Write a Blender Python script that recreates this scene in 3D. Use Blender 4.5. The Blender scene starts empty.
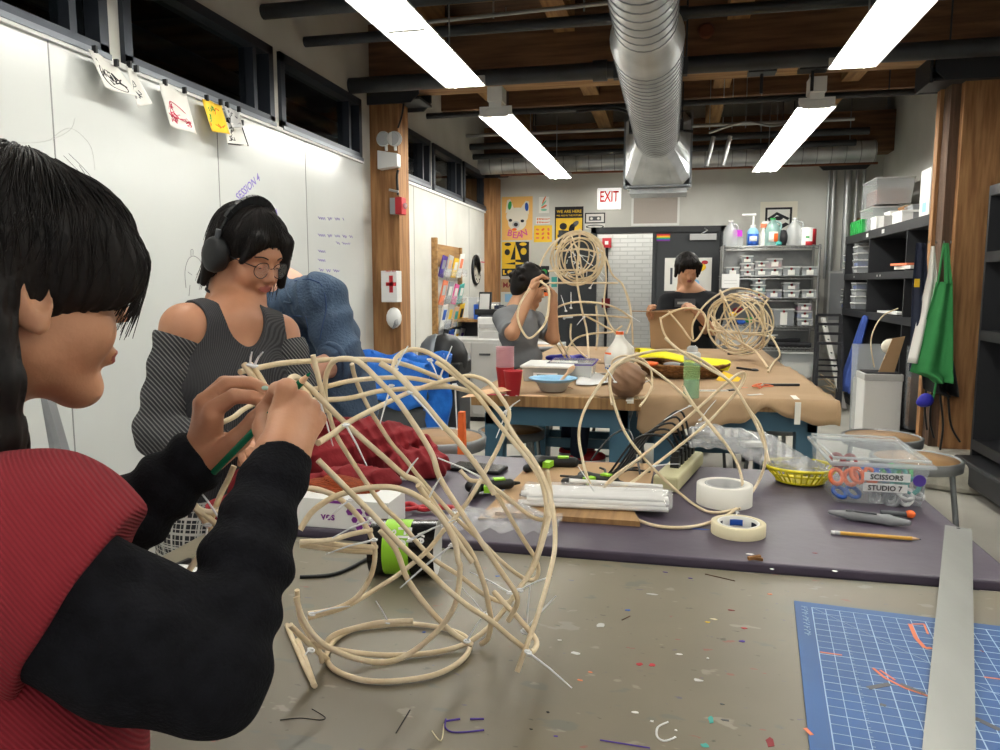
import bpy, bmesh, math, random
import numpy as np
from mathutils import Vector, Matrix
random.seed(7)
C = bpy.context.scene
COL = C.collection
# ---------------------------------------------------------------- camera, world, exposure
F = 760.0; PITCH = math.radians(6.75); YAW = math.radians(12.67); CZ = 1.42
cd = bpy.data.cameras.new('camera'); cam = bpy.data.objects.new('camera', cd); COL.objects.link(cam)
cam.location = (0, 0, CZ); cam.rotation_euler = (math.pi/2-PITCH, 0, YAW)
cd.sensor_width = 36; cd.lens = 36*F/1000; cd.clip_start = .02; cd.clip_end = 60
C.camera = cam
W = bpy.data.worlds.new('world'); C.world = W; W.use_nodes = True
W.node_tree.nodes['Background'].inputs[0].default_value = (.95, .97, 1, 1)
W.node_tree.nodes['Background'].inputs[1].default_value = .55
C.view_settings.view_transform = 'Standard'; C.view_settings.look = 'None'
C.view_settings.exposure = 0.0; C.view_settings.gamma = 1; C.view_settings.use_curve_mapping = False
LAMP = 30.0          # strength of the fluorescent tubes

def ray(px, py):
    x = (px-500)/F; y = -(py-375)/F; z = -1
    a = math.pi/2-PITCH
    Y = y*math.cos(a)-z*math.sin(a); Z = y*math.sin(a)+z*math.cos(a)
    return Vector((x*math.cos(YAW)-Y*math.sin(YAW), x*math.sin(YAW)+Y*math.cos(YAW), Z))
def at(px, py, X=None, Y=None, Z=None):
    r = ray(px, py)
    t = X/r.x if X is not None else (Y/r.y if Y is not None else (Z-CZ)/r.z)
    return Vector((r.x*t, r.y*t, CZ+r.z*t))
def atd(px, py, d):            # d metres along the viewing axis
    r = ray(px, py); return Vector((r.x*d, r.y*d, CZ+r.z*d))
AX_R = Vector((math.cos(YAW), math.sin(YAW), 0)); AX_F = Vector((-math.sin(YAW), math.cos(YAW), 0)); AX_U = Vector((0, 0, 1))

# ---------------------------------------------------------------- materials
def hx(h):
    h = h.lstrip('#'); o = []
    for i in (0, 2, 4):
        c = int(h[i:i+2], 16)/255; o.append(c/12.92 if c <= .04045 else ((c+.055)/1.055)**2.4)
    return (*o, 1)
M = {}
def mat(name, h, rough=.5, metal=0, h2=None, scale=8, bump=0, bscale=40, trans=0, ior=1.45, em=0, stretch=None, alpha=1, sss=0, spec=None, detail=4, lo=.35, hi=.65, coat=0):
    m = bpy.data.materials.new(name); m.use_nodes = True; nt = m.node_tree; b = nt.nodes['Principled BSDF']
    b.inputs['Base Color'].default_value = hx(h); b.inputs['Roughness'].default_value = rough; b.inputs['Metallic'].default_value = metal
    b.inputs['Transmission Weight'].default_value = trans; b.inputs['IOR'].default_value = ior; b.inputs['Alpha'].default_value = alpha
    b.inputs['Coat Weight'].default_value = coat
    if spec is not None: b.inputs['Specular IOR Level'].default_value = spec
    if sss:
        b.inputs['Subsurface Weight'].default_value = sss; b.inputs['Subsurface Radius'].default_value = (.012, .005, .003); b.inputs['Subsurface Scale'].default_value = 1
    if em:
        b.inputs['Emission Color'].default_value = hx(h); b.inputs['Emission Strength'].default_value = em
    def tc():
        t = nt.nodes.new('ShaderNodeTexCoord'); mp = nt.nodes.new('ShaderNodeMapping'); nt.links.new(t.outputs['Object'], mp.inputs[0])
        if stretch: mp.inputs['Scale'].default_value = stretch
        return mp.outputs[0]
    if h2:
        n = nt.nodes.new('ShaderNodeTexNoise'); n.inputs['Scale'].default_value = scale; n.inputs['Detail'].default_value = detail
        nt.links.new(tc(), n.inputs[0])
        r = nt.nodes.new('ShaderNodeValToRGB'); r.color_ramp.elements[0].color = hx(h); r.color_ramp.elements[1].color = hx(h2)
        r.color_ramp.elements[0].position = lo; r.color_ramp.elements[1].position = hi
        nt.links.new(n.outputs[0], r.inputs[0]); nt.links.new(r.outputs[0], b.inputs['Base Color'])
    if bump:
        n = nt.nodes.new('ShaderNodeTexNoise'); n.inputs['Scale'].default_value = bscale; nt.links.new(tc(), n.inputs[0])
        bp = nt.nodes.new('ShaderNodeBump'); bp.inputs['Strength'].default_value = bump; bp.inputs['Distance'].default_value = .01
        nt.links.new(n.outputs[0], bp.inputs['Height']); nt.links.new(bp.outputs[0], b.inputs['Normal'])
    M[name] = m; return m
def stripes(name, ha, hb, scale, axis='Z', rough=.9, bump=.4, w=.5):
    m = mat(name, ha, rough); nt = m.node_tree; b = nt.nodes['Principled BSDF']
    t = nt.nodes.new('ShaderNodeTexCoord'); wv = nt.nodes.new('ShaderNodeTexWave'); wv.bands_direction = axis; wv.inputs['Scale'].default_value = scale
    wv.inputs['Distortion'].default_value = .6; wv.inputs['Detail'].default_value = 1; wv.inputs['Detail Scale'].default_value = 1
    nt.links.new(t.outputs['Object'], wv.inputs[0])
    r = nt.nodes.new('ShaderNodeValToRGB'); r.color_ramp.elements[0].color = hx(ha); r.color_ramp.elements[1].color = hx(hb)
    r.color_ramp.elements[0].position = w; r.color_ramp.elements[1].position = min(1, w+.35)
    nt.links.new(wv.outputs[0], r.inputs[0]); nt.links.new(r.outputs[0], b.inputs['Base Color'])
    bp = nt.nodes.new('ShaderNodeBump'); bp.inputs['Strength'].default_value = bump; bp.inputs['Distance'].default_value = .004
    nt.links.new(wv.outputs[0], bp.inputs['Height']); nt.links.new(bp.outputs[0], b.inputs['Normal'])
    return m
# setting
mat('wall_paint', '#d2d1ca', .8, h2='#c6c5bd', scale=2, bump=.08, bscale=60)
mat('whiteboard', '#d6d9d6', .22, h2='#cfd2cf', scale=1.2, spec=.5)
mat('seam', '#8b8e8c', .6)
mat('floor', '#bab7ad', .4, h2='#a5a299', scale=1.5, bump=.05, detail=8)
mat('concrete', '#b7b3a6', .9, h2='#938f83', scale=9, bump=.8, bscale=25)
mat('timber', '#a87c50', .75, h2='#7e5733', scale=5, bump=.3, bscale=30, stretch=(6, 6, .5), detail=8)
mat('timber_dark', '#6a5140', .85, h2='#4a382a', scale=4, bump=.4, bscale=30, stretch=(8, 8, .4))
mat('beam_wood', '#7f5d40', .8, h2='#5a3f2a', scale=4, bump=.3, bscale=30, stretch=(.5, 6, 6), detail=8)
mat('beam_light', '#b08c60', .8, h2='#86643f', scale=4, bump=.3, bscale=30, stretch=(.5, 6, 6), detail=8)
mat('plank', '#6e4f36', .85, h2='#453021', scale=3, bump=.4, bscale=20, stretch=(.5, 9, 3), detail=8)
mat('joist', '#a5804f', .8, h2='#7e5c38', scale=4, stretch=(6, .5, 6))
mat('black_steel', '#26282b', .55)
mat('pipe_dark', '#34373a', .5, h2='#26282a', scale=3)
mat('conduit', '#a7a9a8', .35, .6)
mat('frame_metal', '#3b4048', .4, .4)
mat('frame_edge', '#6d7278', .4, .5)
mat('glass', '#dfe8ea', .03, trans=1, ior=1.25)
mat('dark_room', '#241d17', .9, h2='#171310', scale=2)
mat('white_edge', '#e8e8e4', .6)
mat('galv', '#d2d5d6', .36, .55, h2='#b4b8b9', scale=4, bump=.1, bscale=18)
mat('galv_seam', '#8d9193', .4, .6)
mat('door_paint', '#2d3033', .5)
mat('metal_rack', '#9c9d9c', .3, .85)
mat('steel_sheet', '#8a8b8a', .38, .8, h2='#77797a', scale=5)
mat('shelf_black', '#26272a', .5)
mat('shelf_in', '#141416', .7)
mat('tube', '#fffdf6', .4, em=LAMP); mat('tube_far', '#fffdf6', .4, em=LAMP*1.95); mat('tube_rear_fill', '#fffdf6', .4, em=LAMP*.75)  # the rear tubes serve the fill fixtures added behind the camera
mat('fixture_white', '#e6e6e2', .45)
mat('louver', '#b6ada4', .6)
mat('copper', '#7c4a34', .4, .5)
# things
for n, h, r in [('white', '#e9e9e6', .5), ('black', '#17181a', .5), ('red', '#b3202a', .5), ('dkred', '#7d151d', .6), ('yellow', '#f2c62e', .6), ('paper', '#e8e6df', .8),
                ('black_gloss', '#0f1011', .2), ('grey', '#8b8d8f', .5), ('dkgrey', '#4b4e52', .5), ('ltgrey', '#bdbdbb', .5), ('blue', '#2255b0', .5), ('green', '#2fa34e', .6),
                ('orange', '#e8682a', .6), ('pink', '#d65a93', .7), ('purple', '#7a2a8c', .6), ('teal', '#3f9d94', .6), ('ink', '#222226', .8), ('purple_ink', '#8475c0', .6),
                ('green_tool', '#94d030', .5), ('poster_tan', '#ecb968', .7), ('cream', '#e5dfcf', .7), ('coral', '#e4805a', .7), ('navy', '#1d2438', .9), ('tape_white', '#ece9df', .6),
                ('masking', '#ddd2b0', .7), ('peach', '#d9b08a', .7), ('violet', '#4d3590', .7), ('pink_ink', '#c9445e', .8), ('mint', '#7fc8a8', .7), ('exit_red', '#e0262c', .5), ('sky', '#8fbfe0', .6)]: mat(n, h, r)
mat('reed', '#e8d7b8', .55, h2='#d8c29b', scale=25, bump=.15, bscale=120)
mat('reed_shade', '#cdb489', .6, h2='#b79a6c', scale=20)
mat('tie', '#f0f1f2', .35)
mat('kraft', '#ad9070', .85, h2='#a08463', scale=3, bump=.35, bscale=6)
mat('card', '#b0906c', .85, h2='#a68661', scale=3)
mat('butcher', '#a98456', .5, h2='#86643e', scale=6, stretch=(9, .6, .4))
mat('blue_frame', '#3d6175', .45)
mat('steel_stool', '#7f8183', .4, .6)
mat('stool_wood', '#a8845c', .6, h2='#8c6a45', scale=8)
mat('clear', '#e4ebee', .05, alpha=.15, spec=.9)
mat('clear2', '#dfe4e6', .12, alpha=.36, spec=.8)
mat('milky', '#dcdad2', .35)
mat('wrap', '#ffffff', .08, alpha=.16, spec=1, bump=.9, bscale=30)
mat('stick', '#f3f2ee', .3)
mat('bag_film', '#f4f6f7', .08, alpha=.24, spec=1, bump=1, bscale=22)
mat('bottle_green', '#a9d68c', .06, alpha=.42, spec=.8)
mat('water', '#a8cfc8', .05, alpha=.6)
mat('scratch_alu', '#8f908c', .42, .5, h2='#7f807d', scale=6, stretch=(1, .3, 1), bump=.05, bscale=80)
mat('mat_blue', '#265a99', .5, h2='#214f86', scale=4)
mat('mat_line', '#a9c6e0', .6)
mat('purple_top', '#4d4453', .45, h2='#403847', scale=5, detail=8, bump=.05)
mat('purple_edge_', '#4c4556', .6)
mat('wicker', '#9c6f40', .8, h2='#6f4a28', scale=50, bump=.8, bscale=60)
mat('felt', '#f4e92a', .9, bump=.3)
mat('bag_blue', '#1f63c8', .3, h2='#2f7fe0', scale=12, bump=.8, bscale=18)
mat('red_cloth', '#8f1d26', .85, h2='#7b161e', scale=6, bump=.3, bscale=60)
mat('rust_yarn', '#a3481c', .95, h2='#7c3210', scale=40, stretch=(1, 8, 8), bump=.8, bscale=60)
mat('skin_a', '#bd8b6b', .5, h2='#b37f60', scale=14, sss=.12, bump=.06, bscale=160)
mat('skin_b', '#b98465', .5, h2='#ad785a', scale=14, sss=.1)
mat('skin_c', '#b98a6a', .55, sss=.05)
mat('skin_d', '#cf9d84', .55, sss=.05)
mat('lips', '#96524c', .45); mat('lips_dark', '#94544a', .5)
mat('eye_white', '#e9e4de', .2); mat('nail', '#a9c9bb', .25)
mat('hair', '#110e0d', .55, h2='#1a1411', scale=30, spec=.25)
mat('hair_b', '#17110f', .6, h2='#2e211a', scale=30)
mat('knit_red_plain', '#8a1a26', .95, h2='#74131d', scale=60, bump=.5, bscale=190, spec=.2)
mat('knit_black', '#101013', .95, h2='#17171b', scale=60, bump=.25, bscale=260, spec=.15)
stripes('ribbed', '#26262a', '#6d6c6c', 46, 'DIAGONAL', w=.55)
stripes('ribbed_body', '#28282b', '#434244', 95, 'X', w=.3); stripes('knit_red', '#7a1621', '#871b27', 120, 'DIAGONAL', w=.2, bump=.45)
mat('denim', '#465a72', .85, h2='#3b4f68', scale=14, bump=.4, bscale=120)
mat('denim_dark', '#2f4a74', .85, h2='#28406a', scale=14)
mat('tee_grey', '#77797c', .9, h2='#6b6d70', scale=6, bump=.2, bscale=20)
mat('tee_black', '#15161b', .95, bump=.2, bscale=20)
mat('apron_green', '#3a8f50', .85, bump=.2, bscale=12)
# plaid
def plaid():
    m = mat('plaid', '#1d1d20', .9); nt = m.node_tree; b = nt.nodes['Principled BSDF']; t = nt.nodes.new('ShaderNodeTexCoord'); acc = None
    for ax, s in (('X', 9), ('Z', 9), ('X', 24), ('Z', 24)):
        w = nt.nodes.new('ShaderNodeTexWave'); w.bands_direction = ax; w.inputs['Scale'].default_value = s; nt.links.new(t.outputs['Object'], w.inputs[0])
        g = nt.nodes.new('ShaderNodeMath'); g.operation = 'GREATER_THAN'; g.inputs[1].default_value = .93; nt.links.new(w.outputs[1] if False else w.outputs['Fac'], g.inputs[0])
        if acc is None: acc = g
        else:
            a = nt.nodes.new('ShaderNodeMath'); a.operation = 'MAXIMUM'; nt.links.new(acc.outputs[0], a.inputs[0]); nt.links.new(g.outputs[0], a.inputs[1]); acc = a
    mx = nt.nodes.new('ShaderNodeMix'); mx.data_type = 'RGBA'; mx.inputs[6].default_value = hx('#1d1d20'); mx.inputs[7].default_value = hx('#a5a19a')
    nt.links.new(acc.outputs[0], mx.inputs[0]); nt.links.new(mx.outputs[2], b.inputs['Base Color'])
plaid()
# painted brick
def brick():
    m = mat('brick_white', '#d9d9d6', .7); nt = m.node_tree; b = nt.nodes['Principled BSDF']; t = nt.nodes.new('ShaderNodeTexCoord')
    mp = nt.nodes.new('ShaderNodeMapping'); mp.inputs['Rotation'].default_value = (math.pi/2, 0, 0); nt.links.new(t.outputs['Object'], mp.inputs[0])
    br = nt.nodes.new('ShaderNodeTexBrick'); br.inputs['Scale'].default_value = 1; br.inputs['Brick Width'].default_value = .22; br.inputs['Row Height'].default_value = .062
    br.inputs['Mortar Size'].default_value = .006; br.inputs['Color1'].default_value = hx('#d4d4d1'); br.inputs['Color2'].default_value = hx('#cbcbc8'); br.inputs['Mortar'].default_value = hx('#bbbbb8')
    nt.links.new(mp.outputs[0], br.inputs[0]); nt.links.new(br.outputs['Color'], b.inputs['Base Color'])
    bp = nt.nodes.new('ShaderNodeBump'); bp.invert = True; bp.inputs['Distance'].default_value = .01; nt.links.new(br.outputs['Fac'], bp.inputs['Height']); nt.links.new(bp.outputs[0], b.inputs['Normal'])
brick()
# grey table top: dull paint film with faint smears
def tabletop():
    m = mat('grey_top', '#7a7261', .42, h2='#6c6555', scale=2.2, detail=8); nt = m.node_tree; b = nt.nodes['Principled BSDF']
    src = b.inputs['Base Color'].links[0].from_socket; t = nt.nodes.new('ShaderNodeTexCoord'); cur = src
    for s, th, c, off in ((7, .60, '#6b6b60', 0), (22, .645, '#5f625c', 3), (34, .66, '#948f82', 9), (70, .70, '#55506a', 4), (58, .71, '#874c44', 13), (90, .69, '#4a463c', 21)):
        mp = nt.nodes.new('ShaderNodeMapping'); mp.inputs['Location'].default_value = (off, off*2, 0); mp.inputs['Scale'].default_value = (.5, 1, 1); nt.links.new(t.outputs['Object'], mp.inputs[0])
        n = nt.nodes.new('ShaderNodeTexNoise'); n.inputs['Scale'].default_value = s; n.inputs['Detail'].default_value = 3; nt.links.new(mp.outputs[0], n.inputs[0])
        r = nt.nodes.new('ShaderNodeMapRange'); r.inputs[1].default_value = th; r.inputs[2].default_value = th+(.12 if s < 10 else .03); r.inputs[4].default_value = .55 if s < 40 else .8; nt.links.new(n.outputs[0], r.inputs[0])
        mx = nt.nodes.new('ShaderNodeMix'); mx.data_type = 'RGBA'; mx.inputs[7].default_value = hx(c)
        nt.links.new(r.outputs[0], mx.inputs[0]); nt.links.new(cur, mx.inputs[6]); cur = mx.outputs[2]
    nt.links.new(cur, b.inputs['Base Color'])
tabletop()

# ---------------------------------------------------------------- mesh helpers
def worg(o):
    v = Vector((0, 0, 0))
    while o is not None: v += o.location; o = o.parent
    return v
class MB:
    def __init__(s): s.v = []; s.f = []; s.mi = []; s.mats = []; s.cur = 0; s.sm = []; s.T = None
    def m(s, name):
        if name not in s.mats: s.mats.append(name)
        s.cur = s.mats.index(name); return s
    def add(s, vs, fs, smooth=False):
        o = len(s.v)
        for q in vs:
            q = Vector(q); s.v.append(s.T @ q if s.T else q)
        for f in fs: s.f.append([o+i for i in f]); s.mi.append(s.cur); s.sm.append(smooth)
        return s
    def box(s, c, d, rz=0, R=None, taper=1):
        c = Vector(c); R = R or Matrix.Rotation(rz, 3, 'Z'); h = Vector(d)/2; vs = []
        for z in (-1, 1):
            t = taper if z > 0 else 1
            for x, y in ((-1, -1), (1, -1), (1, 1), (-1, 1)): vs.append(c+R @ Vector((x*h.x*t, y*h.y*t, z*h.z)))
        return s.add(vs, [(3, 2, 1, 0), (4, 5, 6, 7), (0, 1, 5, 4), (1, 2, 6, 5), (2, 3, 7, 6), (3, 0, 4, 7)])
    def bx(s, x0, x1, y0, y1, z0, z1): return s.box(((x0+x1)/2, (y0+y1)/2, (z0+z1)/2), (abs(x1-x0), abs(y1-y0), abs(z1-z0)))
    def bar(s, a, b, w, t=None, up=(0, 0, 1)):
        a = Vector(a); b = Vector(b); d = (b-a); L = d.length; d.normalize(); u = Vector(up)
        if abs(d.dot(u)) > .95: u = Vector((1, 0, 0))
        sd = d.cross(u).normalized(); u2 = sd.cross(d)
        R = Matrix((sd, d, u2)).transposed(); return s.box((a+b)/2, (w, L, t or w), R=R)
    def tube(s, pts, r, n=8, closed=False, cap=True, smooth=True):
        pts = [Vector(p) for p in pts]; N = len(pts); vs = []; fs = []; prev = None
        for i, p in enumerate(pts):
            if closed: d = pts[(i+1) % N]-pts[i-1]
            else: d = pts[min(i+1, N-1)]-pts[max(i-1, 0)]
            if d.length < 1e-9: d = Vector((0, 0, 1))
            d.normalize()
            if prev is None:
                u = Vector((0, 0, 1)) if abs(d.z) < .9 else Vector((1, 0, 0))
                u = (u-d*u.dot(d)).normalized()
            else: u = (prev-d*prev.dot(d)).normalized()
            prev = u; w = d.cross(u); rr = r[i] if isinstance(r, (list, tuple)) else r
            for k in range(n):
                a = 2*math.pi*k/n; vs.append(p+(u*math.cos(a)+w*math.sin(a))*rr)
        for i in range(N if closed else N-1):
            j = (i+1) % N
            for k in range(n): fs.append((i*n+k, i*n+(k+1) % n, j*n+(k+1) % n, j*n+k))
        s.add(vs, fs, smooth)
        if cap and not closed:
            s.add(vs[:n], [tuple(range(n))[::-1]]); s.add(vs[-n:], [tuple(range(n))])
        return s
    def cyl(s, a, b, r, r2=None, n=16): return s.tube([a, b], [r, r if r2 is None else r2], n)
    def lathe(s, c, prof, n=20, ax=None, cap=True):
        c = Vector(c); R = ax or Matrix.Identity(3); vs = []; fs = []
        for (r, z) in prof:
            for k in range(n):
                a = 2*math.pi*k/n; vs.append(c+R @ Vector((r*math.cos(a), r*math.sin(a), z)))
        for i in range(len(prof)-1):
            for k in range(n): fs.append((i*n+k, i*n+(k+1) % n, (i+1)*n+(k+1) % n, (i+1)*n+k))
        s.add(vs, fs, True)
        if cap:
            if prof[0][0] > 1e-4: s.add(vs[:n], [tuple(range(n))[::-1]])
            if prof[-1][0] > 1e-4: s.add(vs[-n:], [tuple(range(n))])
        return s
    def ell(s, c, r, R=None, n=14):
        c = Vector(c); R = R or Matrix.Identity(3); prof = []; vs = []; fs = []; m = max(6, n//2)
        for i in range(m+1):
            t = -math.pi/2+math.pi*i/m
            for k in range(n):
                a = 2*math.pi*k/n; q = Vector((math.cos(t)*math.cos(a)*r[0], math.cos(t)*math.sin(a)*r[1], math.sin(t)*r[2])); vs.append(c+R @ q)
        for i in range(m):
            for k in range(n): fs.append((i*n+k, i*n+(k+1) % n, (i+1)*n+(k+1) % n, (i+1)*n+k))
        return s.add(vs, fs, True)
    def prism(s, poly, o, ex, ey, t, n=None):      # polygon in plane (ex,ey) at o, thickness t along the normal
        ex = Vector(ex); ey = Vector(ey); n = n or ex.cross(ey).normalized(); o = Vector(o); N = len(poly)
        a = [o+ex*p[0]+ey*p[1] for p in poly]; b = [q+n*t for q in a]
        return s.add(a+b, [tuple(range(N))[::-1], tuple(range(N, 2*N))]+[(i, (i+1) % N, N+(i+1) % N, N+i) for i in range(N)])
    def sheet(s, fn, nu, nv, t=.002):
        vs = [Vector(fn(i/nu, j/nv)) for j in range(nv+1) for i in range(nu+1)]; w = nu+1
        fs = [(j*w+i, j*w+i+1, (j+1)*w+i+1, (j+1)*w+i) for j in range(nv) for i in range(nu)]
        nrm = [Vector((0, 0, 0)) for _ in vs]
        for f in fs:
            q = (vs[f[2]]-vs[f[0]]).cross(vs[f[3]]-vs[f[1]])
            for i in f: nrm[i] += q
        bk = [v-(n.normalized() if n.length > 0 else Vector((0, 0, 1)))*t for v, n in zip(vs, nrm)]; K = len(vs)
        s.add(vs+bk, fs+[tuple(K+i for i in f)[::-1] for f in fs], True)
        rim = [i for i in range(nu)]
        e = [(i, i+1) for i in range(nu)]+[(j*w+nu, (j+1)*w+nu) for j in range(nv)]+[(nv*w+i+1, nv*w+i) for i in range(nu)]+[((j+1)*w, j*w) for j in range(nv)]
        o = len(s.v)-2*K
        for a, b in e: s.f.append([o+b, o+a, o+a+K, o+b+K]); s.mi.append(s.cur); s.sm.append(False)
        return s
    def text(s, txt, o, ex, ey, size, thick=.0008, align='CENTER'):
        cu = bpy.data.curves.new('t', 'FONT'); cu.body = txt; cu.size = 1; cu.align_x = align; cu.resolution_u = 2; cu.offset = .022
        ob = bpy.data.objects.new('t', cu); COL.objects.link(ob); dg = bpy.context.evaluated_depsgraph_get(); dg.update()
        me = bpy.data.meshes.new_from_object(ob.evaluated_get(dg)); ex = Vector(ex); ey = Vector(ey); n = ex.cross(ey).normalized(); o = Vector(o)
        vs = [o+ex*(v.co.x*size)+ey*(v.co.y*size)+n*thick for v in me.vertices]
        s.add(vs, [tuple(p.vertices) for p in me.polygons])
        bpy.data.objects.remove(ob); bpy.data.curves.remove(cu); bpy.data.meshes.remove(me); return s
    def build(s, name, m=None, parent=None, bevel=0, **tags):
        me = bpy.data.meshes.new(name); org = worg(parent)
        if parent is None and s.v and tags.get('label'):
            org = Vector(((min(v.x for v in s.v)+max(v.x for v in s.v))/2, (min(v.y for v in s.v)+max(v.y for v in s.v))/2, min(v.z for v in s.v)))
        me.from_pydata([v-org for v in s.v], [], s.f)
        names = s.mats or [m]
        if m and not s.mats: names = [m]
        for k in names: me.materials.append(M[k])
        if len(names) > 1: me.polygons.foreach_set('material_index', s.mi)
        me.polygons.foreach_set('use_smooth', s.sm); me.update()
        o = bpy.data.objects.new(name, me); COL.objects.link(o)
        if parent is not None:
            o.parent = parent
        else: o.location = org
        if bevel:
            b = o.modifiers.new('bevel', 'BEVEL'); b.width = bevel; b.segments = 2; b.limit_method = 'ANGLE'
        for k, q in tags.items(): o[k] = q
        return o
def empty(name, loc, label, cat, group=None):
    o = bpy.data.objects.new(name, None); COL.objects.link(o); o.location = loc; o.empty_display_size = .05
    o['label'] = label; o['category'] = cat
    if group: o['group'] = group
    return o
def struct(name, mb, m=None, **k): return mb.build(name, m, None, kind='structure', **k)
def kids(o): return [c for c in o.children]
def dup(root, delta, label=None, group=None, rz=0, scale=1):
    def cp(o, par):
        c = o.copy(); COL.objects.link(c); c.parent = par
        for ch in kids(o): cp(ch, c)
        return c
    r = cp(root, None); r.location = root.location+Vector(delta); r.rotation_euler = (0, 0, rz)
    if scale != 1: r.scale = (scale,)*3
    if label: r['label'] = label
    if group: r['group'] = group
    return r
def cr(pts, n=6, closed=False):                 # Catmull-Rom
    P = [Vector(p) for p in pts]; N = len(P); out = []
    for i in range(N if closed else N-1):
        if closed: a, b, c, d = P[i-1], P[i], P[(i+1) % N], P[(i+2) % N]
        else: a, b, c, d = P[max(i-1, 0)], P[i], P[i+1], P[min(i+2, N-1)]
        for k in range(n):
            t = k/n; out.append(.5*((2*b)+(c-a)*t+(2*a-5*b+4*c-d)*t*t+(3*b-a-3*c+d)*t**3))
    if not closed: out.append(P[-1])
    return out

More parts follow.
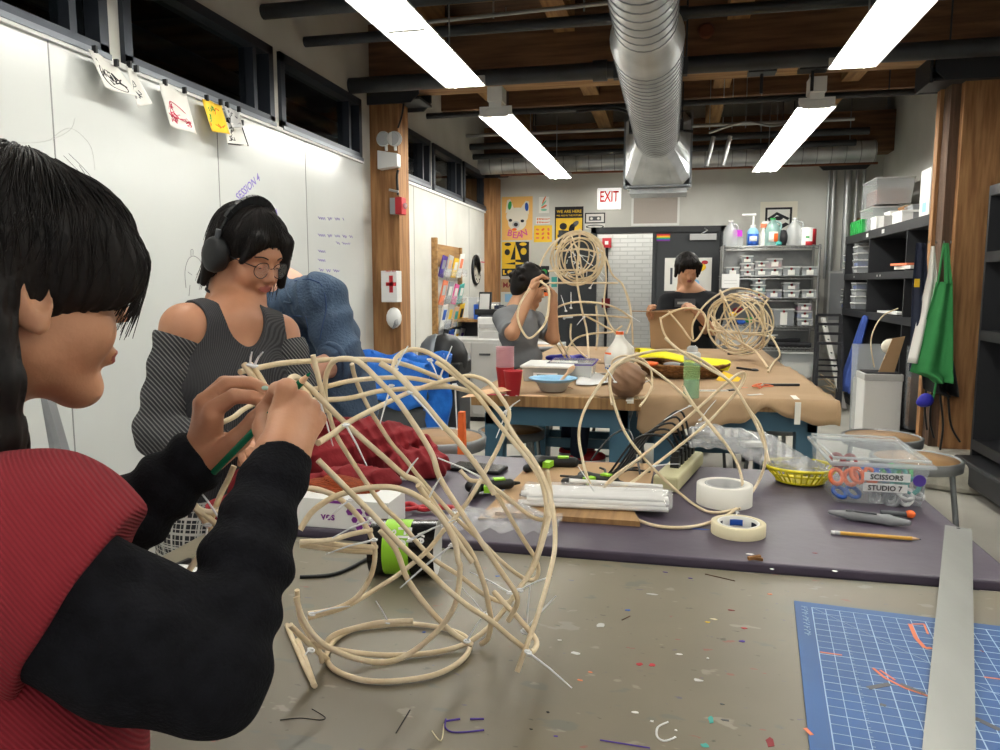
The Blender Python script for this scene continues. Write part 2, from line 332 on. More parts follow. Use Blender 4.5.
# ---------------------------------------------------------------- smooth-union fields -> one continuous surface
class Field:
    def __init__(s, M4=None): s.p = []; s.M = M4
    def tp(s, p): return (s.M @ Vector(p)) if s.M else Vector(p)
    def cap(s, a, b, ra, rb=None, k=.01, op='u'):
        sc = s.M.to_scale().x if s.M else 1
        s.p.append(('c', s.tp(a), s.tp(b), ra*sc, (ra if rb is None else rb)*sc, k*sc, op)); return s
    def ell(s, c, r, R=None, k=.01, op='u'):
        sc = s.M.to_scale().x if s.M else 1; R = R or Matrix.Identity(3)
        if s.M: R = s.M.to_quaternion().to_matrix() @ R
        s.p.append(('e', s.tp(c), [q*sc for q in r], R, k*sc, op)); return s
    def chain(s, pts, rs, k=.01):
        for i in range(len(pts)-1): s.cap(pts[i], pts[i+1], rs[i], rs[i+1], k)
        return s
    def half(s, o, n, k=.002, reach=.2): s.p.append(('h', s.tp(o), (s.M.to_quaternion() @ Vector(n) if s.M else Vector(n)).normalized(), reach, k, 's')); return s   # removes the side n points to
    def bb(s, q):
        if q[0] == 'c':
            r = max(q[3], q[4]); lo = [min(q[1][i], q[2][i])-r for i in range(3)]; hi = [max(q[1][i], q[2][i])+r for i in range(3)]; k = q[5]
        elif q[0] == 'e':
            R = q[3]; e = [math.sqrt(sum((R[i][j]*q[2][j])**2 for j in range(3))) for i in range(3)]; lo = [q[1][i]-e[i] for i in range(3)]; hi = [q[1][i]+e[i] for i in range(3)]; k = q[4]
        else: lo = [q[1][i]-q[3] for i in range(3)]; hi = [q[1][i]+q[3] for i in range(3)]; k = q[4]
        return lo, hi, k
    def build(s, name, m, parent=None, vox=.005, disp=None, regions=(), floor=None, **tags):
        B = [s.bb(q) for q in s.p]; U = [b for b, q in zip(B, s.p) if q[-1] == 'u']
        lo = np.array([min(b[0][i] for b in U) for i in range(3)])-4*vox-.01; hi = np.array([max(b[1][i] for b in U) for i in range(3)])+4*vox+.01
        n = np.ceil((hi-lo)/vox).astype(int)+1; D = np.full(n, .06, np.float32)
        gx = [lo[i]+vox*np.arange(n[i]) for i in range(3)]
        for q, b in zip(s.p, B):
            mg = b[2]+3*vox; i0 = np.maximum(0, np.floor((np.array(b[0])-mg-lo)/vox).astype(int)); i1 = np.minimum(n, np.ceil((np.array(b[1])+mg-lo)/vox).astype(int)+1)
            if (i1 <= i0).any(): continue
            sl = tuple(slice(i0[j], i1[j]) for j in range(3))
            X = gx[0][sl[0]][:, None, None]; Y = gx[1][sl[1]][None, :, None]; Z = gx[2][sl[2]][None, None, :]
            if q[0] == 'c':
                a = q[1]; d = q[2]-a; L = max(d.length_squared, 1e-9)
                t = np.clip(((X-a.x)*d.x+(Y-a.y)*d.y+(Z-a.z)*d.z)/L, 0, 1)
                v = np.sqrt((X-a.x-t*d.x)**2+(Y-a.y-t*d.y)**2+(Z-a.z-t*d.z)**2)-(q[3]+(q[4]-q[3])*t); k = q[5]
            elif q[0] == 'e':
                R = q[3]; c = q[1]; ux, uy, uz = X-c.x, Y-c.y, Z-c.z; k0 = 0; k1 = 0
                for j in range(3):
                    w = (ux*R[0][j]+uy*R[1][j]+uz*R[2][j]); k0 = k0+(w/q[2][j])**2; k1 = k1+(w/q[2][j]**2)**2
                k0 = np.sqrt(k0); v = k0*(k0-1)/np.maximum(np.sqrt(k1), 1e-6); k = q[4]
            else:
                o = q[1]; nn = q[2]; v = -((X-o.x)*nn.x+(Y-o.y)*nn.y+(Z-o.z)*nn.z)
                v = np.maximum(v, np.sqrt((X-o.x)**2+(Y-o.y)**2+(Z-o.z)**2)-q[3]); k = q[4]
            A = D[sl]
            if q[-1] == 'u': h = np.maximum(k-np.abs(A-v), 0)/k; D[sl] = np.minimum(A, v)-h*h*k*.25
            else: h = np.maximum(k-np.abs(A+v), 0)/k; D[sl] = np.maximum(A, -v)+h*h*k*.25
        if disp is not None:
            near = np.abs(D) < .02; I = np.nonzero(near); P = [gx[j][I[j]] for j in range(3)]; D[near] += disp(*P).astype(np.float32)
        if floor is not None: D = np.maximum(D, (floor-gx[2])[None, None, :].astype(np.float32))
        ins = D < 0; nx, ny, nz = n
        cnt = np.zeros((nx-1, ny-1, nz-1), np.int8)
        for dx in (0, 1):
            for dy in (0, 1):
                for dz in (0, 1): cnt += ins[dx:nx-1+dx, dy:ny-1+dy, dz:nz-1+dz]
        act = (cnt > 0) & (cnt < 8); idx = np.full(act.shape, -1, np.int64); ci = np.nonzero(act); K = len(ci[0]); idx[act] = np.arange(K)
        S = np.zeros((K, 3)); Wt = np.zeros(K); cs = [(x, y, z) for x in (0, 1) for y in (0, 1) for z in (0, 1)]
        val = {c: D[ci[0]+c[0], ci[1]+c[1], ci[2]+c[2]] for c in cs}
        for c in cs:
            for ax in range(3):
                if c[ax] == 0:
                    e = list(c); e[ax] = 1; e = tuple(e); a, b = val[c], val[e]; x = (a < 0) != (b < 0); t = np.where(x, a/np.where(x, a-b, 1), 0)
                    for j in range(3): S[:, j] += np.where(x, c[j]+(t if j == ax else 0), 0)
                    Wt += x
        V = (np.stack(ci, 1)+S/Wt[:, None])*vox+lo; Fq = []
        for ax in range(3):
            o1, o2 = [(1, 2), (2, 0), (0, 1)][ax]
            a = ins.take(range(n[ax]-1), ax); b = ins.take(range(1, n[ax]), ax); x = a != b
            I = np.stack(np.nonzero(x), 1); ok = (I[:, o1] > 0) & (I[:, o2] > 0) & (I[:, o1] < n[o1]-1) & (I[:, o2] < n[o2]-1); I = I[ok]
            fl = a[tuple(I.T)]
            def g(d1, d2): J = I.copy(); J[:, o1] += d1; J[:, o2] += d2; return idx[tuple(J.T)]
            q = np.stack([g(-1, -1), g(0, -1), g(0, 0), g(-1, 0)], 1); q[~fl] = q[~fl][:, ::-1]; Fq.append(q)
        Fq = np.concatenate(Fq)
        org = np.array(worg(parent)) if parent is not None else np.array([V[:, 0].mean(), V[:, 1].mean(), V[:, 2].min()])
        me = bpy.data.meshes.new(name); me.vertices.add(K); me.vertices.foreach_set('co', (V-org).astype(np.float32).ravel())
        nf = len(Fq); me.loops.add(nf*4); me.loops.foreach_set('vertex_index', Fq.astype(np.int32).ravel()); me.polygons.add(nf)
        me.polygons.foreach_set('loop_start', np.arange(0, nf*4, 4, dtype=np.int32)); me.polygons.foreach_set('use_smooth', np.ones(nf, bool))
        names = [m]+[r[0] for r in regions]
        for k_ in names: me.materials.append(M[k_])
        if regions:
            mi = np.zeros(nf, np.int32); fc = V[Fq].mean(1)
            for j, (_, fn) in enumerate(regions): mi[fn(fc)] = j+1
            me.polygons.foreach_set('material_index', mi)
        me.update(calc_edges=True); me.validate()
        o = bpy.data.objects.new(name, me); COL.objects.link(o)
        if parent is not None: o.parent = parent
        else: o.location = org
        for k_, q_ in tags.items(): o[k_] = q_
        return o
# ================================================================ ROOM
XL, XR, YB, YF, ZC = -2.5, 2.55, 10.6, -2.2, 3.75
struct('floor', MB().bx(XL-.2, XR+.2, YF, YB+2, -.1, 0), 'floor')
struct('ceiling', MB().bx(XL-.2, XR+.2, YF, YB+.2, ZC, ZC+.1), 'plank')
# left wall: lower wall, header above the window strip, piers between windows
wb = MB(); wb.bx(XL-.15, XL, YF, YB, 0, 2.42); wb.bx(XL-.15, XL, YF, YB, 2.9, ZC)
WINS = [(1.2, 3.07), (3.17, 4.53), (4.62, 5.93), (6.4, 7.74), (7.84, 8.95), (9.05, 10.35)]
ys = [YF]+[y for w in WINS for y in w]+[YB]
for i in range(0, len(ys), 2): wb.bx(XL-.15, XL, ys[i], ys[i+1], 2.42, 2.9)
struct('wall_left', wb, 'wall_paint')
struct('wall_right', MB().bx(XR, XR+.15, YF, YB, 0, ZC), 'wall_paint')
wk = MB(); wk.bx(XL-.2, -1.04, YB, YB+.15, 0, ZC); wk.bx(.62, XR+.2, YB, YB+.15, 0, ZC); wk.bx(-1.04, .62, YB, YB+.15, 2.14, ZC)
struct('wall_back', wk, 'wall_paint')
struct('wall_corridor', MB().bx(-1.9, .9, YB+1.0, YB+1.1, 0, 2.6), 'brick_white')
cl = empty('added_corridor_light', (-.4, YB+.5, 2.3), 'added unseen strip light brightening the brick corridor beyond the doorway', 'ceiling light'); MB().m('fixture_white').bx(-1.4, .5, YB+.4, YB+.6, 2.38, 2.45).build('housing', parent=cl); MB().m('tube').cyl((-1.3, YB+.5, 2.36), (.4, YB+.5, 2.36), .02).build('fluorescent_tube', parent=cl)  # lamp out of view, added so the white brick gets enough light
cr_ = MB(); cr_.bx(-1.9, .9, YB+.15, YB+1, 2.45, 2.55); struct('trim_1', cr_, 'white_edge')
# glossy whiteboard cladding with its panel seams
wbp = MB().m('whiteboard').bx(XL+.002, XL+.012, 0.2, 5.95, .3, 2.40)
wbp.m('seam')
for y in (1.55, 2.73, 3.90, 4.95): wbp.bx(XL+.0115, XL+.0135, y-.003, y+.003, .3, 2.40)
wbp.m('white_edge').bx(XL, XL+.03, .2, 5.95, 2.40, 2.425)
whiteboard = wbp.build('whiteboard', label='long glossy white dry-erase board covering the left wall', category='whiteboard')
# marker writing on the board: a child of the board
ink = MB().m('purple_ink'); EY = Vector((0, 1, 0)); EZ = Vector((0, 0, 1)); XI = XL+.013
def wtext(t, px, py, size, tilt=0):
    o = at(px, py, X=XI); ex = Vector((0, math.cos(tilt), math.sin(tilt))); ey = Vector((0, -math.sin(tilt), math.cos(tilt)))
    ink.text(t, o, ex, ey, size*.8, -.0006, 'LEFT')
ink2 = ink
wtext('SESSION 4', 238, 202, .085, .55); wtext('MY AGENDA', 241, 211, .095, 0)
def wscrawl(x0, x1, y, amp, tilt=.06, seed=0):       # handwriting too small to read
    r = random.Random(seed+int(x0)); x = x0
    while x < x1:
        L_ = r.uniform(4, 9); pts = []; k = 0
        while k < L_ and x+k < x1: pts.append(at(x+k, y+(x+k-x0)*tilt+(amp if int(k) % 2 else -amp)*r.uniform(.5, 1.1), X=XI)); k += .9
        if len(pts) > 2: ink.tube(cr(pts, 3), .0022, 4)
        x += L_+2
for q in ((318, 344, 218, 1.5), (318, 354, 235, 1.4), (336, 352, 243, 1.1), (318, 328, 251, 1.3), (318, 326, 260, 1.3), (319, 342, 270, 1.3)): wscrawl(*q)
wbk = ink.build('marker_writing', parent=whiteboard, label='purple marker handwriting')
dr = MB().m('grey')
def wline(pts, r=.003): dr.tube(cr([at(x, y, X=XI) for x, y in pts], 5), r*.6, 4)
wline([(186, 288), (185, 272), (188, 260), (194, 256), (201, 262), (203, 274), (199, 290)]); wline([(191, 256), (191, 250), (193, 250), (193, 255)]); wline([(188, 272), (192, 275)]); wline([(196, 275), (200, 270)]); wline([(190, 285), (189, 296)])
dr.m('ltgrey')
wline([(5, 140), (25, 143), (50, 140), (70, 130), (75, 118)], .0015); wline([(50, 140), (70, 128), (90, 145), (95, 170)], .0015)
dr.build('marker_doodle', parent=whiteboard, label='faint pencil doodle of a figure')
struct('trim_2', MB().m('white_edge').bx(XL, XL+.02, 6.4, YB, 2.385, 2.41))
for i, y in enumerate((7.35, 8.6, 9.5)): pass
sm_ = MB()
for y in (7.25, 8.35, 9.35): sm_.bx(XL, XL+.002, y-.003, y+.003, 0, 2.38)
struct('trim_3', sm_, 'seam')
for i, (y0, y1) in enumerate(WINS):
    w = MB().m('frame_metal'); fw = .055
    for a in ((y0, y1, 2.42, 2.42+fw), (y0, y1, 2.9-fw, 2.9), (y0, y0+fw, 2.42, 2.9), (y1-fw, y1, 2.42, 2.9)): w.bx(XL-.1, XL+.025, *a)
    w.m('frame_edge').bx(XL-.02, XL+.035, y0, y1, 2.415, 2.44)
    w.m('frame_metal').bx(XL-.1, XL+.0, y1-.2, y1-.16, 2.44, 2.88)
    o = struct('window_%d' % (i+1), w)
    MB().m('glass').bx(XL-.06, XL-.052, y0+fw, y1-fw, 2.42+fw, 2.9-fw).build('window_glass', parent=o, label='clear window pane')
# room behind the windows
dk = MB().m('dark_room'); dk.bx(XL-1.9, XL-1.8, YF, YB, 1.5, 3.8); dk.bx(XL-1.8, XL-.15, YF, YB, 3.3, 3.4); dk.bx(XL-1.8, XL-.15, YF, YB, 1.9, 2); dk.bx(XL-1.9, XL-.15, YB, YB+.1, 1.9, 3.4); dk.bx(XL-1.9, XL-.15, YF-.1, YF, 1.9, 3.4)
dk.m('beam_wood')
for y in (2.2, 5.0, 8): dk.bx(XL-1.8, XL-.2, y, y+.3, 3.0, 3.3)
dk.m('pipe_dark').cyl((XL-.8, YF, 2.95), (XL-.8, YB, 2.95), .07)
struct('wall_neighbour', dk)

# ---- timber frame
def column(x0, x1, y0, y1, z0, z1, name, side='timber'):
    w = MB().m('timber').bx(x0, x1, y0, y1, z0, z1)
    w.m('timber_dark').bx(x0-.004, x0+.002, y0+.02, y1-.02, z0, z1) if side != 'timber' else None
    return struct(name, w)
column(-2.5, -2.25, 6.15, 6.4, 0, 2.93, 'trim_4')
column(-2.52, -2.34, 10.15, 10.45, 0, 2.86, 'trim_5')
rc_ = MB().m('timber').bx(2.0, 2.30, 6.2, 6.45, .2, 2.86); rc_.m('timber_dark').bx(1.935, 2.0, 6.27, 6.45, .2, 2.86); rc_.m('timber').bx(1.91, 1.94, 6.42, 6.5, .2, 2.86)
rc_.m('timber').bx(2.32, 2.62, 6.2, 6.45, .2, 2.86); struct('trim_6', rc_)
pl = MB(); pl.prism([(1.72, 5.75), (2.0, 5.6), (2.45, 5.62), (2.55, 6.5), (1.8, 6.6)], (0, 0, 0), (1, 0, 0), (0, 1, 0), .2)
struct('trim_7', pl, 'concrete', bevel=.04)
br = MB().m('black_steel')
def oct_plate(x0, x1, y, z0, z1, c=.07, t=.02):
    br.prism([(x0+c, z0), (x1-c, z0), (x1, z0+c), (x1, z1), (x0, z1), (x0, z0+c)], (0, y, 0), (1, 0, 0), (0, 0, 1), t)
oct_plate(-2.6, -2.05, 6.12, 2.90, 3.1); oct_plate(-2.6, -2.05, 6.45, 2.90, 3.1); br.bx(-2.6, -2.05, 6.12, 6.45, 2.93, 2.95)
br.bx(1.75, 1.77, 6.15, 6.5, 2.85, 3.08); oct_plate(1.78, 2.75, 6.15, 2.86, 3.08); oct_plate(1.78, 2.75, 6.5, 2.86, 3.08); br.bx(1.78, 2.6, 6.15, 6.5, 2.86, 2.88)
oct_plate(-2.55, -2.1, 10.12, 2.84, 3.02); oct_plate(1.72, 2.35, 10.3, 2.83, 3.02)
struct('trim_8', br)
bm_ = MB().m('beam_wood').bx(XL, XR, 6.16, 6.44, 3.1, 3.55); bm_.m('beam_light').bx(XL, XR, 6.16, 6.45, 3.03, 3.1)
struct('trim_9', bm_)
b2 = MB().m('beam_wood').bx(XL, XR, 10.15, 10.45, 3.02, 3.5); b2.bx(XL, XR, 1.9, 2.2, 3.08, 3.55); b2.bx(XL, XR, 8.2, 8.4, 3.3, 3.6); struct('trim_10', b2)
jo = MB()
for x in (-2.0, -.95, .35, 1.55):
    for a, b in ((2.2, 6.16), (6.44, 10.15)): jo.bx(x, x+.16, a, b, 3.38, 3.65)
struct('trim_11', jo, 'joist')
# raised board strips under the roof deck
rb = MB(); y = 2.3
while y < 10.5: rb.bx(XL, XR, y, y+.09, 3.68, 3.75); y += .55
struct('trim_12', rb, 'beam_light')

# ---- pipes crossing the room under the ceiling
def pipe(px, py, r, label, x1=XR, m='pipe_dark', x0=XL, couple=()):
    p = at(px, py, X=XL); w = MB().cyl((x0, p.y, p.z), (x1, p.y, p.z), r, n=14)
    for x in couple: w.cyl((x-.05, p.y, p.z), (x+.05, p.y, p.z), r*1.25, n=14)
    # hangers
    for x in (x0+.8, x1-.8): w.cyl((x, p.y, p.z+r), (x, p.y, 3.69), .006, n=6)
    return w.build('ceiling_pipe', m, label=label, category='pipe')
pipe(263, 12, .045, 'dark round ceiling pipe nearest the camera, ending at the left wall')
pipe(305, 42, .035, 'thin dark pipe crossing the ceiling, second from the camera', couple=(0,))
pipe(350, 86, .06, 'thick dark pipe crossing just in front of the big timber beam', couple=(-.55, 1.2))
pipe(412, 117, .028, 'thin dark pipe just behind the big timber beam', x0=-2.35)
pipe(466, 136, .02, 'thin pale conduit crossing the ceiling before the far ducts', m='conduit', x1=1.9)
pipe(470, 147, .04, 'dark pipe above the far round duct, higher of two', x1=2.1)
pipe(473, 157, .035, 'dark pipe above the far round duct, lower of two', x1=2.0)
cd1 = MB(); p = at(305, 42, X=XL); cd1.tube([(XL+.5, p.y+.12, p.z+.1), (-.4, p.y+.12, p.z+.14), (1.5, p.y+.12, p.z+.12), (XR, p.y+.1, p.z+.1)], .014, 6)
for x in (-1.2, -.6, .6, 1.4): cd1.cyl((x, p.y+.12, p.z+.1), (x, p.y+.12, 3.7), .006, n=6)
cd1.build('electrical_conduit', 'conduit', label='thin silver conduit running beside the second dark pipe', category='conduit')
cd2 = MB(); cd2.tube(cr([(-.9, 7.2, 3.0), (-.5, 7.1, 2.98), (-.15, 7.3, 2.85), (.15, 7.3, 2.8)], 6), .012, 6)
cd2.build('hanging_cable', 'black', label='black cable looping toward the central duct box', category='cable')
cd3 = MB(); cd3.tube(cr([(.3, 7.5, 2.82), (.6, 7.4, 2.88), (.9, 7.5, 2.86), (1.3, 7.6, 3.0)], 6), .012, 6)
for x in (.35, .5): cd3.tube([(x, 7.7, 2.82), (x-.06, 7.7, 2.55)], .02, 8)
for x in (.3, .42, .5, .62, .75): cd3.cyl((x, 7.5, 2.85), (x, 7.5, 3.6), .004, n=5)
cd3.build('valve_cluster', 'conduit', label='small metal valves hanging right of the duct box', category='valve')
for x in (.62, .98):
    w = MB().m('black_steel').box((x, 6.25, 3.0165), (.2, .14, .03)); w.cyl((x, 6.25, 2.86), (x, 6.25, 3.01), .012)
    w.build('pipe_hanger', label='small black T-shaped hanger below the beam, %s of two' % ('left' if x < .8 else 'right'), category='hanger')
bell = MB().lathe((.2, 6.14, 3.3), [(.0, 0), (.05, .0), (.06, .03), (.045, .04)], ax=Matrix.Rotation(math.pi/2, 3, 'X')); bell.build('round_anchor_plate', 'copper', label='round metal plate on the face of the big beam', category='plate')

# ---- ducts
def spiral(a, b, r, step=.11, n=28):
    a = Vector(a); b = Vector(b); L = (b-a).length; w = MB().m('galv').tube([a, b], r, n); w.m('galv_seam'); k = step; d = (b-a)/L
    while k < L: w.tube([a+d*(k-.005), a+d*(k+.005)], r+.004, n); k += step
    return w
dx = -.17; DZ = 2.78
dt = empty('supply_duct', (dx, 5.5, 2.4), 'large round galvanised duct running overhead to a square fan box', 'duct')
spiral((dx+.02, .2, DZ+.04), (dx, 4.25, DZ), .165).build('narrow_duct', parent=dt)
MB().m('galv').tube([(dx, 4.22, DZ), (dx, 4.45, DZ), (dx, 4.5, DZ)], [.165, .205, .205], 28).build('reducer', parent=dt)
spiral((dx, 4.5, DZ), (dx, 7.3, DZ), .2, .09).build('wide_duct', parent=dt)
pg = MB().m('galv'); N = 28; Y1 = 7.8; zc = 2.74; h = .31; hv = .34; ring = [Vector((dx+.2*math.cos(2*math.pi*k/N), 7.28, DZ+.2*math.sin(2*math.pi*k/N))) for k in range(N)]
sq = []
for k in range(N):
    a = 2*math.pi*k/N; cx, sz = math.cos(a), math.sin(a); q = max(abs(cx), abs(sz)); sq.append(Vector((dx+h*cx/q, Y1, zc+hv*sz/q)))
pg.add(ring+sq, [(k, (k+1) % N, N+(k+1) % N, N+k) for k in range(N)]); pg.build('transition', parent=dt)
bxm = MB().m('galv').bx(dx-h, dx+h, Y1, Y1+.5, zc-hv, zc+hv); bxm.m('galv_seam')
for yy in (Y1, Y1+.1): bxm.bx(dx-h-.02, dx+h+.02, yy, yy+.025, zc-hv-.02, zc+hv+.02)
bxm.m('galv').bx(dx-h+.04, dx+h-.02, Y1+.1, Y1+.5, zc-hv-.07, zc-hv); bxm.build('fan_box', parent=dt)
for yy in (5.1, 6.9):
    w = MB().m('black_steel'); 
    for sx in (-1, 1): w.box((dx+sx*.215, yy, DZ+.0), (.03, .06, .1)); w.cyl((dx+sx*.22, yy, DZ), (dx+sx*.22, yy, 3.7), .006, n=6)
    w.build('hanger_strap', parent=dt)
dl = spiral((XL, 9.9, 2.98), (dx-.2, 9.9, 2.98), .125, .16); dl.m('copper').cyl((XL+.3, 9.82, 2.83), (dx-.3, 9.82, 2.83), .014)
dl.build('cross_duct', label='round silver duct along the back wall, left of the fan box', category='duct')
dr_ = spiral((dx+.2, 9.9, 2.98), (2.28, 9.9, 2.98), .125, .16); dr_.m('conduit').cyl((1.0, 9.9, 3.1), (1.0, 9.9, 3.76), .006, n=6).cyl((2.0, 9.9, 3.1), (2.0, 9.9, 3.76), .006, n=6); dr_.m('copper').cyl((dx+.3, 9.82, 2.83), (2.3, 9.82, 2.83), .014)
dr_.build('cross_duct', label='round silver duct along the back wall, right of the fan box', category='duct')

# ---- fluorescent fixtures: each a 3-section strip lamp
def lamp(x, y0, y1, label, n=3, tm='tube'):
    z = 2.77; t = empty('strip_light', (x, y0, z), label, 'ceiling light', 'fluorescent strip lights')
    w = MB().m('fixture_white'); w.bx(x-.05, x+.05, y0, y1, z+.04, z+.09)
    for sx in (-1, 1):
        w.prism([(sx*.05, .05), (sx*.14, -.012), (sx*.14, -.016), (sx*.05, .044)], (x, y0, z), (1, 0, 0), (0, 0, 1), y1-y0, Vector((0, 1, 0)))
    w.build('reflector', parent=t)
    L = (y1-y0)/n
    for k in range(n):
        a = y0+k*L+.02; b = y0+(k+1)*L-.02
        for sx in (-1, 1): MB().m(tm).cyl((x+sx*.07, a, z), (x+sx*.07, b, z), .019, n=10).build('fluorescent_tube', parent=t)
        MB().m('fixture_white').box((x, (y0+k*L+.015), z+.0), (.2, .035, .05)).build('lamp_holder', parent=t)
    MB().m('fixture_white').box((x, y1, z+.02), (.26, .02, .07)).build('end_cap', parent=t); e = MB().m('fixture_white').box((x, y0+.02, z+.02), (.26, .02, .07)); e.bx(x-.06, x+.06, y0-.02, y0+.14, z+.09, z+.2); e.build('end_cap', parent=t)
    hg = MB().m('conduit')
    for yy in (y0+.4, y1-.4): hg.cyl((x, yy, z+.09), (x, yy, 3.7), .005, n=6)
    hg.build('hanging_rod', parent=t)
lamp(-1.40, 6.05, 9.75, 'far left fluorescent strip light hanging behind the timber beam', tm='tube_far')
lamp(1.03, 6.3, 9.7, 'far right fluorescent strip light hanging behind the timber beam', tm='tube_far')
lamp(-1.40, 1.5, 5.18, 'near left fluorescent strip light at the top of the photo')
lamp(1.05, 1.5, 5.27, 'near right fluorescent strip light at the top of the photo')
lamp(-1.40, -2.1, 1.2, 'left fill strip light added overhead behind the camera, out of view', tm='tube_rear_fill')  # this pair of lamps is unseen, added to light the foreground table
lamp(1.05, -2.1, 1.2, 'right fill strip light added overhead behind the camera, out of view', tm='tube_rear_fill')

# ---- back wall
BY = YB-.002
def bpt(x, y): return at(x, y, Y=BY)
fr = MB().m('black_steel'); 
for a in ((-1.1, -1.03, 0, 2.2), (.61, .68, 0, 2.2), (-1.1, .68, 2.12, 2.2)): fr.bx(a[0], a[1], YB-.03, YB+.16, a[2], a[3])
fr.bx(-.27, -.22, YB-.02, YB+.1, 0, 2.13); struct('trim_13', fr)
d1 = struct('door_1', MB().m('door_paint').bx(-.22, .61, YB, YB+.045, .01, 2.12), bevel=.004)
p = at(703, 237, Y=YB); MB().m('ltgrey').box((p.x, YB-.03, p.z), (.34, .06, .08)).tube([(p.x-.02, YB-.05, p.z+.04), (p.x+.05, YB-.12, p.z+.08), (p.x+.02, YB-.03, p.z+.11)], .01, 6).build('door_closer', parent=d1)
rbm = MB(); a = at(656.5, 234, Y=YB); b = at(670, 241, Y=YB)
for i, c in enumerate(('red', 'orange', 'yellow', 'green', 'blue', 'purple')):
    z1 = a.z-(a.z-b.z)*i/6; z0 = a.z-(a.z-b.z)*(i+1)/6; rbm.m(c).bx(a.x, b.x, YB-.003, YB-.0005, z0, z1)
rbm.build('rainbow_sticker', label='small rainbow striped sticker in the top corner of the dark closed door', category='sticker')
# open leaf, swung into the room
hinge = Vector((-1.04, YB-.03, 0)); ang = math.radians(180+62); dv = Vector((math.cos(ang), math.sin(ang), 0))
lf = MB().m('door_paint').bar(hinge+Vector((0, 0, 1.07))+dv*.0, hinge+dv*.82+Vector((0, 0, 1.07)), .045, 2.1)
d2 = struct('door_2', lf); q = hinge+dv*.74+Vector((0, 0, 1.0)); nn = Vector((dv.y, -dv.x, 0)); nn = nn if nn.dot(-q) > 0 else -nn
MB().m('ltgrey').tube([q+nn*.0, q+nn*.07, q+nn*.07-dv*.12], .012, 8).cyl(q, q+nn*.03, .03).build('door_handle', parent=d2)
def flat(px0, py0, px1, py1, Y=BY, t=.004):
    a = at(px0, py0, Y=Y); b = at(px1, py1, Y=Y); return a, b
mat('exit_white', '#f4f2ee', .5, em=.7); ex = MB(); a, b = flat(598, 189, 621, 207); ex.m('exit_white').bx(a.x, b.x, YB-.06, YB, b.z-.03, a.z)
exo = ex.build('exit_sign', label='white EXIT sign with red letters on the back wall', category='exit sign')
MB().m('exit_red').text('EXIT', ((a.x+b.x)/2, YB-.062, b.z+.07), (.62, 0, 0), (0, 0, 1), .2, .001).build('lettering', parent=exo, label='red EXIT letters')
vt = MB().m('louver'); a, b = flat(634, 195, 677, 223); vt.bx(a.x, b.x, YB-.01, YB, b.z, a.z); vt.m('white_edge')
for s_ in ((a.x-.03, a.x, b.z-.03, a.z+.03), (b.x, b.x+.03, b.z-.03, a.z+.03), (a.x, b.x, b.z-.03, b.z), (a.x, b.x, a.z, a.z+.03)): vt.bx(s_[0], s_[1], YB-.02, YB, s_[2], s_[3])
vt.m('louver'); z = b.z+.01
while z < a.z-.01: vt.box(((a.x+b.x)/2, YB-.014, z), (b.x-a.x, .014, .004)); z += .024
vt.build('wall_vent', label='beige louvred air vent above the dark doorway', category='vent')
# posters
def poster(name, x0, y0, x1, y1, base, label, fn=None, cat='poster', Y=BY):
    a = at(x0, y0, Y=Y); b = at(x1, y1, Y=Y); w = MB().m(base).bx(a.x, b.x, Y-.004, Y, b.z, a.z); WW = b.x-a.x; HH = a.z-b.z
    def P(pts, m, lift=.0045): w.m(m).prism([(u*WW, v*HH) for u, v in pts], (a.x, Y-lift, b.z), (1, 0, 0), (0, 0, 1), .0008, Vector((0, -1, 0)))
    def E(cx, cy, rx, ry, m, lift=.0045, rot=0, n=18):
        pts = []
        for k in range(n):
            t = 2*math.pi*k/n; X_, Y_ = rx*math.cos(t), ry*math.sin(t); pts.append((cx+X_*math.cos(rot)-Y_*math.sin(rot), cy+X_*math.sin(rot)+Y_*math.cos(rot)))
        P(pts, m, lift)
    def T(t, u, v, s_, m, ang=0): w.m(m).text(t, (a.x+u*WW, Y-.0055, b.z+v*HH), (math.cos(ang), 0, math.sin(ang)), (-math.sin(ang), 0, math.cos(ang)), s_, .001)
    if fn: fn(P, E, T)
    return w.build(name, label=label, category=cat)
def dog(P, E, T):
    P([(.12, .62), (.17, .92), (.27, .95), (.4, .72)], 'cream'); P([(.6, .72), (.78, .9), (.88, .88), (.88, .58)], 'cream')
    E(.26, .8, .06, .1, 'green', .006, -.25); E(.81, .76, .06, .1, 'blue', .006, .1); E(.5, .55, .36, .2, 'cream', .0055); E(.5, .4, .3, .18, 'cream', .0056)
    E(.28, .46, .06, .035, 'ink', .0065); E(.67, .44, .06, .035, 'ink', .0065); E(.46, .36, .12, .08, 'ltgrey', .0062); E(.46, .36, .07, .045, 'ink', .007); E(.41, .25, .08, .03, 'orange', .007)
    for i, ch in enumerate('BEAN'): T(ch, .24+.17*i, .085+.02*(abs(i-1.5)-1.5)*-0.5 if False else (.1, .05, .05, .1)[i], .125, 'pink', (-.25, -.08, .08, .25)[i])
poster('dog_poster', 502, 197, 532.5, 240, 'poster_tan', 'tan poster of a white dog with green and blue ears above the word BEAN', dog)
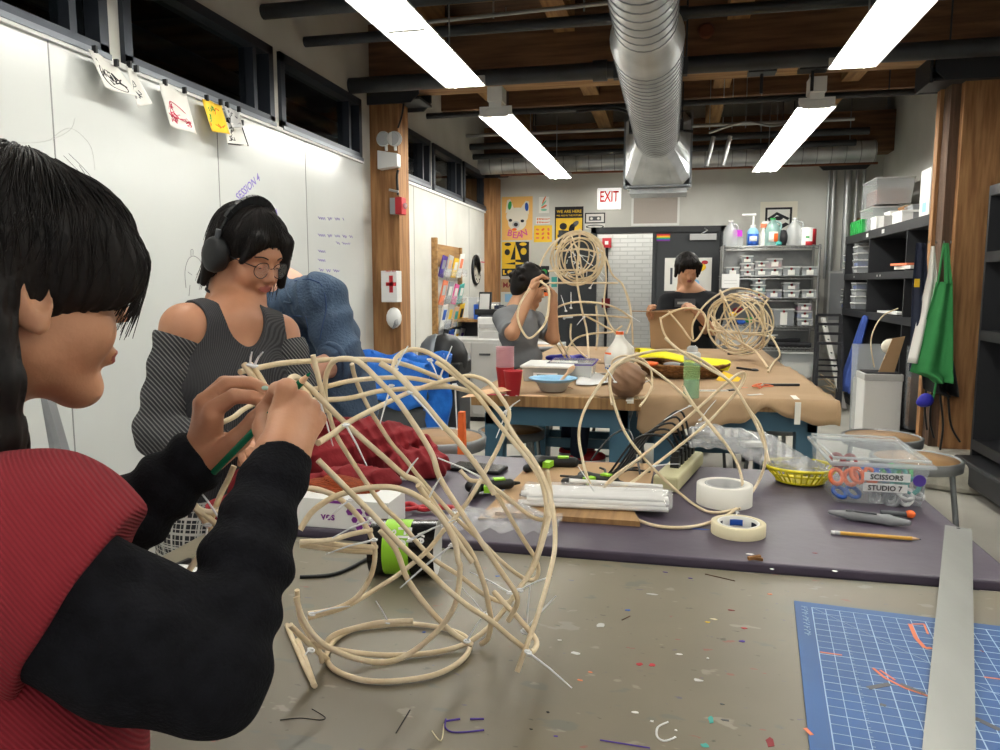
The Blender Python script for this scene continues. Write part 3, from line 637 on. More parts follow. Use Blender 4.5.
def face(P, E, T):
    P([(.5, .22), (1, .22), (1, 1), (.5, 1)], 'ink'); P([(.32, .48), (.5, .95), (.5, .48)], 'ink', .006); P([(.5, .48), (.5, .95), (.7, .48)], 'yellow', .006)
    E(.2, .7, .1, .09, 'ink', .006); E(.8, .72, .11, .1, 'yellow', .006); E(.22, .93, .12, .05, 'ink', .006); E(.78, .93, .13, .05, 'yellow', .006)
    P([(.1, .36), (.5, .41), (.5, .33)], 'ink', .006); P([(.5, .33), (.5, .42), (.92, .37)], 'yellow', .006); P([(0, 0), (1, 0), (1, .22), (0, .22)], 'ink', .005); P([(.04, .04), (.16, .04), (.16, .08), (.1, .08), (.1, .18), (.04, .18)], 'yellow', .006)
    E(.3, .12, .1, .06, 'yellow', .006); P([(.42, .04), (.62, .04), (.52, .18)], 'yellow', .006); E(.72, .12, .08, .06, 'yellow', .006)
poster('face_poster', 502, 242, 529, 276, 'yellow', 'yellow and black abstract face poster below the dog poster', face)
def here(P, E, T):
    P([(.04, .02), (.96, .02), (.96, .74), (.04, .74)], 'yellow'); T('WE ARE HERE', .5, .86, .055, 'yellow'); T('WE ARE IN THE FUTURE', .5, .78, .032, 'yellow')
    E(.3, .55, .13, .08, 'ink', .006); E(.6, .5, .12, .09, 'ink', .006, .8); E(.72, .6, .13, .06, 'dkgrey', .006, .4); P([(.1, .3), (.9, .3), (.9, .36), (.1, .36)], 'ink', .006); P([(.1, .05), (.6, .05), (.6, .26), (.1, .26)], 'ink', .006)
poster('event_poster', 555, 207, 583, 250, 'ink', 'black and yellow poster with gloved hands at its centre, left of the cassette print', here)
def sq1(P, E, T):
    for k in range(9): E(.2+.3*(k % 3), .25+.25*(k//3), .1, .06, ('coral', 'orange')[k % 2], .006, k)
poster('yellow_print', 534, 225.5, 552, 242, 'yellow', 'small square yellow print with orange scribbles', sq1, 'print')
def cs(P, E, T):
    P([(.0, .35), (1, .35), (1, 1), (0, 1)], 'ink'); P([(.06, .42), (.94, .42), (.94, .93), (.06, .93)], 'paper', .006); P([(.2, .52), (.8, .52), (.8, .78), (.2, .78)], 'dkgrey', .0065); E(.33, .65, .07, .08, 'paper', .007); E(.67, .65, .07, .08, 'paper', .007); E(.5, .15, .45, .12, 'ink', .006); E(.5, .15, .38, .07, 'paper', .0065)
poster('cassette_print', 585, 213, 605, 229, 'paper', 'white print of a black cassette tape beside the exit sign', cs, 'print')
poster('green_print', 539, 197, 549, 213, 'paper', 'small white print with green marks right of the dog poster', lambda P, E, T: [E(.5, .2+.2*k, .3, .07, ('mint', 'coral')[k % 2], .006, .3*k) for k in range(4)], 'print')
poster('orange_lettering_print', 536, 217, 550, 224, 'paper', 'tiny white print with faint orange lettering', lambda P, E, T: [E(.12+.15*k, .7-.45*(j), .05, .16, 'coral', .006, .4*k) for k in range(6) for j in (0, 1)], 'print')
poster('brown_sign', 501, 279, 522, 292, 'card', 'brown cardboard sign with dark red lettering below the face poster', lambda P, E, T: T('MAD', .45, .35, .10, 'dkred'), 'sign')
poster('blue_note', 505, 294, 515, 302, 'sky', 'small light blue note below the brown sign', None, 'note')
poster('flower_poster', 539, 266, 549, 296, 'ink', 'small black poster with pink and green shapes behind the raised hands', lambda P, E, T: (E(.5, .8, .3, .1, 'green', .006), E(.5, .55, .3, .12, 'pink', .006), P([(.1, 0), (.9, 0), (.9, .12), (.1, .12)], 'orange', .006)))
poster('teal_note', 551.5, 277, 557, 287, 'teal', 'small teal note beside the dark open door', None, 'note')
def knot(P, E, T):
    P([(.14, .1), (.86, .1), (.86, .86), (.14, .86)], 'ink', .005); P([(.2, .15), (.8, .15), (.8, .81), (.2, .81)], 'paper', .0055)
    P([(.2, .6), (.45, .75), (.8, .6), (.75, .55), (.45, .68), (.25, .52)], 'ink', .006); P([(.2, .3), (.7, .5), (.8, .45), (.3, .2)], 'ink', .006); P([(.3, .6), (.4, .62), (.55, .2), (.45, .2)], 'ink', .006); E(.5, .6, .12, .05, 'ink', .006)
poster('block_print', 760.5, 202, 796, 243, 'cream', 'cream paper with a black interlaced block print above the wire rack', knot, 'print')
def dp(P, E, T):
    E(.72, .72, .16, .14, 'yellow', .006); E(.85, .86, .07, .06, 'red', .006); E(.62, .5, .08, .1, 'blue', .006); E(.65, .25, .1, .1, 'sky', .006); P([(.12, .2), (.17, .2), (.17, .7), (.12, .7)], 'dkgrey', .006)
poster('door_poster', 665, 258, 711, 291, 'paper', 'white poster with yellow, red and blue dots on the dark door', dp)
# corridor wall alarm
al = MB().m('black'); p = at(607, 243, Y=YB+.98); al.bx(p.x-.02, p.x+.02, YB+.97, YB+1.0, .4, p.z); al.m('red').box((p.x, YB+.95, p.z), (.13, .06, .14)).m('white').box((p.x, YB+.915, p.z), (.05, .01, .05)); al.m('dkred').box((p.x, YB+.95, at(607, 303, Y=YB+.98).z), (.12, .06, .14))
al.build('fire_alarm_pull', label='red fire alarm pull station on the white brick wall', category='fire alarm')
# vertical conduits + electrical cabinet in the right corner
for i, (x, zb) in enumerate(((830, 262), (835, 262), (849, 190), (858, 190), (865, 190))):
    a = at(x, 172, Y=YB-.1); b = at(x, zb if i < 2 else 240, Y=YB-.1); r = (.02, .03, .045, .02, .02)[i]
    MB().m('conduit').cyl((a.x, YB-.08, 2.85), (a.x, YB-.08, 1.5 if i < 2 else .9), r, n=10).build('wall_conduit', label=('thin grey conduit left in the corner bundle', 'thicker grey conduit rising from the electrical cabinet', 'thickest pale conduit in the middle of the bundle', 'thin pale conduit right of the thickest one', 'rightmost thin pale conduit of the corner bundle')[i], category='conduit')
a = at(828, 271, Y=YB-.2); b = at(846, 320, Y=YB-.2)
ec = MB().m('ltgrey').bx(a.x, b.x+.06, YB-.25, YB, .55, a.z); ec.m('grey').bx(a.x+.02, b.x+.04, YB-.257, YB-.25, b.z, a.z-.03); ec.m('copper').box((b.x-.04, YB-.26, b.z-.12), (.08, .01, .06))
ec.build('electrical_cabinet', label='pale grey electrical cabinet in the back right corner', category='cabinet')
# ================================================================ LEFT WALL THINGS
def hang(name, pts, base, label, marks=None, X=XL+.06, cat='print', lean=.05):
    # a sheet clipped at its top edge: px corners tl,tr,br,bl; slightly curled at the bottom
    q = [at(*p, X=X) for p in pts]
    def fn(u, v):
        a = q[0].lerp(q[1], u); b = q[3].lerp(q[2], u); p = a.lerp(b, v); p.x += lean*v*v+.012*math.sin(u*6+v*3); return p
    w = MB().m(base).sheet(fn, 10, 10, .0015)
    if marks:
        for m, pl, r in marks:
            w.m(m).tube(cr([fn(u, v)+Vector((.002, 0, 0)) for u, v in pl], 4), r*.5, 4)
    w.m('black').box(q[0].lerp(q[1], .15)+Vector((.01, 0, .01)), (.02, .012, .03)).box(q[0].lerp(q[1], .85)+Vector((.01, 0, .01)), (.02, .012, .03))
    return w.build(name, label=label, category=cat)
def scrib(n, seed, u0=.15, u1=.85, v0=.15, v1=.85, k=5):
    r = random.Random(seed); out = []
    for _ in range(n):
        cx, cy = r.uniform(u0, u1), r.uniform(v0, v1); out.append([(min(u1, max(u0, cx+r.uniform(-.14, .14))), min(v1, max(v0, cy+r.uniform(-.12, .12)))) for _ in range(k)])
    return out
hang('screen_print', [(88, 49), (119, 68), (129, 98), (95, 88)], 'paper', 'white cloth print with black outlined lettering, leftmost on the left wall',
     [('ink', [(.1, .2), (.3, .45), (.45, .5), (.6, .62), (.7, .55)], .005), ('ink', [(.15, .35), (.15, .6), (.4, .85), (.65, .95), (.75, .8), (.7, .6)], .005), ('ink', [(.65, .35), (.72, .55), (.8, .5), (.72, .62), (.78, .75), (.68, .66), (.58, .7), (.66, .56), (.65, .35)], .007)]+[('ink', p, .004) for p in scrib(5, 3, .15, .6, .35, .75)])
hang('screen_print', [(126, 66), (136, 72), (142, 104), (128, 108)], 'paper', 'crumpled white cloth strip with dark lettering beside the leftmost print', [('dkgrey', p, .004) for p in scrib(6, 5, .2, .8, .3, .8)])
hang('screen_print', [(159, 83), (187, 94), (187, 135), (161, 126)], 'paper', 'white cloth print with a red drawing hanging from the window ledge', [('pink_ink', p, .004) for p in scrib(12, 11, .25, .85, .3, .85)]+[('pink_ink', [(.2, .5), (.3, .35), (.8, .5), (.85, .75), (.15, .68), (.2, .5)], .005)])
hang('screen_print', [(202, 99), (222, 105), (221, 135), (203, 131)], 'yellow', 'bright yellow cloth print with green and orange motifs', [('green', p, .004) for p in scrib(6, 21)]+[('orange', p, .004) for p in scrib(4, 22)])
hang('screen_print', [(223, 106), (240, 112), (234, 128), (224, 128)], 'ltgrey', 'grey crumpled cloth tucked behind the black framed print', [('dkgrey', p, .003) for p in scrib(5, 23)])
hang('screen_print', [(224, 122), (243, 125), (240, 147), (219, 145)], 'paper', 'white print with a thick black border, rightmost on the ledge', [('ink', [(.95, .0), (.95, .95)], .007), ('ink', [(.05, .95), (.95, .97)], .007)]+[('ink', p, .004) for p in scrib(7, 24, .15, .6, .1, .8)], X=XL+.075)
# things on the first left column (front face Y = 6.15)
CF = 6.145
def cpt(x, y): return at(x, y, Y=CF)
t = empty('emergency_light', cpt(390, 165), 'white emergency light with two round lamp heads on the left timber column', 'emergency light')
a = cpt(381, 152); b = cpt(401, 170); MB().m('white').prism([(0, 0), (b.x-a.x, .02), (b.x-a.x, a.z-b.z-.03), (0, a.z-b.z)], (a.x, CF, b.z), (1, 0, 0), (0, 0, 1), .09, Vector((0, -1, 0))).build('housing', parent=t, bevel=.006)
for px in (388, 397):
    p = cpt(px, 141); w = MB().m('ltgrey').lathe((p.x, CF-.05, p.z), [(.02, 0), (.05, .01), (.062, .05), (.058, .055)], ax=Matrix.Rotation(math.pi/2, 3, 'X') @ Matrix.Rotation(.3 if px > 390 else -.1, 3, 'Y')); w.m('clear2').lathe((p.x, CF-.105, p.z), [(0, 0), (.055, .004)], ax=Matrix.Rotation(math.pi/2, 3, 'X')); w.m('white').cyl((p.x, CF-.04, a.z), (p.x, CF-.05, p.z), .012)
    w.build('lamp_head', parent=t)
MB().m('black').tube(cr([cpt(398, 128), cpt(402, 115), cpt(404, 100)]), .008, 6).build('cord', parent=t)
t = empty('fire_alarm_strobe', cpt(402, 207), 'red fire alarm strobe on the right edge of the left timber column', 'fire alarm')
p = cpt(398, 207); MB().m('grey').box((p.x-.01, CF-.05, p.z), (.05, .1, .13)).build('back_box', parent=t); MB().m('red').box((p.x+.045, CF-.06, p.z), (.06, .11, .14)).build('cover', parent=t, bevel=.006); MB().m('clear2').ell((p.x+.085, CF-.06, p.z), (.02, .03, .025)).build('strobe_lens', parent=t)
w = MB().m('black').tube(cr([cpt(398, 195), cpt(397, 178), cpt(398, 170)]), .012, 6); w.m('conduit').cyl(cpt(390, 190)-Vector((0, .02, 0)), cpt(399, 192)-Vector((0, .02, 0)), .01); w.build('alarm_conduit', label='short black conduit above the red strobe', category='conduit')
a = cpt(386, 271); b = cpt(402, 302); t = empty('first_aid_box', (a.x, CF, b.z), 'white first aid box with a red cross on the timber column', 'first aid box')
MB().m('white').bx(a.x, b.x, CF-.12, CF, b.z, a.z).build('cabinet_body', parent=t, bevel=.005)
cx = (a.x+b.x)/2+.02; cz = (a.z+b.z)/2+.02; w = MB().m('red').bx(cx-.045, cx+.045, CF-.124, CF-.121, cz-.015, cz+.015); w.bx(cx-.016, cx+.016, CF-.124, CF-.121, cz-.07, cz+.07); w; w.text('FIRST AID', (cx, CF-.124, cz+.1), (1, 0, 0), (0, 0, 1), .02); w.build('red_cross', parent=t)
a = cpt(389, 307); b = cpt(404, 328); t = empty('soap_dispenser', (a.x, CF, b.z), 'white wall dispenser below the first aid box', 'dispenser')
MB().m('white').ell(((a.x+b.x)/2, CF-.06, (a.z+b.z)/2), ((b.x-a.x)/2, .065, (a.z-b.z)/2)).build('housing', parent=t); MB().m('grey').prism([(0, 0), (.035, .04), (.03, .08)], (b.x-.045, CF-.11, b.z), (1, 0, 0), (0, 0, 1), .06).build('nozzle', parent=t)
# clock on the left wall
p = at(475, 270, X=XL); t = empty('wall_clock', (XL, p.y, p.z-.19), 'round black rimmed wall clock on the left wall', 'clock'); RX = Matrix.Rotation(math.pi/2, 3, 'Y')
MB().m('black').lathe((XL, p.y, p.z), [(.19, 0), (.2, .02), (.185, .034), (.165, .032), (.165, .024)], 28, RX, cap=False).build('rim', parent=t)
MB().m('cream').lathe((XL, p.y, p.z), [(0, .0345), (.168, .0345)], 28, RX).build('dial', parent=t)
w = MB().m('ink')
for k in range(12):
    c, s = math.cos(k*math.pi/6), math.sin(k*math.pi/6); w.bar((XL+.0365, p.y+.125*s, p.z+.125*c), (XL+.0365, p.y+.15*s, p.z+.15*c), .012, .003)
w.build('hour_marks', parent=t); MB().m('ink').bar((XL+.038, p.y, p.z), (XL+.038, p.y+.08, p.z-.04), .01, .003).bar((XL+.038, p.y, p.z), (XL+.038, p.y-.02, p.z+.12), .008, .003).build('hands', parent=t)
p = at(478, 265, X=XL)
MB().m('pink_ink').bx(XL, XL+.003, 9.95, 10.4, 1.72, 1.735).bx(XL, XL+.003, 9.95, 10.4, 1.28, 1.295).build('wall_tape', label='two faint pink tape lines on the wall beside the clock', category='tape')
# brochure rack on the left wall
y0, y1 = 7.8, 8.85; t = empty('brochure_rack', (XL, y0, .3), 'wooden brochure rack with clear pockets on the left wall', 'brochure rack')
MB().m('joist').bx(XL, XL+.06, y0, y0+.04, .3, 1.92).build('side_board', parent=t); MB().m('joist').bx(XL, XL+.05, y1-.04, y1, .3, 1.86).build('side_board', parent=t)
MB().m('joist').bx(XL, XL+.02, y0, y1, 1.62, 1.86).build('header_board', parent=t)
rr = random.Random(4); cols = ['violet', 'ltgrey', 'yellow', 'paper', 'coral', 'grey', 'pink', 'teal', 'paper', 'ltgrey', 'peach', 'yellow', 'ink', 'blue', 'paper', 'white']
k = 0
for zi, z in enumerate((1.50, 1.20, .93, .66)):
    MB().m('clear').prism([(0, 0), (.10, .09), (.10, .095), (0, .01)], (XL+.02, y0+.05, z-.03), (1, 0, 0), (0, 0, 1), y1-y0-.08, Vector((0, 1, 0))).bx(XL+.115, XL+.118, y0+.05, y1-.03, z+.02, z+.10).build('clear_pocket', parent=t)
    for j in range(4):
        y = y0+.12+j*.235; h = rr.uniform(.22, .29); c = cols[k % 16]; k += 1; q = ('magenta leaflet',)
        w = MB().m(c).box((XL+.075, y+.05, z+h/2), (.012, .17, h), R=Matrix.Rotation(.22, 3, 'Y') @ Matrix.Rotation(rr.uniform(-.12, .12), 3, 'X'))
        w.m(cols[(k*5) % 16]).box((XL+.083, y+.05, z+h*.6), (.012, .11, h*.4), R=Matrix.Rotation(.22, 3, 'Y'))
        row = ('top', 'second', 'third', 'bottom')[zi]; nm = {'violet': 'violet', 'ltgrey': 'light grey', 'yellow': 'yellow', 'paper': 'white', 'coral': 'orange', 'grey': 'grey', 'pink': 'pink', 'teal': 'green', 'peach': 'tan', 'ink': 'black', 'blue': 'blue', 'white': 'bright white'}[c]
        w.build('leaflet', label='%s leaflet in the %s row of the wall rack' % (nm, row), category='leaflet', group='leaflets in the brochure rack')
# ================================================================ PRINTER, CABINETS, BINS (left rear)
def cabinet(name, x0, x1, y0, y1, z1, label, doors=2, m='ltgrey'):
    t = empty(name, ((x0+x1)/2, (y0+y1)/2, 0), label, 'cabinet'); MB().m(m).bx(x0, x1, y0, y1, .05, z1).build('cabinet_body', parent=t, bevel=.006); MB().m('black').bx(x0+.03, x1-.03, y0+.03, y1, 0, .05).build('plinth', parent=t)
    n = doors; W_ = (x1-x0)/n
    for i in range(n):
        d = MB().m(m).bx(x0+i*W_+.008, x0+(i+1)*W_-.008, y0-.018, y0, .08, z1-.03).build('door', parent=t, bevel=.004)
        MB().m('dkgrey').bx(x0+i*W_+W_*.3, x0+(i+1)*W_-W_*.3, y0-.03, y0-.018, z1-.16, z1-.14).build('handle', parent=d)
    return t
a = at(452, 348, Y=8.0); b = at(500, 350, Y=8.0)
cabinet('office_cabinet', -2.3, -1.72, 7.6, 8.1, .86, 'light grey cabinet with rounded front left of the printer'); cabinet('office_cabinet', -1.70, -1.12, 7.8, 8.3, .80, 'light grey low cabinet under the white printer')
pa = at(477, 317, Y=7.8); pb = at(498, 352, Y=7.8); t = empty('printer', (-1.55, 8, .8), 'white office printer on the grey cabinet', 'printer')
MB().m('white').bx(pa.x, pa.x+.42, 7.82, 8.22, .8, pa.z).build('printer_body', parent=t, bevel=.01); MB().m('ltgrey').bx(pa.x+.02, pa.x+.4, 7.80, 7.82, .86, .93).build('paper_tray', parent=t); MB().m('ltgrey').bx(pa.x+.02, pa.x+.4, 7.80, 7.82, .97, 1.01).build('paper_tray', parent=t); MB().m('dkgrey').bx(pa.x+.03, pa.x+.38, 7.84, 8.2, pa.z, pa.z+.02).build('scanner_lid', parent=t)
sp = at(485, 304, Y=7.95); t = empty('desk_phone', (sp.x, 7.95, pa.z+.02), 'black touchscreen console standing on the printer', 'phone')
MB().m('black').box((sp.x, 7.95, sp.z), (.14, .03, .26), R=Matrix.Rotation(-.25, 3, 'X')).build('console_body', parent=t, bevel=.006); MB().m('ltgrey').box((sp.x, 7.925, sp.z+.01), (.105, .012, .2), R=Matrix.Rotation(-.25, 3, 'X')).build('screen', parent=t); MB().m('black').box((sp.x+.03, 7.95, pa.z+.05), (.26, .14, .06)).build('base', parent=t, bevel=.01)
w = MB().m('clear2')
for k in range(3): w.bx(-2.3+.12*k, -2.2+.12*k, 8.55, 8.75, 1.03, 1.28-.03*k)
w.build('clear_file_holder', label='clear plastic file holders left of the printer', category='file holder')
t = empty('side_shelf', (-2.2, 8.5, 0), 'low wooden shelf of books behind the grey cabinet', 'shelf'); MB().m('joist').bx(XL+.02, -1.75, 8.4, 8.85, 1.0, 1.03).build('shelf_board', parent=t); MB().m('dkgrey').bx(XL+.02, -1.75, 8.8, 8.85, 0, 1.0).bx(XL+.02, XL+.05, 8.4, 8.85, 0, 1.0).bx(-1.78, -1.75, 8.4, 8.85, 0, 1.0).build('side_panels', parent=t)
for k in range(6): MB().m(('blue', 'navy', 'teal', 'paper', 'navy', 'dkgrey')[k]).bx(-2.2+.06*k, -2.15+.06*k, 8.42, 8.7, 1.031, 1.2-.01*(k % 3)).build('book', label='%s book on the low shelf behind the cabinet' % ('blue', 'navy', 'teal', 'white', 'second navy', 'charcoal')[k], category='book', group='books on the low shelf')
# blue recycling bin with liner
bc = at(400, 400, Y=3.4); bx_, by_ = at(393, 352, Y=4.9).x, 4.9; t = empty('recycling_bin', (bx_, by_, 0), 'blue lined recycling bin behind the rattan sculpture', 'bin')
MB().m('dkgrey').box((bx_, by_, .31), (.60, .42, .62)).build('bin_body', parent=t, bevel=.03)
lin = MB().m('bag_blue')
def lf_(u, v):
    a = u*2*math.pi; c, s = math.cos(a), math.sin(a); q = max(abs(c), abs(s)); w_ = 1+.04*math.sin(13*a)+.03*math.sin(29*a+v*5); return Vector((bx_+.345*c/q*w_*.97**(v*4), by_+.25*s/q*w_, .94-.30*v+.02*math.sin(9*a)*(1-v)-.04*math.sin(5*a+1)*v))
lin.sheet(lf_, 64, 8, -.003); lin.build('bin_liner', parent=t); MB().m('dkgrey').box((bx_, by_, .73), (.62, .44, .16)).build('bin_collar', parent=t, bevel=.03)
w = MB().m('bag_blue'); w.sheet(lambda u, v: Vector((bx_+.30+.12*u+.02*math.sin(9*v+u*4), by_-.2+.14*u, .93-.62*v)), 6, 10, .003); w.build('liner_flap', parent=t)
# dome lid bin
dp_ = at(443, 352, Y=4.6); dxx, dyy = at(443, 345, Y=5.5).x, 5.5; t = empty('dome_lid_bin', (dxx, dyy, 0), 'tall trash can with rounded black and steel dome lid', 'trash can')
MB().m('dkgrey').box((dxx, dyy, .38), (.34, .34, .76)).build('can_body', parent=t, bevel=.02); MB().m('black').box((dxx, dyy, .80), (.35, .35, .1)).build('collar', parent=t, bevel=.01)
w = MB().m('black'); w.ell((dxx+.02, dyy, .86), (.175, .175, .2)); w.build('dome_lid', parent=t); w = MB().m('frame_edge'); w.ell((dxx-.06, dyy-.0, .865), (.13, .178, .19)); w.m('blue').ell((dxx-.1, dyy-.165, .93), (.018, .01, .018)); w.build('steel_panel', parent=t)

# ================================================================ STOOLS
def stool(x, y, h, label, rot=0, seat='stool_wood', group='round work stools'):
    t = empty('work_stool', (x, y, 0), label, 'stool', group)
    MB().m('steel_stool').lathe((x, y, h-.04), [(.165, 0), (.182, .005), (.185, .045), (.172, .05), (.168, .042)], 28).build('seat_rim', parent=t)
    MB().m(seat).lathe((x, y, h-.03), [(.168, 0), (.168, .034), (0, .036)], 28).build('seat', parent=t)
    for k in range(4):
        a = rot+math.pi/4+k*math.pi/2; MB().m('steel_stool').cyl((x+.14*math.cos(a), y+.14*math.sin(a), h-.04), (x+.22*math.cos(a), y+.22*math.sin(a), 0), .012, n=8).build('leg', parent=t)
    MB().m('steel_stool').tube([(x+.185*math.cos(i*math.pi/12), y+.185*math.sin(i*math.pi/12), .26) for i in range(24)], .008, 6, True).build('foot_ring', parent=t)
    return t
for px, py, d, lb in ((882, 437, 3.75, 'round stool with brown seat under the aprons, left of two behind the scissors box'), (916, 459, 3.32, 'round stool with brown seat right behind the scissors box'),
                      (438, 438, 2.9, 'round stool with wood seat behind the red cloth')):
    p = atd(px, py, d); stool(p.x, p.y, p.z, lb, .3)
stool(-.95, 4.8, .70, 'stool the man in the grey tee sits on', .2)
p = at(548, 345, Y=6.6); stool(-1.15, 6.9, .86, 'tall stool behind the man in the grey tee', .5)
p = atd(490, 440, 3.7); stool(p.x, 4.05, .62, 'stool tucked under the butcher block table at left', .1, group='round work stools')
stool(-.35, 5.3, .62, 'stool under the middle of the far table', .7); stool(.3, 5.6, .62, 'stool under the far table near the black shoes', .2); stool(.62, 4.6, .62, 'stool under the right end of the far table', .4)

# ================================================================ TABLES
# foreground table
t = empty('work_table', (-.17, 1.0, 0), 'paint-stained grey work table in the foreground', 'table')
gt = MB().m('grey_top').bx(-.95, .60, .60, 1.405, .865, .90).build('tabletop', parent=t, bevel=.004)
MB().m('blue_frame').bx(-.9, .55, .66, 1.36, .79, .865).build('apron_frame', parent=t)
for x in (-.87, .52):
    for y in (.69, 1.33): MB().m('blue_frame').bx(x-.03, x+.03, y-.03, y+.03, 0, .79).build('leg', parent=t)
mk = MB()
def tp(px, py, z=.9006): return at(px, py, Z=z)
def blob(px, py, rx, ry, m, n=9, seed=0):
    rx *= .75; ry *= .7; r = random.Random(px*7+py+seed); c = tp(px, py); k = [r.uniform(.6, 1.2) for _ in range(n)]
    mk.m(m).prism([(rx*k[i]*math.cos(2*math.pi*i/n), ry*k[i]*math.sin(2*math.pi*i/n)) for i in range(n)], (c.x, c.y, .9002), (1, 0, 0), (0, 1, 0), .0005)
def stroke(pts, w_, m): mk.m(m).tube(cr([tp(*p) for p in pts], 4), w_, 4)
stroke([(446, 719), (445, 727), (452, 732), (466, 732), (484, 730)], .0013, 'violet'); stroke([(446, 721), (460, 719)], .0015, 'violet'); stroke([(470, 719), (484, 719)], .0015, 'violet')
stroke([(668, 722), (658, 727), (657, 736), (664, 741), (674, 738)], .0014, 'white'); blob(652, 721, .003, .003, 'white'); blob(676, 730, .003, .002, 'white'); blob(675, 737, .003, .002, 'white'); blob(635, 712, .008, .004, 'white')
for px, py, rx, ry, m in ((640, 664, .007, .006, 'red'), (652, 665, .006, .006, 'red'), (708, 658, .003, .003, 'white'), (679, 654, .006, .003, 'white'), (576, 653, .010, .006, 'white'), (744, 628, .007, .004, 'red'), (742, 641, .007, .004, 'violet'), (714, 619, .009, .004, 'masking'),
                          (708, 622, .006, .003, 'yellow'), (731, 610, .007, .003, 'dkred'), (770, 742, .008, .016, 'dkred'), (698, 680, .01, .006, 'ltgrey'), (651, 594, .014, .006, 'ltgrey'), (770, 594, .007, .003, 'coral'), (628, 610, .006, .005, 'blue'), (497, 576, .006, .004, 'blue'), (424, 632, .004, .003, 'blue'), (600, 625, .01, .012, 'ltgrey'), (560, 640, .006, .003, 'paper'),
                          (722, 704, .004, .003, 'dkgrey'), (725, 720, .007, .003, 'dkgrey'), (711, 720, .005, .012, 'teal'), (705, 745, .008, .006, 'teal'), (548, 712, .003, .003, 'ink'), (531, 729, .003, .002, 'ink'), (556, 736, .004, .002, 'violet'), (690, 578, .006, .003, 'violet'), (665, 572, .008, .002, 'violet'), (580, 680, .006, .003, 'coral'), (590, 672, .004, .003, 'coral')): blob(px, py, rx, ry, m)
stroke([(396, 733), (410, 710)], .0008, 'ink'); stroke([(280, 720), (300, 718), (320, 720), (325, 717), (312, 709)], .0006, 'ink'); stroke([(705, 574), (735, 581)], .001, 'timber_dark'); stroke([(432, 731), (441, 741), (444, 724)], .0008, 'masking'); stroke([(630, 616), (622, 620)], .001, 'timber_dark'); stroke([(600, 740), (650, 748)], .001, 'violet')
sm = mk; 

mk.build('paint_marks', parent=t, kind='stuff', label='drips and doodles of dried paint')
# purple covered table
t = empty('work_table', (-.17, 1.78, 0), 'work table covered with dark purple vinyl behind the grey table', 'table')
MB().m('purple_top').bx(-.95, .60, 1.412, 2.16, .895, .915).build('tabletop', parent=t, bevel=.004)
MB().m('blue_frame').bx(-.9, .55, 1.46, 2.1, .80, .895).build('apron_frame', parent=t)
for x in (-.87, .52):
    for y in (1.49, 2.07): MB().m('blue_frame').bx(x-.03, x+.03, y-.03, y+.03, 0, .80).build('leg', parent=t)
mk2 = MB()
for px, py, rx, ry, m in ((750, 554, .008, .004, 'white'), (835, 571, .005, .004, 'white'), (772, 569, .004, .003, 'white'), (590, 585, .0, .0, 'white'), (712, 478, .012, .005, 'yellow'), (815, 553, .005, .002, 'dkred'), (700, 529, .02, .003, 'blue')):
    if rx: c = at(px, py, Z=.9155); mk2.m(m).prism([(rx*math.cos(i), ry*math.sin(i)*(1+.3*math.sin(3*i))) for i in range(6)], (c.x, c.y, .9152), (1, 0, 0), (0, 1, 0), .0004)
mk2.build('paint_marks', parent=t, kind='stuff')
PZ = .9152
# far butcher block tables
def far_table(x0, x1, y0, y1, label):
    t = empty('butcher_block_table', ((x0+x1)/2, (y0+y1)/2, 0), label, 'table')
    w = MB().m('butcher').bx(x0, x1, y0, y1, .845, .90); w.build('tabletop', parent=t, bevel=.003)
    MB().m('blue_frame').bx(x0+.06, x1-.06, y0+.05, y0+.10, .75, .845).bx(x0+.06, x1-.06, y1-.1, y1-.05, .75, .845).bx(x0+.06, x0+.1, y0+.05, y1-.05, .75, .845).bx(x1-.1, x1-.06, y0+.05, y1-.05, .75, .845).build('apron_frame', parent=t)
    for x in (x0+.10, x1-.10):
        for y in (y0+.1, y1-.1):
            l = MB().m('blue_frame').bx(x-.045, x+.045, y-.045, y+.045, .12, .80).build('leg', parent=t); MB().m('black').cyl((x-.015, y, .055), (x+.015, y, .055), .055, n=14).bx(x-.02, x+.02, y-.02, y+.02, .06, .12).build('caster', parent=l)
    MB().m('blue_frame').bx(x0+.1, x1-.1, y0+.08, y0+.12, .36, .42).build('stretcher', parent=t); MB().m('blue_frame').bx(x0+.1, x1-.1, y1-.12, y1-.08, .36, .42).build('stretcher', parent=t)
    return t
far_table(-.93, -.125, 3.5, 5.0, 'butcher block table with blue legs, front left of the far group'); far_table(-.12, .72, 3.6, 5.05, 'blue legged table draped in brown paper, front right of the far group')
far_table(-.95, .70, 5.06, 6.42, 'long blue legged table at the back of the far group')
# kraft paper covers
kp = MB().m('kraft'); kp.sheet(lambda u, v: Vector((-.92+.80*u+.006*math.sin(17*v), 3.53+.012*math.sin(21*u)+.01*math.sin(47*u)+1.5*v, .9035+.0015*math.sin(9*u+11*v))), 30, 20, .0012)
kp.build('kraft_paper', label='brown kraft paper lying flat on the front left far table', category='paper')
def kfold(u, v):
    x = -.145+.885*u+.004*math.sin(40*v)
    e = .115+.02*math.sin(6*u)+.008*math.sin(37*u) - .06*math.exp(-((u-.66)/.09)**2)+.06*math.exp(-((u-.08)/.12)**2)
    s = v*(1.5+e)-e
    if s < 0: return Vector((x, 3.585-.012*math.sin(8*u)-.02*min(1, -s*10), .905+s+.0))
    return Vector((x, 3.59+s, .9065+.0015*math.sin(8*u+9*v)))
kp2 = MB().m('kraft').sheet(kfold, 40, 60, .0015); kp2.m('kraft').sheet(lambda u, v: Vector((-.148-.0*u, 3.60+.3*u, .90-.10*v*(1-.5*u))), 6, 4, .0015)
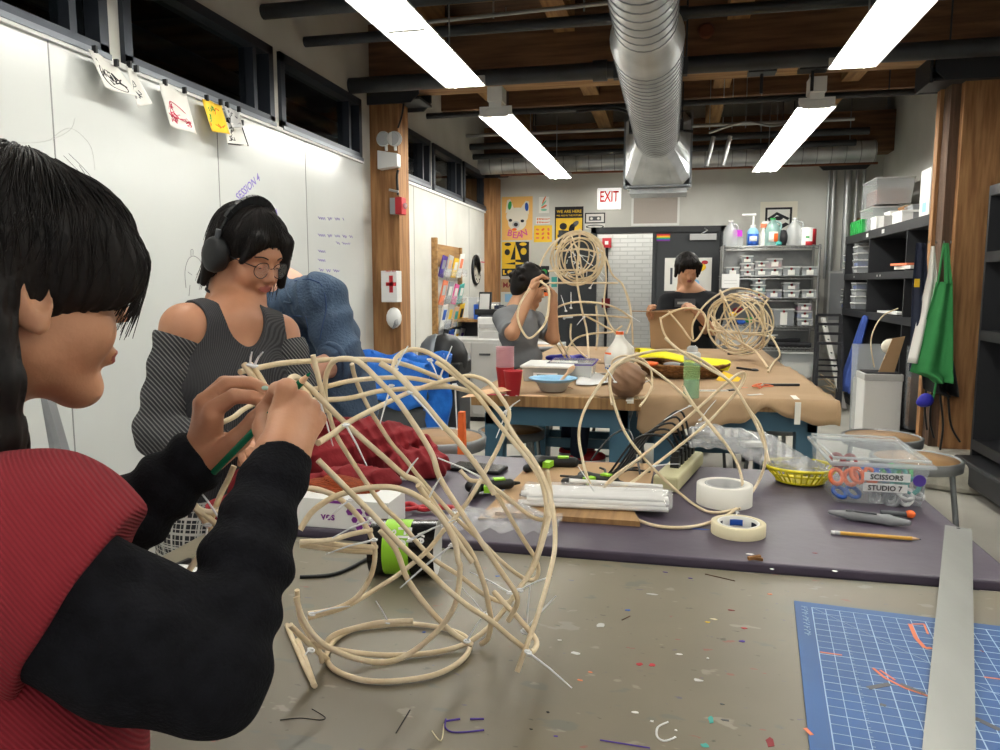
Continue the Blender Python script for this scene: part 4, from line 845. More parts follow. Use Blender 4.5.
kp2.m('tape_white').bx(.55, .575, 3.60, 3.72, .908, .9095).bx(.55, .575, 3.562, 3.566, .80, .90)
kp2.build('kraft_paper', label='brown kraft paper draped over the front edge of the right far table', category='paper')
MB().m('kraft').sheet(lambda u, v: Vector((-.96+1.68*u, 5.05+1.38*v, .9035+.001*math.sin(9*u+5*v))), 16, 16, .0012).build('kraft_paper', label='brown kraft paper covering the rear far table', category='paper')
w = MB().m('tape_white'); p = at(629, 402, Z=.905); w.box((p.x, p.y+.02, .9075), (.03, .03, .0012), .1); w.bx(p.x-.015, p.x+.015, 3.495, 3.498, .88, .9078).bx(p.x-.015, p.x+.015, 3.495, p.y+.01, .9068, .9078)
w.build('tape_piece', label='torn white tape holding the paper at the butcher block edge', category='tape')
# ================================================================ THINGS ON THE FAR TABLES
def ft(px, py, z=.906): return at(px, py, Z=z)
def cup(px, py, label, stack=0, name='plastic_cup'):
    p = ft(px, py); t = empty(name, p, label, 'cup'); h = .115
    MB().m('red').lathe(p, [(.028, 0), (.030, .002), (.044, h), (.046, h+.003), (.043, h+.003), (.027, .006), (0, .006)], 22, cap=False).build('cup_body', parent=t)
    if stack:
        for k in range(stack): MB().m('clearpink').lathe(p+Vector((0, 0, h+.003+.011*k)), [(.043, 0), (.0445, .010), (.047, .011), (.044, .0112)], 22, cap=False).build('stacked_cup_rim', parent=t)
    return t
mat('clearpink', '#d9a7ad', .3, alpha=.8)
cup(505, 391, 'stack of red plastic cups with pinkish clear cups nested on top', 9); cup(513, 395.5, 'single red plastic cup in front of the cup stack')
p = ft(553, 391); t = empty('mixing_bowl', p, 'white plastic bowl with light blue rim holding a wooden spoon', 'bowl')
MB().m('ltgrey').lathe(p, [(.05, 0), (.06, .004), (.088, .05), (.092, .053)], 26, cap=False).build('bowl_body', parent=t)
MB().m('sky').lathe(p, [(.088, .048), (.118, .062), (.120, .066), (.10, .066), (.085, .05), (.05, .012), (0, .010)], 26, cap=False).build('bowl_rim', parent=t)
w = MB().m('peach').tube([p+Vector((.02, 0, .03)), p+Vector((.075, .01, .095))], .007, 6); w.ell(p+Vector((.085, .01, .105)), (.028, .006, .013), Matrix.Rotation(-.8, 3, 'Y')); w.build('wooden_spoon', label='wooden spoon leaning in the blue rimmed bowl', category='spoon')
def tub(name, x0, y0, x1, y1, d, z, h, label, lid='clear2', cat='box', body='clear2', fill=None, rz=0, lab=None):
    t = empty(name, ((x0+x1)/2, (y0+y1)/2, z), label, cat); cx, cy = (x0+x1)/2, (y0+y1)/2
    w = MB().m(body); W_, D_ = x1-x0, y1-y0; th = .003
    w.box((cx, cy, z+th/2), (W_*.92, D_*.92, th))
    for sx, sy in ((-1, 0), (1, 0), (0, -1), (0, 1)):
        vs = []; 
        def c(s_, zz, k): return Vector((cx+sx*(W_/2)*(k)+(0 if sx else s_*W_/2*k), cy+sy*(D_/2)*k+(s_*D_/2*k if sx else 0), zz))
        a, b, c2, d2 = c(-1, z, .92), c(1, z, .92), c(1, z+h, 1), c(-1, z+h, 1); w.add([a, b, c2, d2], [(0, 1, 2, 3)])
    w.build('tub_body', parent=t)
    if lid: MB().m(lid).box((cx, cy, z+h+.006), (W_*1.06, D_*1.06, .012)).build('lid', parent=t, bevel=.004)
    if fill: MB().m(fill).box((cx, cy, z+h*.32), (W_*.84, D_*.84, h*.6)).build('contents', parent=t, bevel=.01)
    if lab: MB().m('white').box((cx, cy-D_/2-.003, z+h*.5), (W_*.5, .002, h*.3)).m('ink').box((cx, cy-D_/2-.0045, z+h*.5), (W_*.35, .001, h*.06)).build('paper_label', parent=t)
    return t
a = ft(511, 388); tub('storage_tub', a.x, 3.98, a.x+.26, 4.28, 0, .906, .075, 'clear plastic tub with white lid behind the cups', 'white', fill='milky', lab=1)
a = ft(540, 385); tub('storage_tub', a.x, 4.12, a.x+.24, 4.4, 0, .906, .08, 'clear tub with purple rimmed lid behind the bowl', 'clear2', fill='milky'); MB().m('violet').tube([(a.x-.005, 4.115, .99), (a.x+.245, 4.115, .99), (a.x+.245, 4.405, .99), (a.x-.005, 4.405, .99)], .006, 6, True).build('tub_rim', label='thin purple rim resting round the clear lid behind the bowl', category='rim')
w = MB().m('white'); q = [ft(577, 372), ft(592, 371), ft(618, 384), ft(576, 387)]
w.sheet(lambda u, v: q[0].lerp(q[1], u).lerp(q[3].lerp(q[2], u), v)+Vector((0, 0, .004+.01*math.sin(3*u+2*v)**2)), 8, 8, .001); w.build('paper_sheet', label='white paper sheet lying left of the milk jug', category='paper')
w = MB().m('violetb') if 'violetb' in M else None
mat('glove_blue', '#2b2aa8', .6)
p = ft(567, 361); f = Field()
for i, (dx_, dy_, l) in enumerate(((-.09, .0, .03), (-.03, .03, .035), (.03, -.02, .03), (.09, .01, .028))): f.ell(p+Vector((dx_, dy_, .02)), (.06, .03, .022+.006*(i % 2)), Matrix.Rotation(i, 3, 'Z'), .02)
f.build('crumpled_gloves', 'glove_blue', vox=.005, label='crumpled dark blue gloves on the far table', category='gloves')
p = ft(550, 368.5); MB().m('black').bar(p+Vector((-.08, 0, .008)), p+Vector((.1, .02, .008)), .03, .014).build('black_marker', label='black flat tool lying in front of the blue gloves', category='tool', )
p = ft(575, 363); MB().m('glove_blue').box(p+Vector((0, 0, .006)), (.04, .02, .012)).build('blue_block', label='small blue block right of the crumpled gloves', category='block')
p = ft(605, 374); MB().m('paper').box(p+Vector((0, 0, .003)), (.1, .03, .004), .1).build('paper_scrap', label='white scrap strip behind the paper sheet', category='paper scrap')
p = ft(561, 389.5); MB().m('wicker').sheet(lambda u, v: p+Vector((.09*u-.03, .03*v, .004+.01*math.sin(3.1*u))), 6, 2, .001).build('paper_curl', label='small curled brown paper scrap in front of the white bowl', category='paper scrap')
p = ft(492, 395.5); MB().m('pink_ink').box(p+Vector((0, .01, .003)), (.13, .03, .003), .1).m('white').box(p+Vector((.09, .01, .003)), (.06, .03, .003), .1).build('wrapper', label='pink and white wrapper at the left front edge of the butcher block', category='wrapper')
w = MB().m('peach').ell(ft(532, 398)+Vector((0, .03, .006)), (.07, .02, .005)); w.build('wooden_paddle', label='flat wooden paddle lying at the table edge beside the red cups', category='paddle')
MB().m('peach').prism([(0, 0), (.07, .02), (.16, .1), (.22, .13), (.16, .17), (.05, .1)], ft(457, 398)+Vector((.02, 0, .002)), (1, 0, 0), (0, .8, .2), .002).build('torn_paper', label='torn tan paper curling at the far left table corner', category='paper')
# milk jug
p = ft(619, 375.5); t = empty('glue_jug', p, 'white plastic gallon jug of glue with an orange cap', 'jug')
f = Field(); s_ = 1.0
f.ell(p+Vector((0, 0, .07)), (.080, .080, .08), None, .02).ell(p+Vector((0, 0, .11)), (.078, .078, .07), None, .03).cap(p+Vector((0, 0, .12)), p+Vector((0, 0, .215)), .072, .026, .03).cap(p+Vector((0, 0, .21)), p+Vector((0, 0, .235)), .02, .02, .008)
f.cap(p+Vector((.02, 0, .205)), p+Vector((.068, 0, .155)), .012, .012, .008).cap(p+Vector((.068, 0, .155)), p+Vector((.075, 0, .10)), .012, .012, .008)
f.half(p+Vector((0, 0, .004)), (0, 0, -1), reach=.15); f.build('jug_body', 'milky', t, vox=.004)
MB().m('orange').cyl(p+Vector((0, 0, .235)), p+Vector((0, 0, .252)), .022).build('cap', parent=t)
w = MB().m('blue'); R_ = .0815
def cyl_patch(w, p, r, a0, a1, z0, z1, m):
    w.m(m).sheet(lambda u, v: p+Vector((r*math.cos(a0+(a1-a0)*u), r*math.sin(a0+(a1-a0)*u), z0+(z1-z0)*v)), 10, 3, .001)
w = MB(); cyl_patch(w, p, R_, -2.9, -2.0, .04, .10, 'blue'); cyl_patch(w, p, R_+.001, -2.85, -2.1, .095, .135, 'orange'); cyl_patch(w, p, R_+.001, -2.8, -2.3, .05, .07, 'paper'); w.build('label', parent=t, label='blue and orange paper label')
# wrapped ball
p = ft(626, 398); f = Field().ell(p+Vector((0, 0, .085)), (.088, .088, .086))
f.build('paper_ball', 'kraftdark' if 'kraftdark' in M else mat('kraftdark', '#8d6a50', .55, h2='#7a5940', scale=9, bump=.4, bscale=12).name, vox=.004, disp=lambda x, y, z: .006*np.abs(np.sin(40*x+20*z))*np.abs(np.sin(35*y-30*z))+.003*np.abs(np.sin(90*z+60*x)), label='brown packing-tape covered ball on the front far table', category='ball')
# round basket with felt
p = ft(683, 377); bcn = p+Vector((-.0, .07, 0)); t = empty('wicker_basket', bcn, 'round wicker basket heaped with supplies behind the water bottle', 'basket')
w = MB().m('wicker')
for k in range(7): w.tube([bcn+Vector(((.19+.011*k)*math.cos(i*math.pi/20), (.17+.011*k)*math.sin(i*math.pi/20), .008+.011*k+.002*math.sin(i*2.5+k))) for i in range(40)], .0075, 6, True)
w.lathe(bcn, [(0, .004), (.2, .004)], 30); w.build('coiled_wall', parent=t)
q = bcn; w = MB().m('felt')
w.sheet(lambda u, v: q+Vector((-.26+.50*u+.02*math.sin(5*v), -.13+.30*v+.02*math.sin(7*u), .105+.035*(1-u)+.012*math.sin(6*u+2*v)-.03*(2*v-1)**2-.025*max(0, u-.7)*3)), 20, 14, .004)
w.build('yellow_felt', label='bright yellow felt sheet lying over the wicker basket', category='felt')
for i, (dx_, c, n_, l_) in enumerate(((-.06, 'grey', 'fabric_scrap', 'grey fabric scrap poking out under the yellow felt'), (.09, 'violet', 'fabric_scrap', 'purple fabric scrap under the right edge of the felt'), (-.18, 'orange', 'fabric_scrap', 'orange fabric scrap at the left edge of the basket'), (.02, 'black', 'fabric_scrap', 'black fabric scrap in the middle of the basket rim'))):
    MB().m(c).ell(q+Vector((dx_, -.19, .083)), (.05, .04, .013), Matrix.Rotation(.3*i, 3, 'Z')).build(n_, label=l_, category='fabric')
MB().m('yellow').prism([(0, 0), (.10, -.04), (.13, .02), (.04, .07)], q+Vector((.17, -.22, .005)), (1, 0, 0), (0, .7, .6), .003).build('yellow_card', label='folded amber card leaning right of the wicker basket', category='card')
# green water bottle
p = ft(691, 398); t = empty('water_bottle', p, 'green tinted water bottle with a pale cap on the brown paper', 'bottle')
MB().m('bottle_green').lathe(p, [(.034, 0), (.037, .004), (.037, .17), (.034, .185)], 24).build('bottle_body', parent=t); MB().m('water').lathe(p, [(.034, .003), (.0345, .085)], 24).build('water', parent=t)
w = MB().m('ltgrey').lathe(p, [(.0375, .178), (.0375, .205), (.03, .212), (0, .214)], 24); w.m('clear2').lathe(p, [(.026, .212), (.026, .232), (.018, .24), (0, .241)], 20); w.build('cap', parent=t)
# small tools on far tables
w = MB().m('white').bar(ft(700, 391), ft(728, 391), .016, .01); w.m('black').bar(ft(728, 391), ft(737, 390), .022, .014); w.build('craft_knife', label='white craft knife with dark grip right of the bottle', category='knife')
w = MB().m('black').bar(ft(764, 386)+Vector((0, 0, .006)), ft(799, 386)+Vector((0, 0, .006)), .018, .012); w.m('ltgrey').bar(ft(752, 386.5)+Vector((0, 0, .004)), ft(764, 386)+Vector((0, 0, .006)), .01, .006); w.build('black_pen', label='black handled tool lying near the right edge of the far table', category='tool')
w = MB().m('coral'); rr = random.Random(8); c = ft(762, 389)
w.tube(cr([c+Vector((rr.uniform(-.05, .05), rr.uniform(-.04, .04), .006+.004*k % .02)) for k in range(16)], 4), .003, 5); w.m('coral').bar(ft(740, 388), ft(748, 388), .01, .005); w.build('orange_string', label='tangle of orange string near the right edge of the far table', category='string')
for (x0, y0, x1, y1, lb) in ((737, 369, 752, 371, 'black scissors lying below the rattan cage'), (728, 355, 748, 354, 'small black tool under the rattan cage, further back'), (632, 368, 646, 371, 'black clip behind the glue jug')):
    a = ft(x0, y0); b = ft(x1, y1); w = MB().m('black').bar(a+Vector((0, 0, .008)), b+Vector((0, 0, .008)), .012, .012)
    for k in (0, 1): w.tube([b+Vector((.018*math.cos(i*math.pi/5)+.015, .018*math.sin(i*math.pi/5)+(.02 if k else -.02), .008)) for i in range(10)], .004, 6, True)
    w.build('scissors' if 'scissors' in lb else 'hand_tool', label=lb, category='scissors' if 'scissors' in lb else 'tool')
p = ft(755, 395); MB().m('paper').box(p+Vector((0, 0, .002)), (.08, .02, .002), .6).build('paper_scrap', label='small white paper scrap in front of the orange string', category='paper scrap')

# ================================================================ THINGS ON THE PURPLE TABLE
def pt(px, py, z=PZ): return at(px, py, Z=z)
def tape(px, py, R_, r_, h, m, core, label, z=PZ, printed=False):
    p = pt(px, py, z); t = empty('tape_roll', p, label, 'tape')
    MB().m(m).lathe(p, [(R_, 0), (R_, h), (r_+.004, h), (r_+.004, 0), (R_, 0)], 40, cap=False).build('tape_body', parent=t)
    MB().m(core).lathe(p, [(r_+.004, .0005), (r_+.004, h+.0005), (r_, h+.0005), (r_, .0005)], 40, cap=False).build('core', parent=t)
    if printed:
        w = MB().m('navy')
        for k in range(5): a = k*1.25; cyl_patch(w, p, r_-.0004, a, a+.7, h*.2, h*.75, ('navy', 'blue')[k % 2])
        w.build('core_print', parent=t)
    return p
tape(724, 503, .063, .041, .046, 'tape_white', 'ltgrey', 'large roll of wide cream masking tape lying on the purple table')
tape(738, 533, .054, .038, .023, 'masking', 'paper', 'narrow roll of yellowish masking tape with printed core, nearest on the purple table', printed=True)
# power strip
a = pt(668, 489); b = pt(694, 462); d = (b-a); d.z = 0; a = a-d*.1; t = empty('power_strip', a, 'beige power strip with a row of black plugs', 'power strip')
MB().m('strip_b' if 'strip_b' in M else mat('strip_b', '#c9c49a', .5).name).bar(a+Vector((0, 0, .020)), a+d*1.02+Vector((0, 0, .020)), .062, .038).build('strip_body', parent=t, bevel=.006)
sd = d.cross(Vector((0, 0, 1))).normalized()
for k in range(5):
    q = a+d*(.34+.14*k)+Vector((0, 0, .039)); w = MB().m('black').box(q+Vector((0, 0, .014)), (.026, .022, .028), math.atan2(d.y, d.x)).box(q+Vector((0, 0, .034)), (.02, .018, .016), math.atan2(d.y, d.x))
    plg = w.build('plug', parent=t)
    e = q+Vector((0, 0, .04)); ends = [(600, 470), (560, 478), (575, 492), (610, 482), (640, 470)][k]; g = pt(*ends)
    pts = [e, e+Vector((-.03, -.01, .04+.01*k)), e+Vector((-.10, 0-.02*k, .03)), e+Vector((-.17, -.03*k, -.04))]
    pts[-1].z = PZ+.012; mid = pts[-1].lerp(g, .5); mid.z = PZ+.007; g.z = PZ+.006
    MB().m('black').tube(cr(pts+[mid+Vector((0, .02*(-1)**k, 0)), g], 6), .0032, 6).build('cord', parent=plg)
w = MB().m('black').tube(cr([pt(520, 497)+Vector((0, 0, .006)), pt(550, 503)+Vector((0, 0, .006)), pt(580, 490)+Vector((0, 0, .01)), pt(620, 478)+Vector((0, 0, .02)), pt(650, 474)+Vector((0, 0, .006))], 8), .003, 6)
w.build('extension_cord', label='long black cord crossing the cardboard toward the sculpture', category='cord')
w = MB().m('black').tube(cr([pt(300, 577, .903), pt(330, 575, .903), pt(350, 568, .903), pt(372, 556, .904)], 6), .0035, 6); w.build('extension_cord', label='black cord on the grey table left of the tipped box', category='cord')
w = MB().m('black').tube(cr([pt(590, 462)+Vector((0, .02, .0)), pt(612, 455)+Vector((0, 0, .06)), pt(630, 448)+Vector((0, 0, .05)), pt(640, 478)+Vector((0, 0, .01))], 8), .003, 6)
w.build('extension_cord', label='looping black cord rising left of the power strip', category='cord')
# cardboard base with glue guns
q = [pt(532, 462), pt(655, 465), pt(645, 510), pt(478, 520)]
w = MB().m('card').add([v+Vector((0, 0, h)) for h in (.0005, .004) for v in q], [(3, 2, 1, 0), (4, 5, 6, 7), (0, 1, 5, 4), (1, 2, 6, 5), (2, 3, 7, 6), (3, 0, 4, 7)]); w.build('cardboard_sheet', label='flat tan cardboard sheet under the glue guns', category='cardboard')
def gun(px, py, ang, label, s=1):
    p = pt(px, py)+Vector((0, 0, .018)); t = empty('glue_gun', p, label, 'glue gun'); R = Matrix.Rotation(ang, 4, 'Z'); f = Field(Matrix.Translation(p) @ R @ Matrix.Scale(s, 4))
    f.cap((-.06, 0, 0), (.05, 0, 0), .016, .014).cap((-.04, 0, 0), (-.075, -.08, -.002), .013, .011, .01); f.build('gun_body', 'black', t, vox=.003)
    w = MB().m('black'); R3 = R.to_3x3(); w.tube([p+R3 @ Vector((.05*s, 0, 0)), p+R3 @ Vector((.08*s, 0, 0))], [.008, .003], 8); w.build('nozzle', parent=t)
    MB().m('green_tool').box(p+R3 @ Vector((-.02*s, -.03*s, .0)), (.02*s, .035*s, .016), ang-.3).build('trigger', parent=t); MB().m('green_tool').box(p+R3 @ Vector((.02*s, 0, .014)), (.03*s, .02*s, .004), ang).build('green_panel', parent=t)
gun(556, 468, .1, 'black and green glue gun at the far end of the cardboard'); gun(600, 486, -.4, 'black and green glue gun beside the bag of glue sticks', .85); gun(492, 492, .5, 'black glue gun lying on the purple table behind the reeds', .9)
p = pt(478, 470); t = empty('smartphone', p, 'black smartphone lying on the purple table', 'phone'); MB().m('black').box(p+Vector((0, 0, .006)), (.15, .075, .010), -.15).build('phone_body', parent=t, bevel=.003); MB().m('black_gloss').box(p+Vector((0, 0, .0115)), (.138, .066, .001), -.15).build('screen', parent=t)
# board and bag of glue sticks
q = [pt(553, 500), pt(628, 508), pt(640, 523), pt(520, 523)]
z_ = PZ
MB().m('butcher').add([v+Vector((0, 0, h)) for h in (.0005, .012) for v in (pt(500, 504), pt(630, 510), pt(640, 527), pt(495, 517))], [(3, 2, 1, 0), (4, 5, 6, 7), (0, 1, 5, 4), (1, 2, 6, 5), (2, 3, 7, 6), (3, 0, 4, 7)]).build('wooden_board', label='thin wooden board under the bag of glue sticks', category='board')
t = empty('glue_stick_bag', pt(590, 512), 'clear bag packed with long translucent glue sticks', 'bag')
rr = random.Random(2); A = pt(532, 506); B = pt(664, 511)
n = 0
for lay in range(3):
    for k in range(9-lay):
        o = Vector((rr.uniform(-.01, .01), -.045+.0115*k+.005*lay, .018+.009*lay)); a_ = A+o; b_ = B+o; a_.x -= rr.uniform(0, .02); b_.y += rr.uniform(-.006, .006)
        MB().m('stick').cyl(a_, b_, .0056, n=8).build('glue_stick', parent=None, label='translucent glue stick packed in the clear bag', category='glue stick', group='glue sticks in the clear bag')
c = (A+B)/2; w = MB().m('wrap'); L_ = (B-A).length
def bagf(u, v):
    a = v*2*math.pi; ww = .062+.004*math.sin(9*u); hh = .024*(1 if u < .85 else max(.25, 1-(u-.85)*4)); q = A.lerp(B, u*1.12-.06)
    return q+Vector((0, ww*math.cos(a), max(.0145, .028+hh*math.sin(a)+.002*math.sin(20*u+3*a))))
w.sheet(bagf, 30, 16, .0006); w.build('bag_film', parent=t)
a = pt(633, 503)+Vector((0, 0, .045)); b = pt(662, 499)+Vector((0, 0, .03)); MB().m('stick').cyl(a-Vector((.15, 0, .0)), b, .0055, n=8).build('glue_stick', label='loose glue stick lying on top of the bag, pointing right', category='glue stick')
w = MB().m('wrap'); rr = random.Random(5); p = pt(488, 534)
w.sheet(lambda u, v: p+Vector((-.10+.24*u, -.03+.13*v, .012+.04*abs(math.sin(5*u+2*v))*math.sin(3.1*u)*math.sin(3.1*v)+.012*math.sin(17*u-9*v)**2)), 24, 16, .0006)
w.build('plastic_wrap', label='crinkled clear plastic wrap in front of the glue gun', category='plastic wrap')
# yellow basket with bag
p = pt(800, 482); t = empty('plastic_basket', p, 'small yellow plastic basket with slotted sides', 'basket'); w = MB().m('yellow_pl' if 'yellow_pl' in M else mat('yellow_pl', '#f0df2a', .4).name)
w.lathe(p, [(0, .002), (.052, .002), (.055, .006)], 30)
for zz, rr_ in ((.006, .056), (.026, .071), (.043, .085)): w.tube([p+Vector((rr_*1.05*math.cos(i*math.pi/18), rr_*.92*math.sin(i*math.pi/18), zz)) for i in range(36)], .0028 if zz < .04 else .0042, 6, True)
for i in range(30):
    a_ = i*math.pi/15; w.tube([p+Vector((.056*math.cos(a_), .052*math.sin(a_), .006)), p+Vector((.085*1.05*math.cos(a_), .085*.92*math.sin(a_), .043))], .0024, 5)
w.build('basket_body', parent=t)
w = MB().m('clear2')
bag = [pt(798, 484), pt(770, 468), pt(745, 455), pt(715, 448)]
def bg(u, v):
    q = Vector((p.x-.30*u+.03, p.y+.07*u, PZ+.035+.045*u+.03*math.sin(2.4*u))); a = v*2*math.pi; r_ = .03+.03*math.sin(min(1, u*1.3)*2.6)+.010*math.sin(11*u+4*a)+.005*math.sin(31*u-7*a); return q+Vector((.3*r_*math.cos(a), r_*1.0*math.cos(a), .55*r_*math.sin(a)+.005*math.sin(23*u+5*a)))
w.m('bag_film').sheet(bg, 40, 28, .0006); w.m('white').box(p+Vector((-.12, .02, .09)), (.05, .03, .012), .3); w.m('bag_film').sheet(lambda u, v: p+Vector((-.05+.115*u, -.05+.10*v, .035+.028*math.sin(3.1*u)*math.sin(3.1*v)+.007*math.sin(22*u+9*v)*math.sin(19*v))), 20, 16, .0006); w.build('plastic_bag', label='clear plastic bag spilling out of the yellow basket', category='bag')
# scissors box
BX = dict(x0=.355, x1=.60, y0=1.86, y1=2.12); bx0, bx1 = .375, .578; byf, byb = 1.845, 2.13; bz = PZ; bh = .098
t = empty('scissors_box', ((bx0+bx1)/2, (byf+byb)/2, bz), 'clear lidded plastic box of scissors labelled SCISSORS STUDIO 7', 'box')
w = MB().m('clear'); cx, cy = (bx0+bx1)/2, (byf+byb)/2; W_, D_ = bx1-bx0, byb-byf
def wall(sx, sy):
    def c(s_, zz, k): return Vector((cx+sx*W_/2*k+(0 if sx else s_*W_/2*k), cy+sy*D_/2*k+(s_*D_/2*k if sx else 0), zz))
    w.sheet(lambda u, v: c(2*u-1, bz+.002+bh*v, .90+.10*v), 1, 1, .0022)
for sx, sy in ((-1, 0), (1, 0), (0, -1), (0, 1)): wall(sx, sy)
w.box((cx, cy, bz+.003), (W_*.88, D_*.88, .003)); w.build('box_body', parent=t)
w = MB().m('clear2').tube([(cx-W_*.53, cy-D_*.53, bz+bh), (cx+W_*.53, cy-D_*.53, bz+bh), (cx+W_*.53, cy+D_*.53, bz+bh), (cx-W_*.53, cy+D_*.53, bz+bh)], .0055, 8, True)
w.tube([(cx-W_*.5, cy-D_*.5, bz+bh+.012), (cx+W_*.5, cy-D_*.5, bz+bh+.012), (cx+W_*.5, cy+D_*.5, bz+bh+.012), (cx-W_*.5, cy+D_*.5, bz+bh+.012)], .003, 8, True)
w.m('clear').box((cx, cy, bz+bh+.009), (W_*1.02, D_*1.02, .004)); w.build('lid', parent=t)
fy = byf+.004; w = MB().m('white').bx(cx-.035, cx+.062, fy-.004, fy-.003, bz+.060, bz+.079).bx(cx-.035, cx+.058, fy+.001-.002, fy, bz+.034, bz+.053)
w.m('ink').text('SCISSORS', (cx+.012, fy-.0045, bz+.064), (1, 0, 0), (0, 0, 1), .0165).text('STUDIO 7', (cx+.010, fy-.0025, bz+.038), (1, 0, 0), (0, 0, 1), .0165)
w.build('label', parent=t, label='white printed labels'); w = MB().m('violet').cyl((bx1-.022, fy-.006, bz+.066), (bx1-.022, fy-.009, bz+.066), .0135, n=20); w.build('purple_dot', parent=t)
rr = random.Random(12); cs_ = ['orange', 'blue', 'dkred', 'teal', 'orange', 'blue', 'green', 'white', 'grey', 'teal', 'dkred', 'ltgrey']; nm_ = {'orange': 'orange', 'blue': 'blue', 'dkred': 'dark red', 'teal': 'teal', 'green': 'green', 'white': 'white', 'grey': 'grey', 'ltgrey': 'pale grey'}
spots = [(-.075, -.105, .062), (-.068, -.11, .028), (-.045, -.06, .07), (.045, -.07, .066), (-.03, -.11, .07), (.0, -.10, .075), (.06, -.06, .07), (.05, -.112, .026), (.02, -.112, .02), (.068, -.10, .05), (-.05, .02, .075), (.075, -.112, .03)]
wh = ['at the upper front left of the clear box', 'at the lower front left of the clear box', 'behind the upper left of the clear box', 'behind the labels to the right', 'left of the SCISSORS label', 'above the SCISSORS label', 'at the back right of the clear box', 'at the lower right of the clear box', 'below the STUDIO 7 label', 'under the purple dot', 'at the back left of the clear box', 'in the lower right corner of the clear box']
for i, (dx_, dy_, dz_) in enumerate(spots):
    o = Vector((cx+dx_*.95, cy+dy_, bz+dz_-.006)); w = MB().m(cs_[i]); tl = rr.uniform(-.6, .6)
    R = Matrix.Rotation(tl, 3, 'Z') @ Matrix.Rotation(rr.uniform(.3, 1.2), 3, 'X')
    for sx in (-1, 1): w.tube([o+R @ Vector((sx*.0155+.0135*math.cos(k*math.pi/6), .019*math.sin(k*math.pi/6), 0)) for k in range(12)], .0052, 6, True)
    w.m('ltgrey').bar(o+R @ Vector((0, .015, 0)), o+Vector((.01*(-1)**i, .085, -.018)), .008, .003)
    w.build('scissors', label='%s handled scissors %s' % (nm_[cs_[i]], wh[i]), category='scissors', group='scissors in the clear box')
# utility knife, pencil
p0 = pt(830, 517); p1 = pt(908, 528); t = empty('utility_knife', (p0+p1)/2, 'grey utility knife with an orange tip', 'knife'); f = Field(); u = Vector((0, 0, .011))
f.cap(p0+u, p0.lerp(p1, .3)+u, .005, .0105, .006).cap(p0.lerp(p1, .3)+u, p0.lerp(p1, .75)+u, .0105, .011, .006).cap(p0.lerp(p1, .75)+u, p1+u, .011, .006, .006); f.build('knife_body', 'grey', t, vox=.002)
MB().m('dkgrey').bar(p0.lerp(p1, .2)+Vector((0, -.003, .021)), p0.lerp(p1, .6)+Vector((0, -.003, .022)), .008, .003).build('slider', parent=t)
e0 = pt(880, 516); e1 = pt(908, 518); w = MB().m('dkgrey').cyl(e0+Vector((0, 0, .008)), e1+Vector((0, 0, .008)), .006, n=10); w.m('orange').ell(e1+Vector((.004, 0, .009)), (.011, .009, .009)); w.build('orange_cutter', label='dark pen-like cutter with a round orange end behind the utility knife', category='cutter')
a = pt(831, 534.5)+Vector((0, 0, .0045)); b = pt(921, 541.5)+Vector((0, 0, .0045)); t = empty('pencil', a, 'yellow pencil lying right of the masking tape rolls', 'pencil'); d = (b-a)
MB().m('pencil_y' if 'pencil_y' in M else mat('pencil_y', '#d8a23c', .45).name).cyl(a+d*.1, a+d*.9, .004, n=6).build('barrel', parent=t); MB().m('peach').tube([a+d*.9, a+d*.98], [.004, .0012], 8).m('ink').tube([a+d*.98, b], [.0012, .0004], 6).build('tip', parent=t); MB().m('ltgrey').cyl(a+d*.04, a+d*.1, .0042, n=12).m('white').cyl(a, a+d*.045, .004, n=12).build('eraser', parent=t)
MB().m('clear2').box(pt(661, 511)+Vector((.0, .0, .014)), (.03, .05, .02)).build('plastic_clip', label='small clear plastic piece at the end of the glue stick bag', category='plastic') if False else None
c = pt(755, 561); w = MB().m('wicker').bar(c+Vector((-.012, 0, .004)), c+Vector((.01, .01, .006)), .006, .006).bar(c+Vector((-.01, .006, .004)), c+Vector((.014, .0, .004)), .005, .005); w.build('reed_scrap', label='tiny brown reed scrap at the front edge of the purple table', category='scrap')
# red cloth, yarn, boxes at left of the purple table
RC = pt(395, 480)
def redf():
    f = Field(); z0 = PZ
    a = pt(255, 505); b = pt(440, 470)
    for i, (px, py, rx, ry, rz_, dz) in enumerate(((260, 498, .09, .06, .05, .03), (300, 480, .12, .07, .07, .05), (345, 470, .13, .08, .085, .06), (385, 468, .12, .07, .075, .05), (415, 478, .09, .06, .05, .03), (230, 520, .06, .05, .035, .02), (350, 495, .12, .04, .04, .03))):
        p = pt(px, py); f.ell(p+Vector((0, .02, dz)), (rx, ry, rz_), Matrix.Rotation(.25, 3, 'Z'), .05)
    f.cap(pt(420, 470)+Vector((0, 0, .09)), pt(437, 472)+Vector((0, 0, .075)), .02, .008, .03)
    return f
redf().build('red_cloth', 'red_cloth', vox=.005, floor=PZ+.001, disp=lambda x, y, z: .010*np.abs(np.sin(38*z+14*x+9*np.sin(9*x)+4*np.sin(20*y)))+.006*np.abs(np.sin(70*z-35*x+20*y))-.006, label='crumpled bundle of red cloth heaped on the purple table', category='cloth')
c = pt(330, 520); w = MB(); f = Field(); f.ell(c+Vector((0, .03, .035)), (.09, .05, .055), None, .02).ell(c+Vector((.05, .03, .045)), (.06, .04, .03), None, .02)
f.build('rust_yarn', 'rust_yarn', vox=.004, floor=PZ+.001, disp=lambda x, y, z: .003*np.sin(260*z+60*x), label='bundle of rust orange fibres in front of the red cloth', category='yarn')
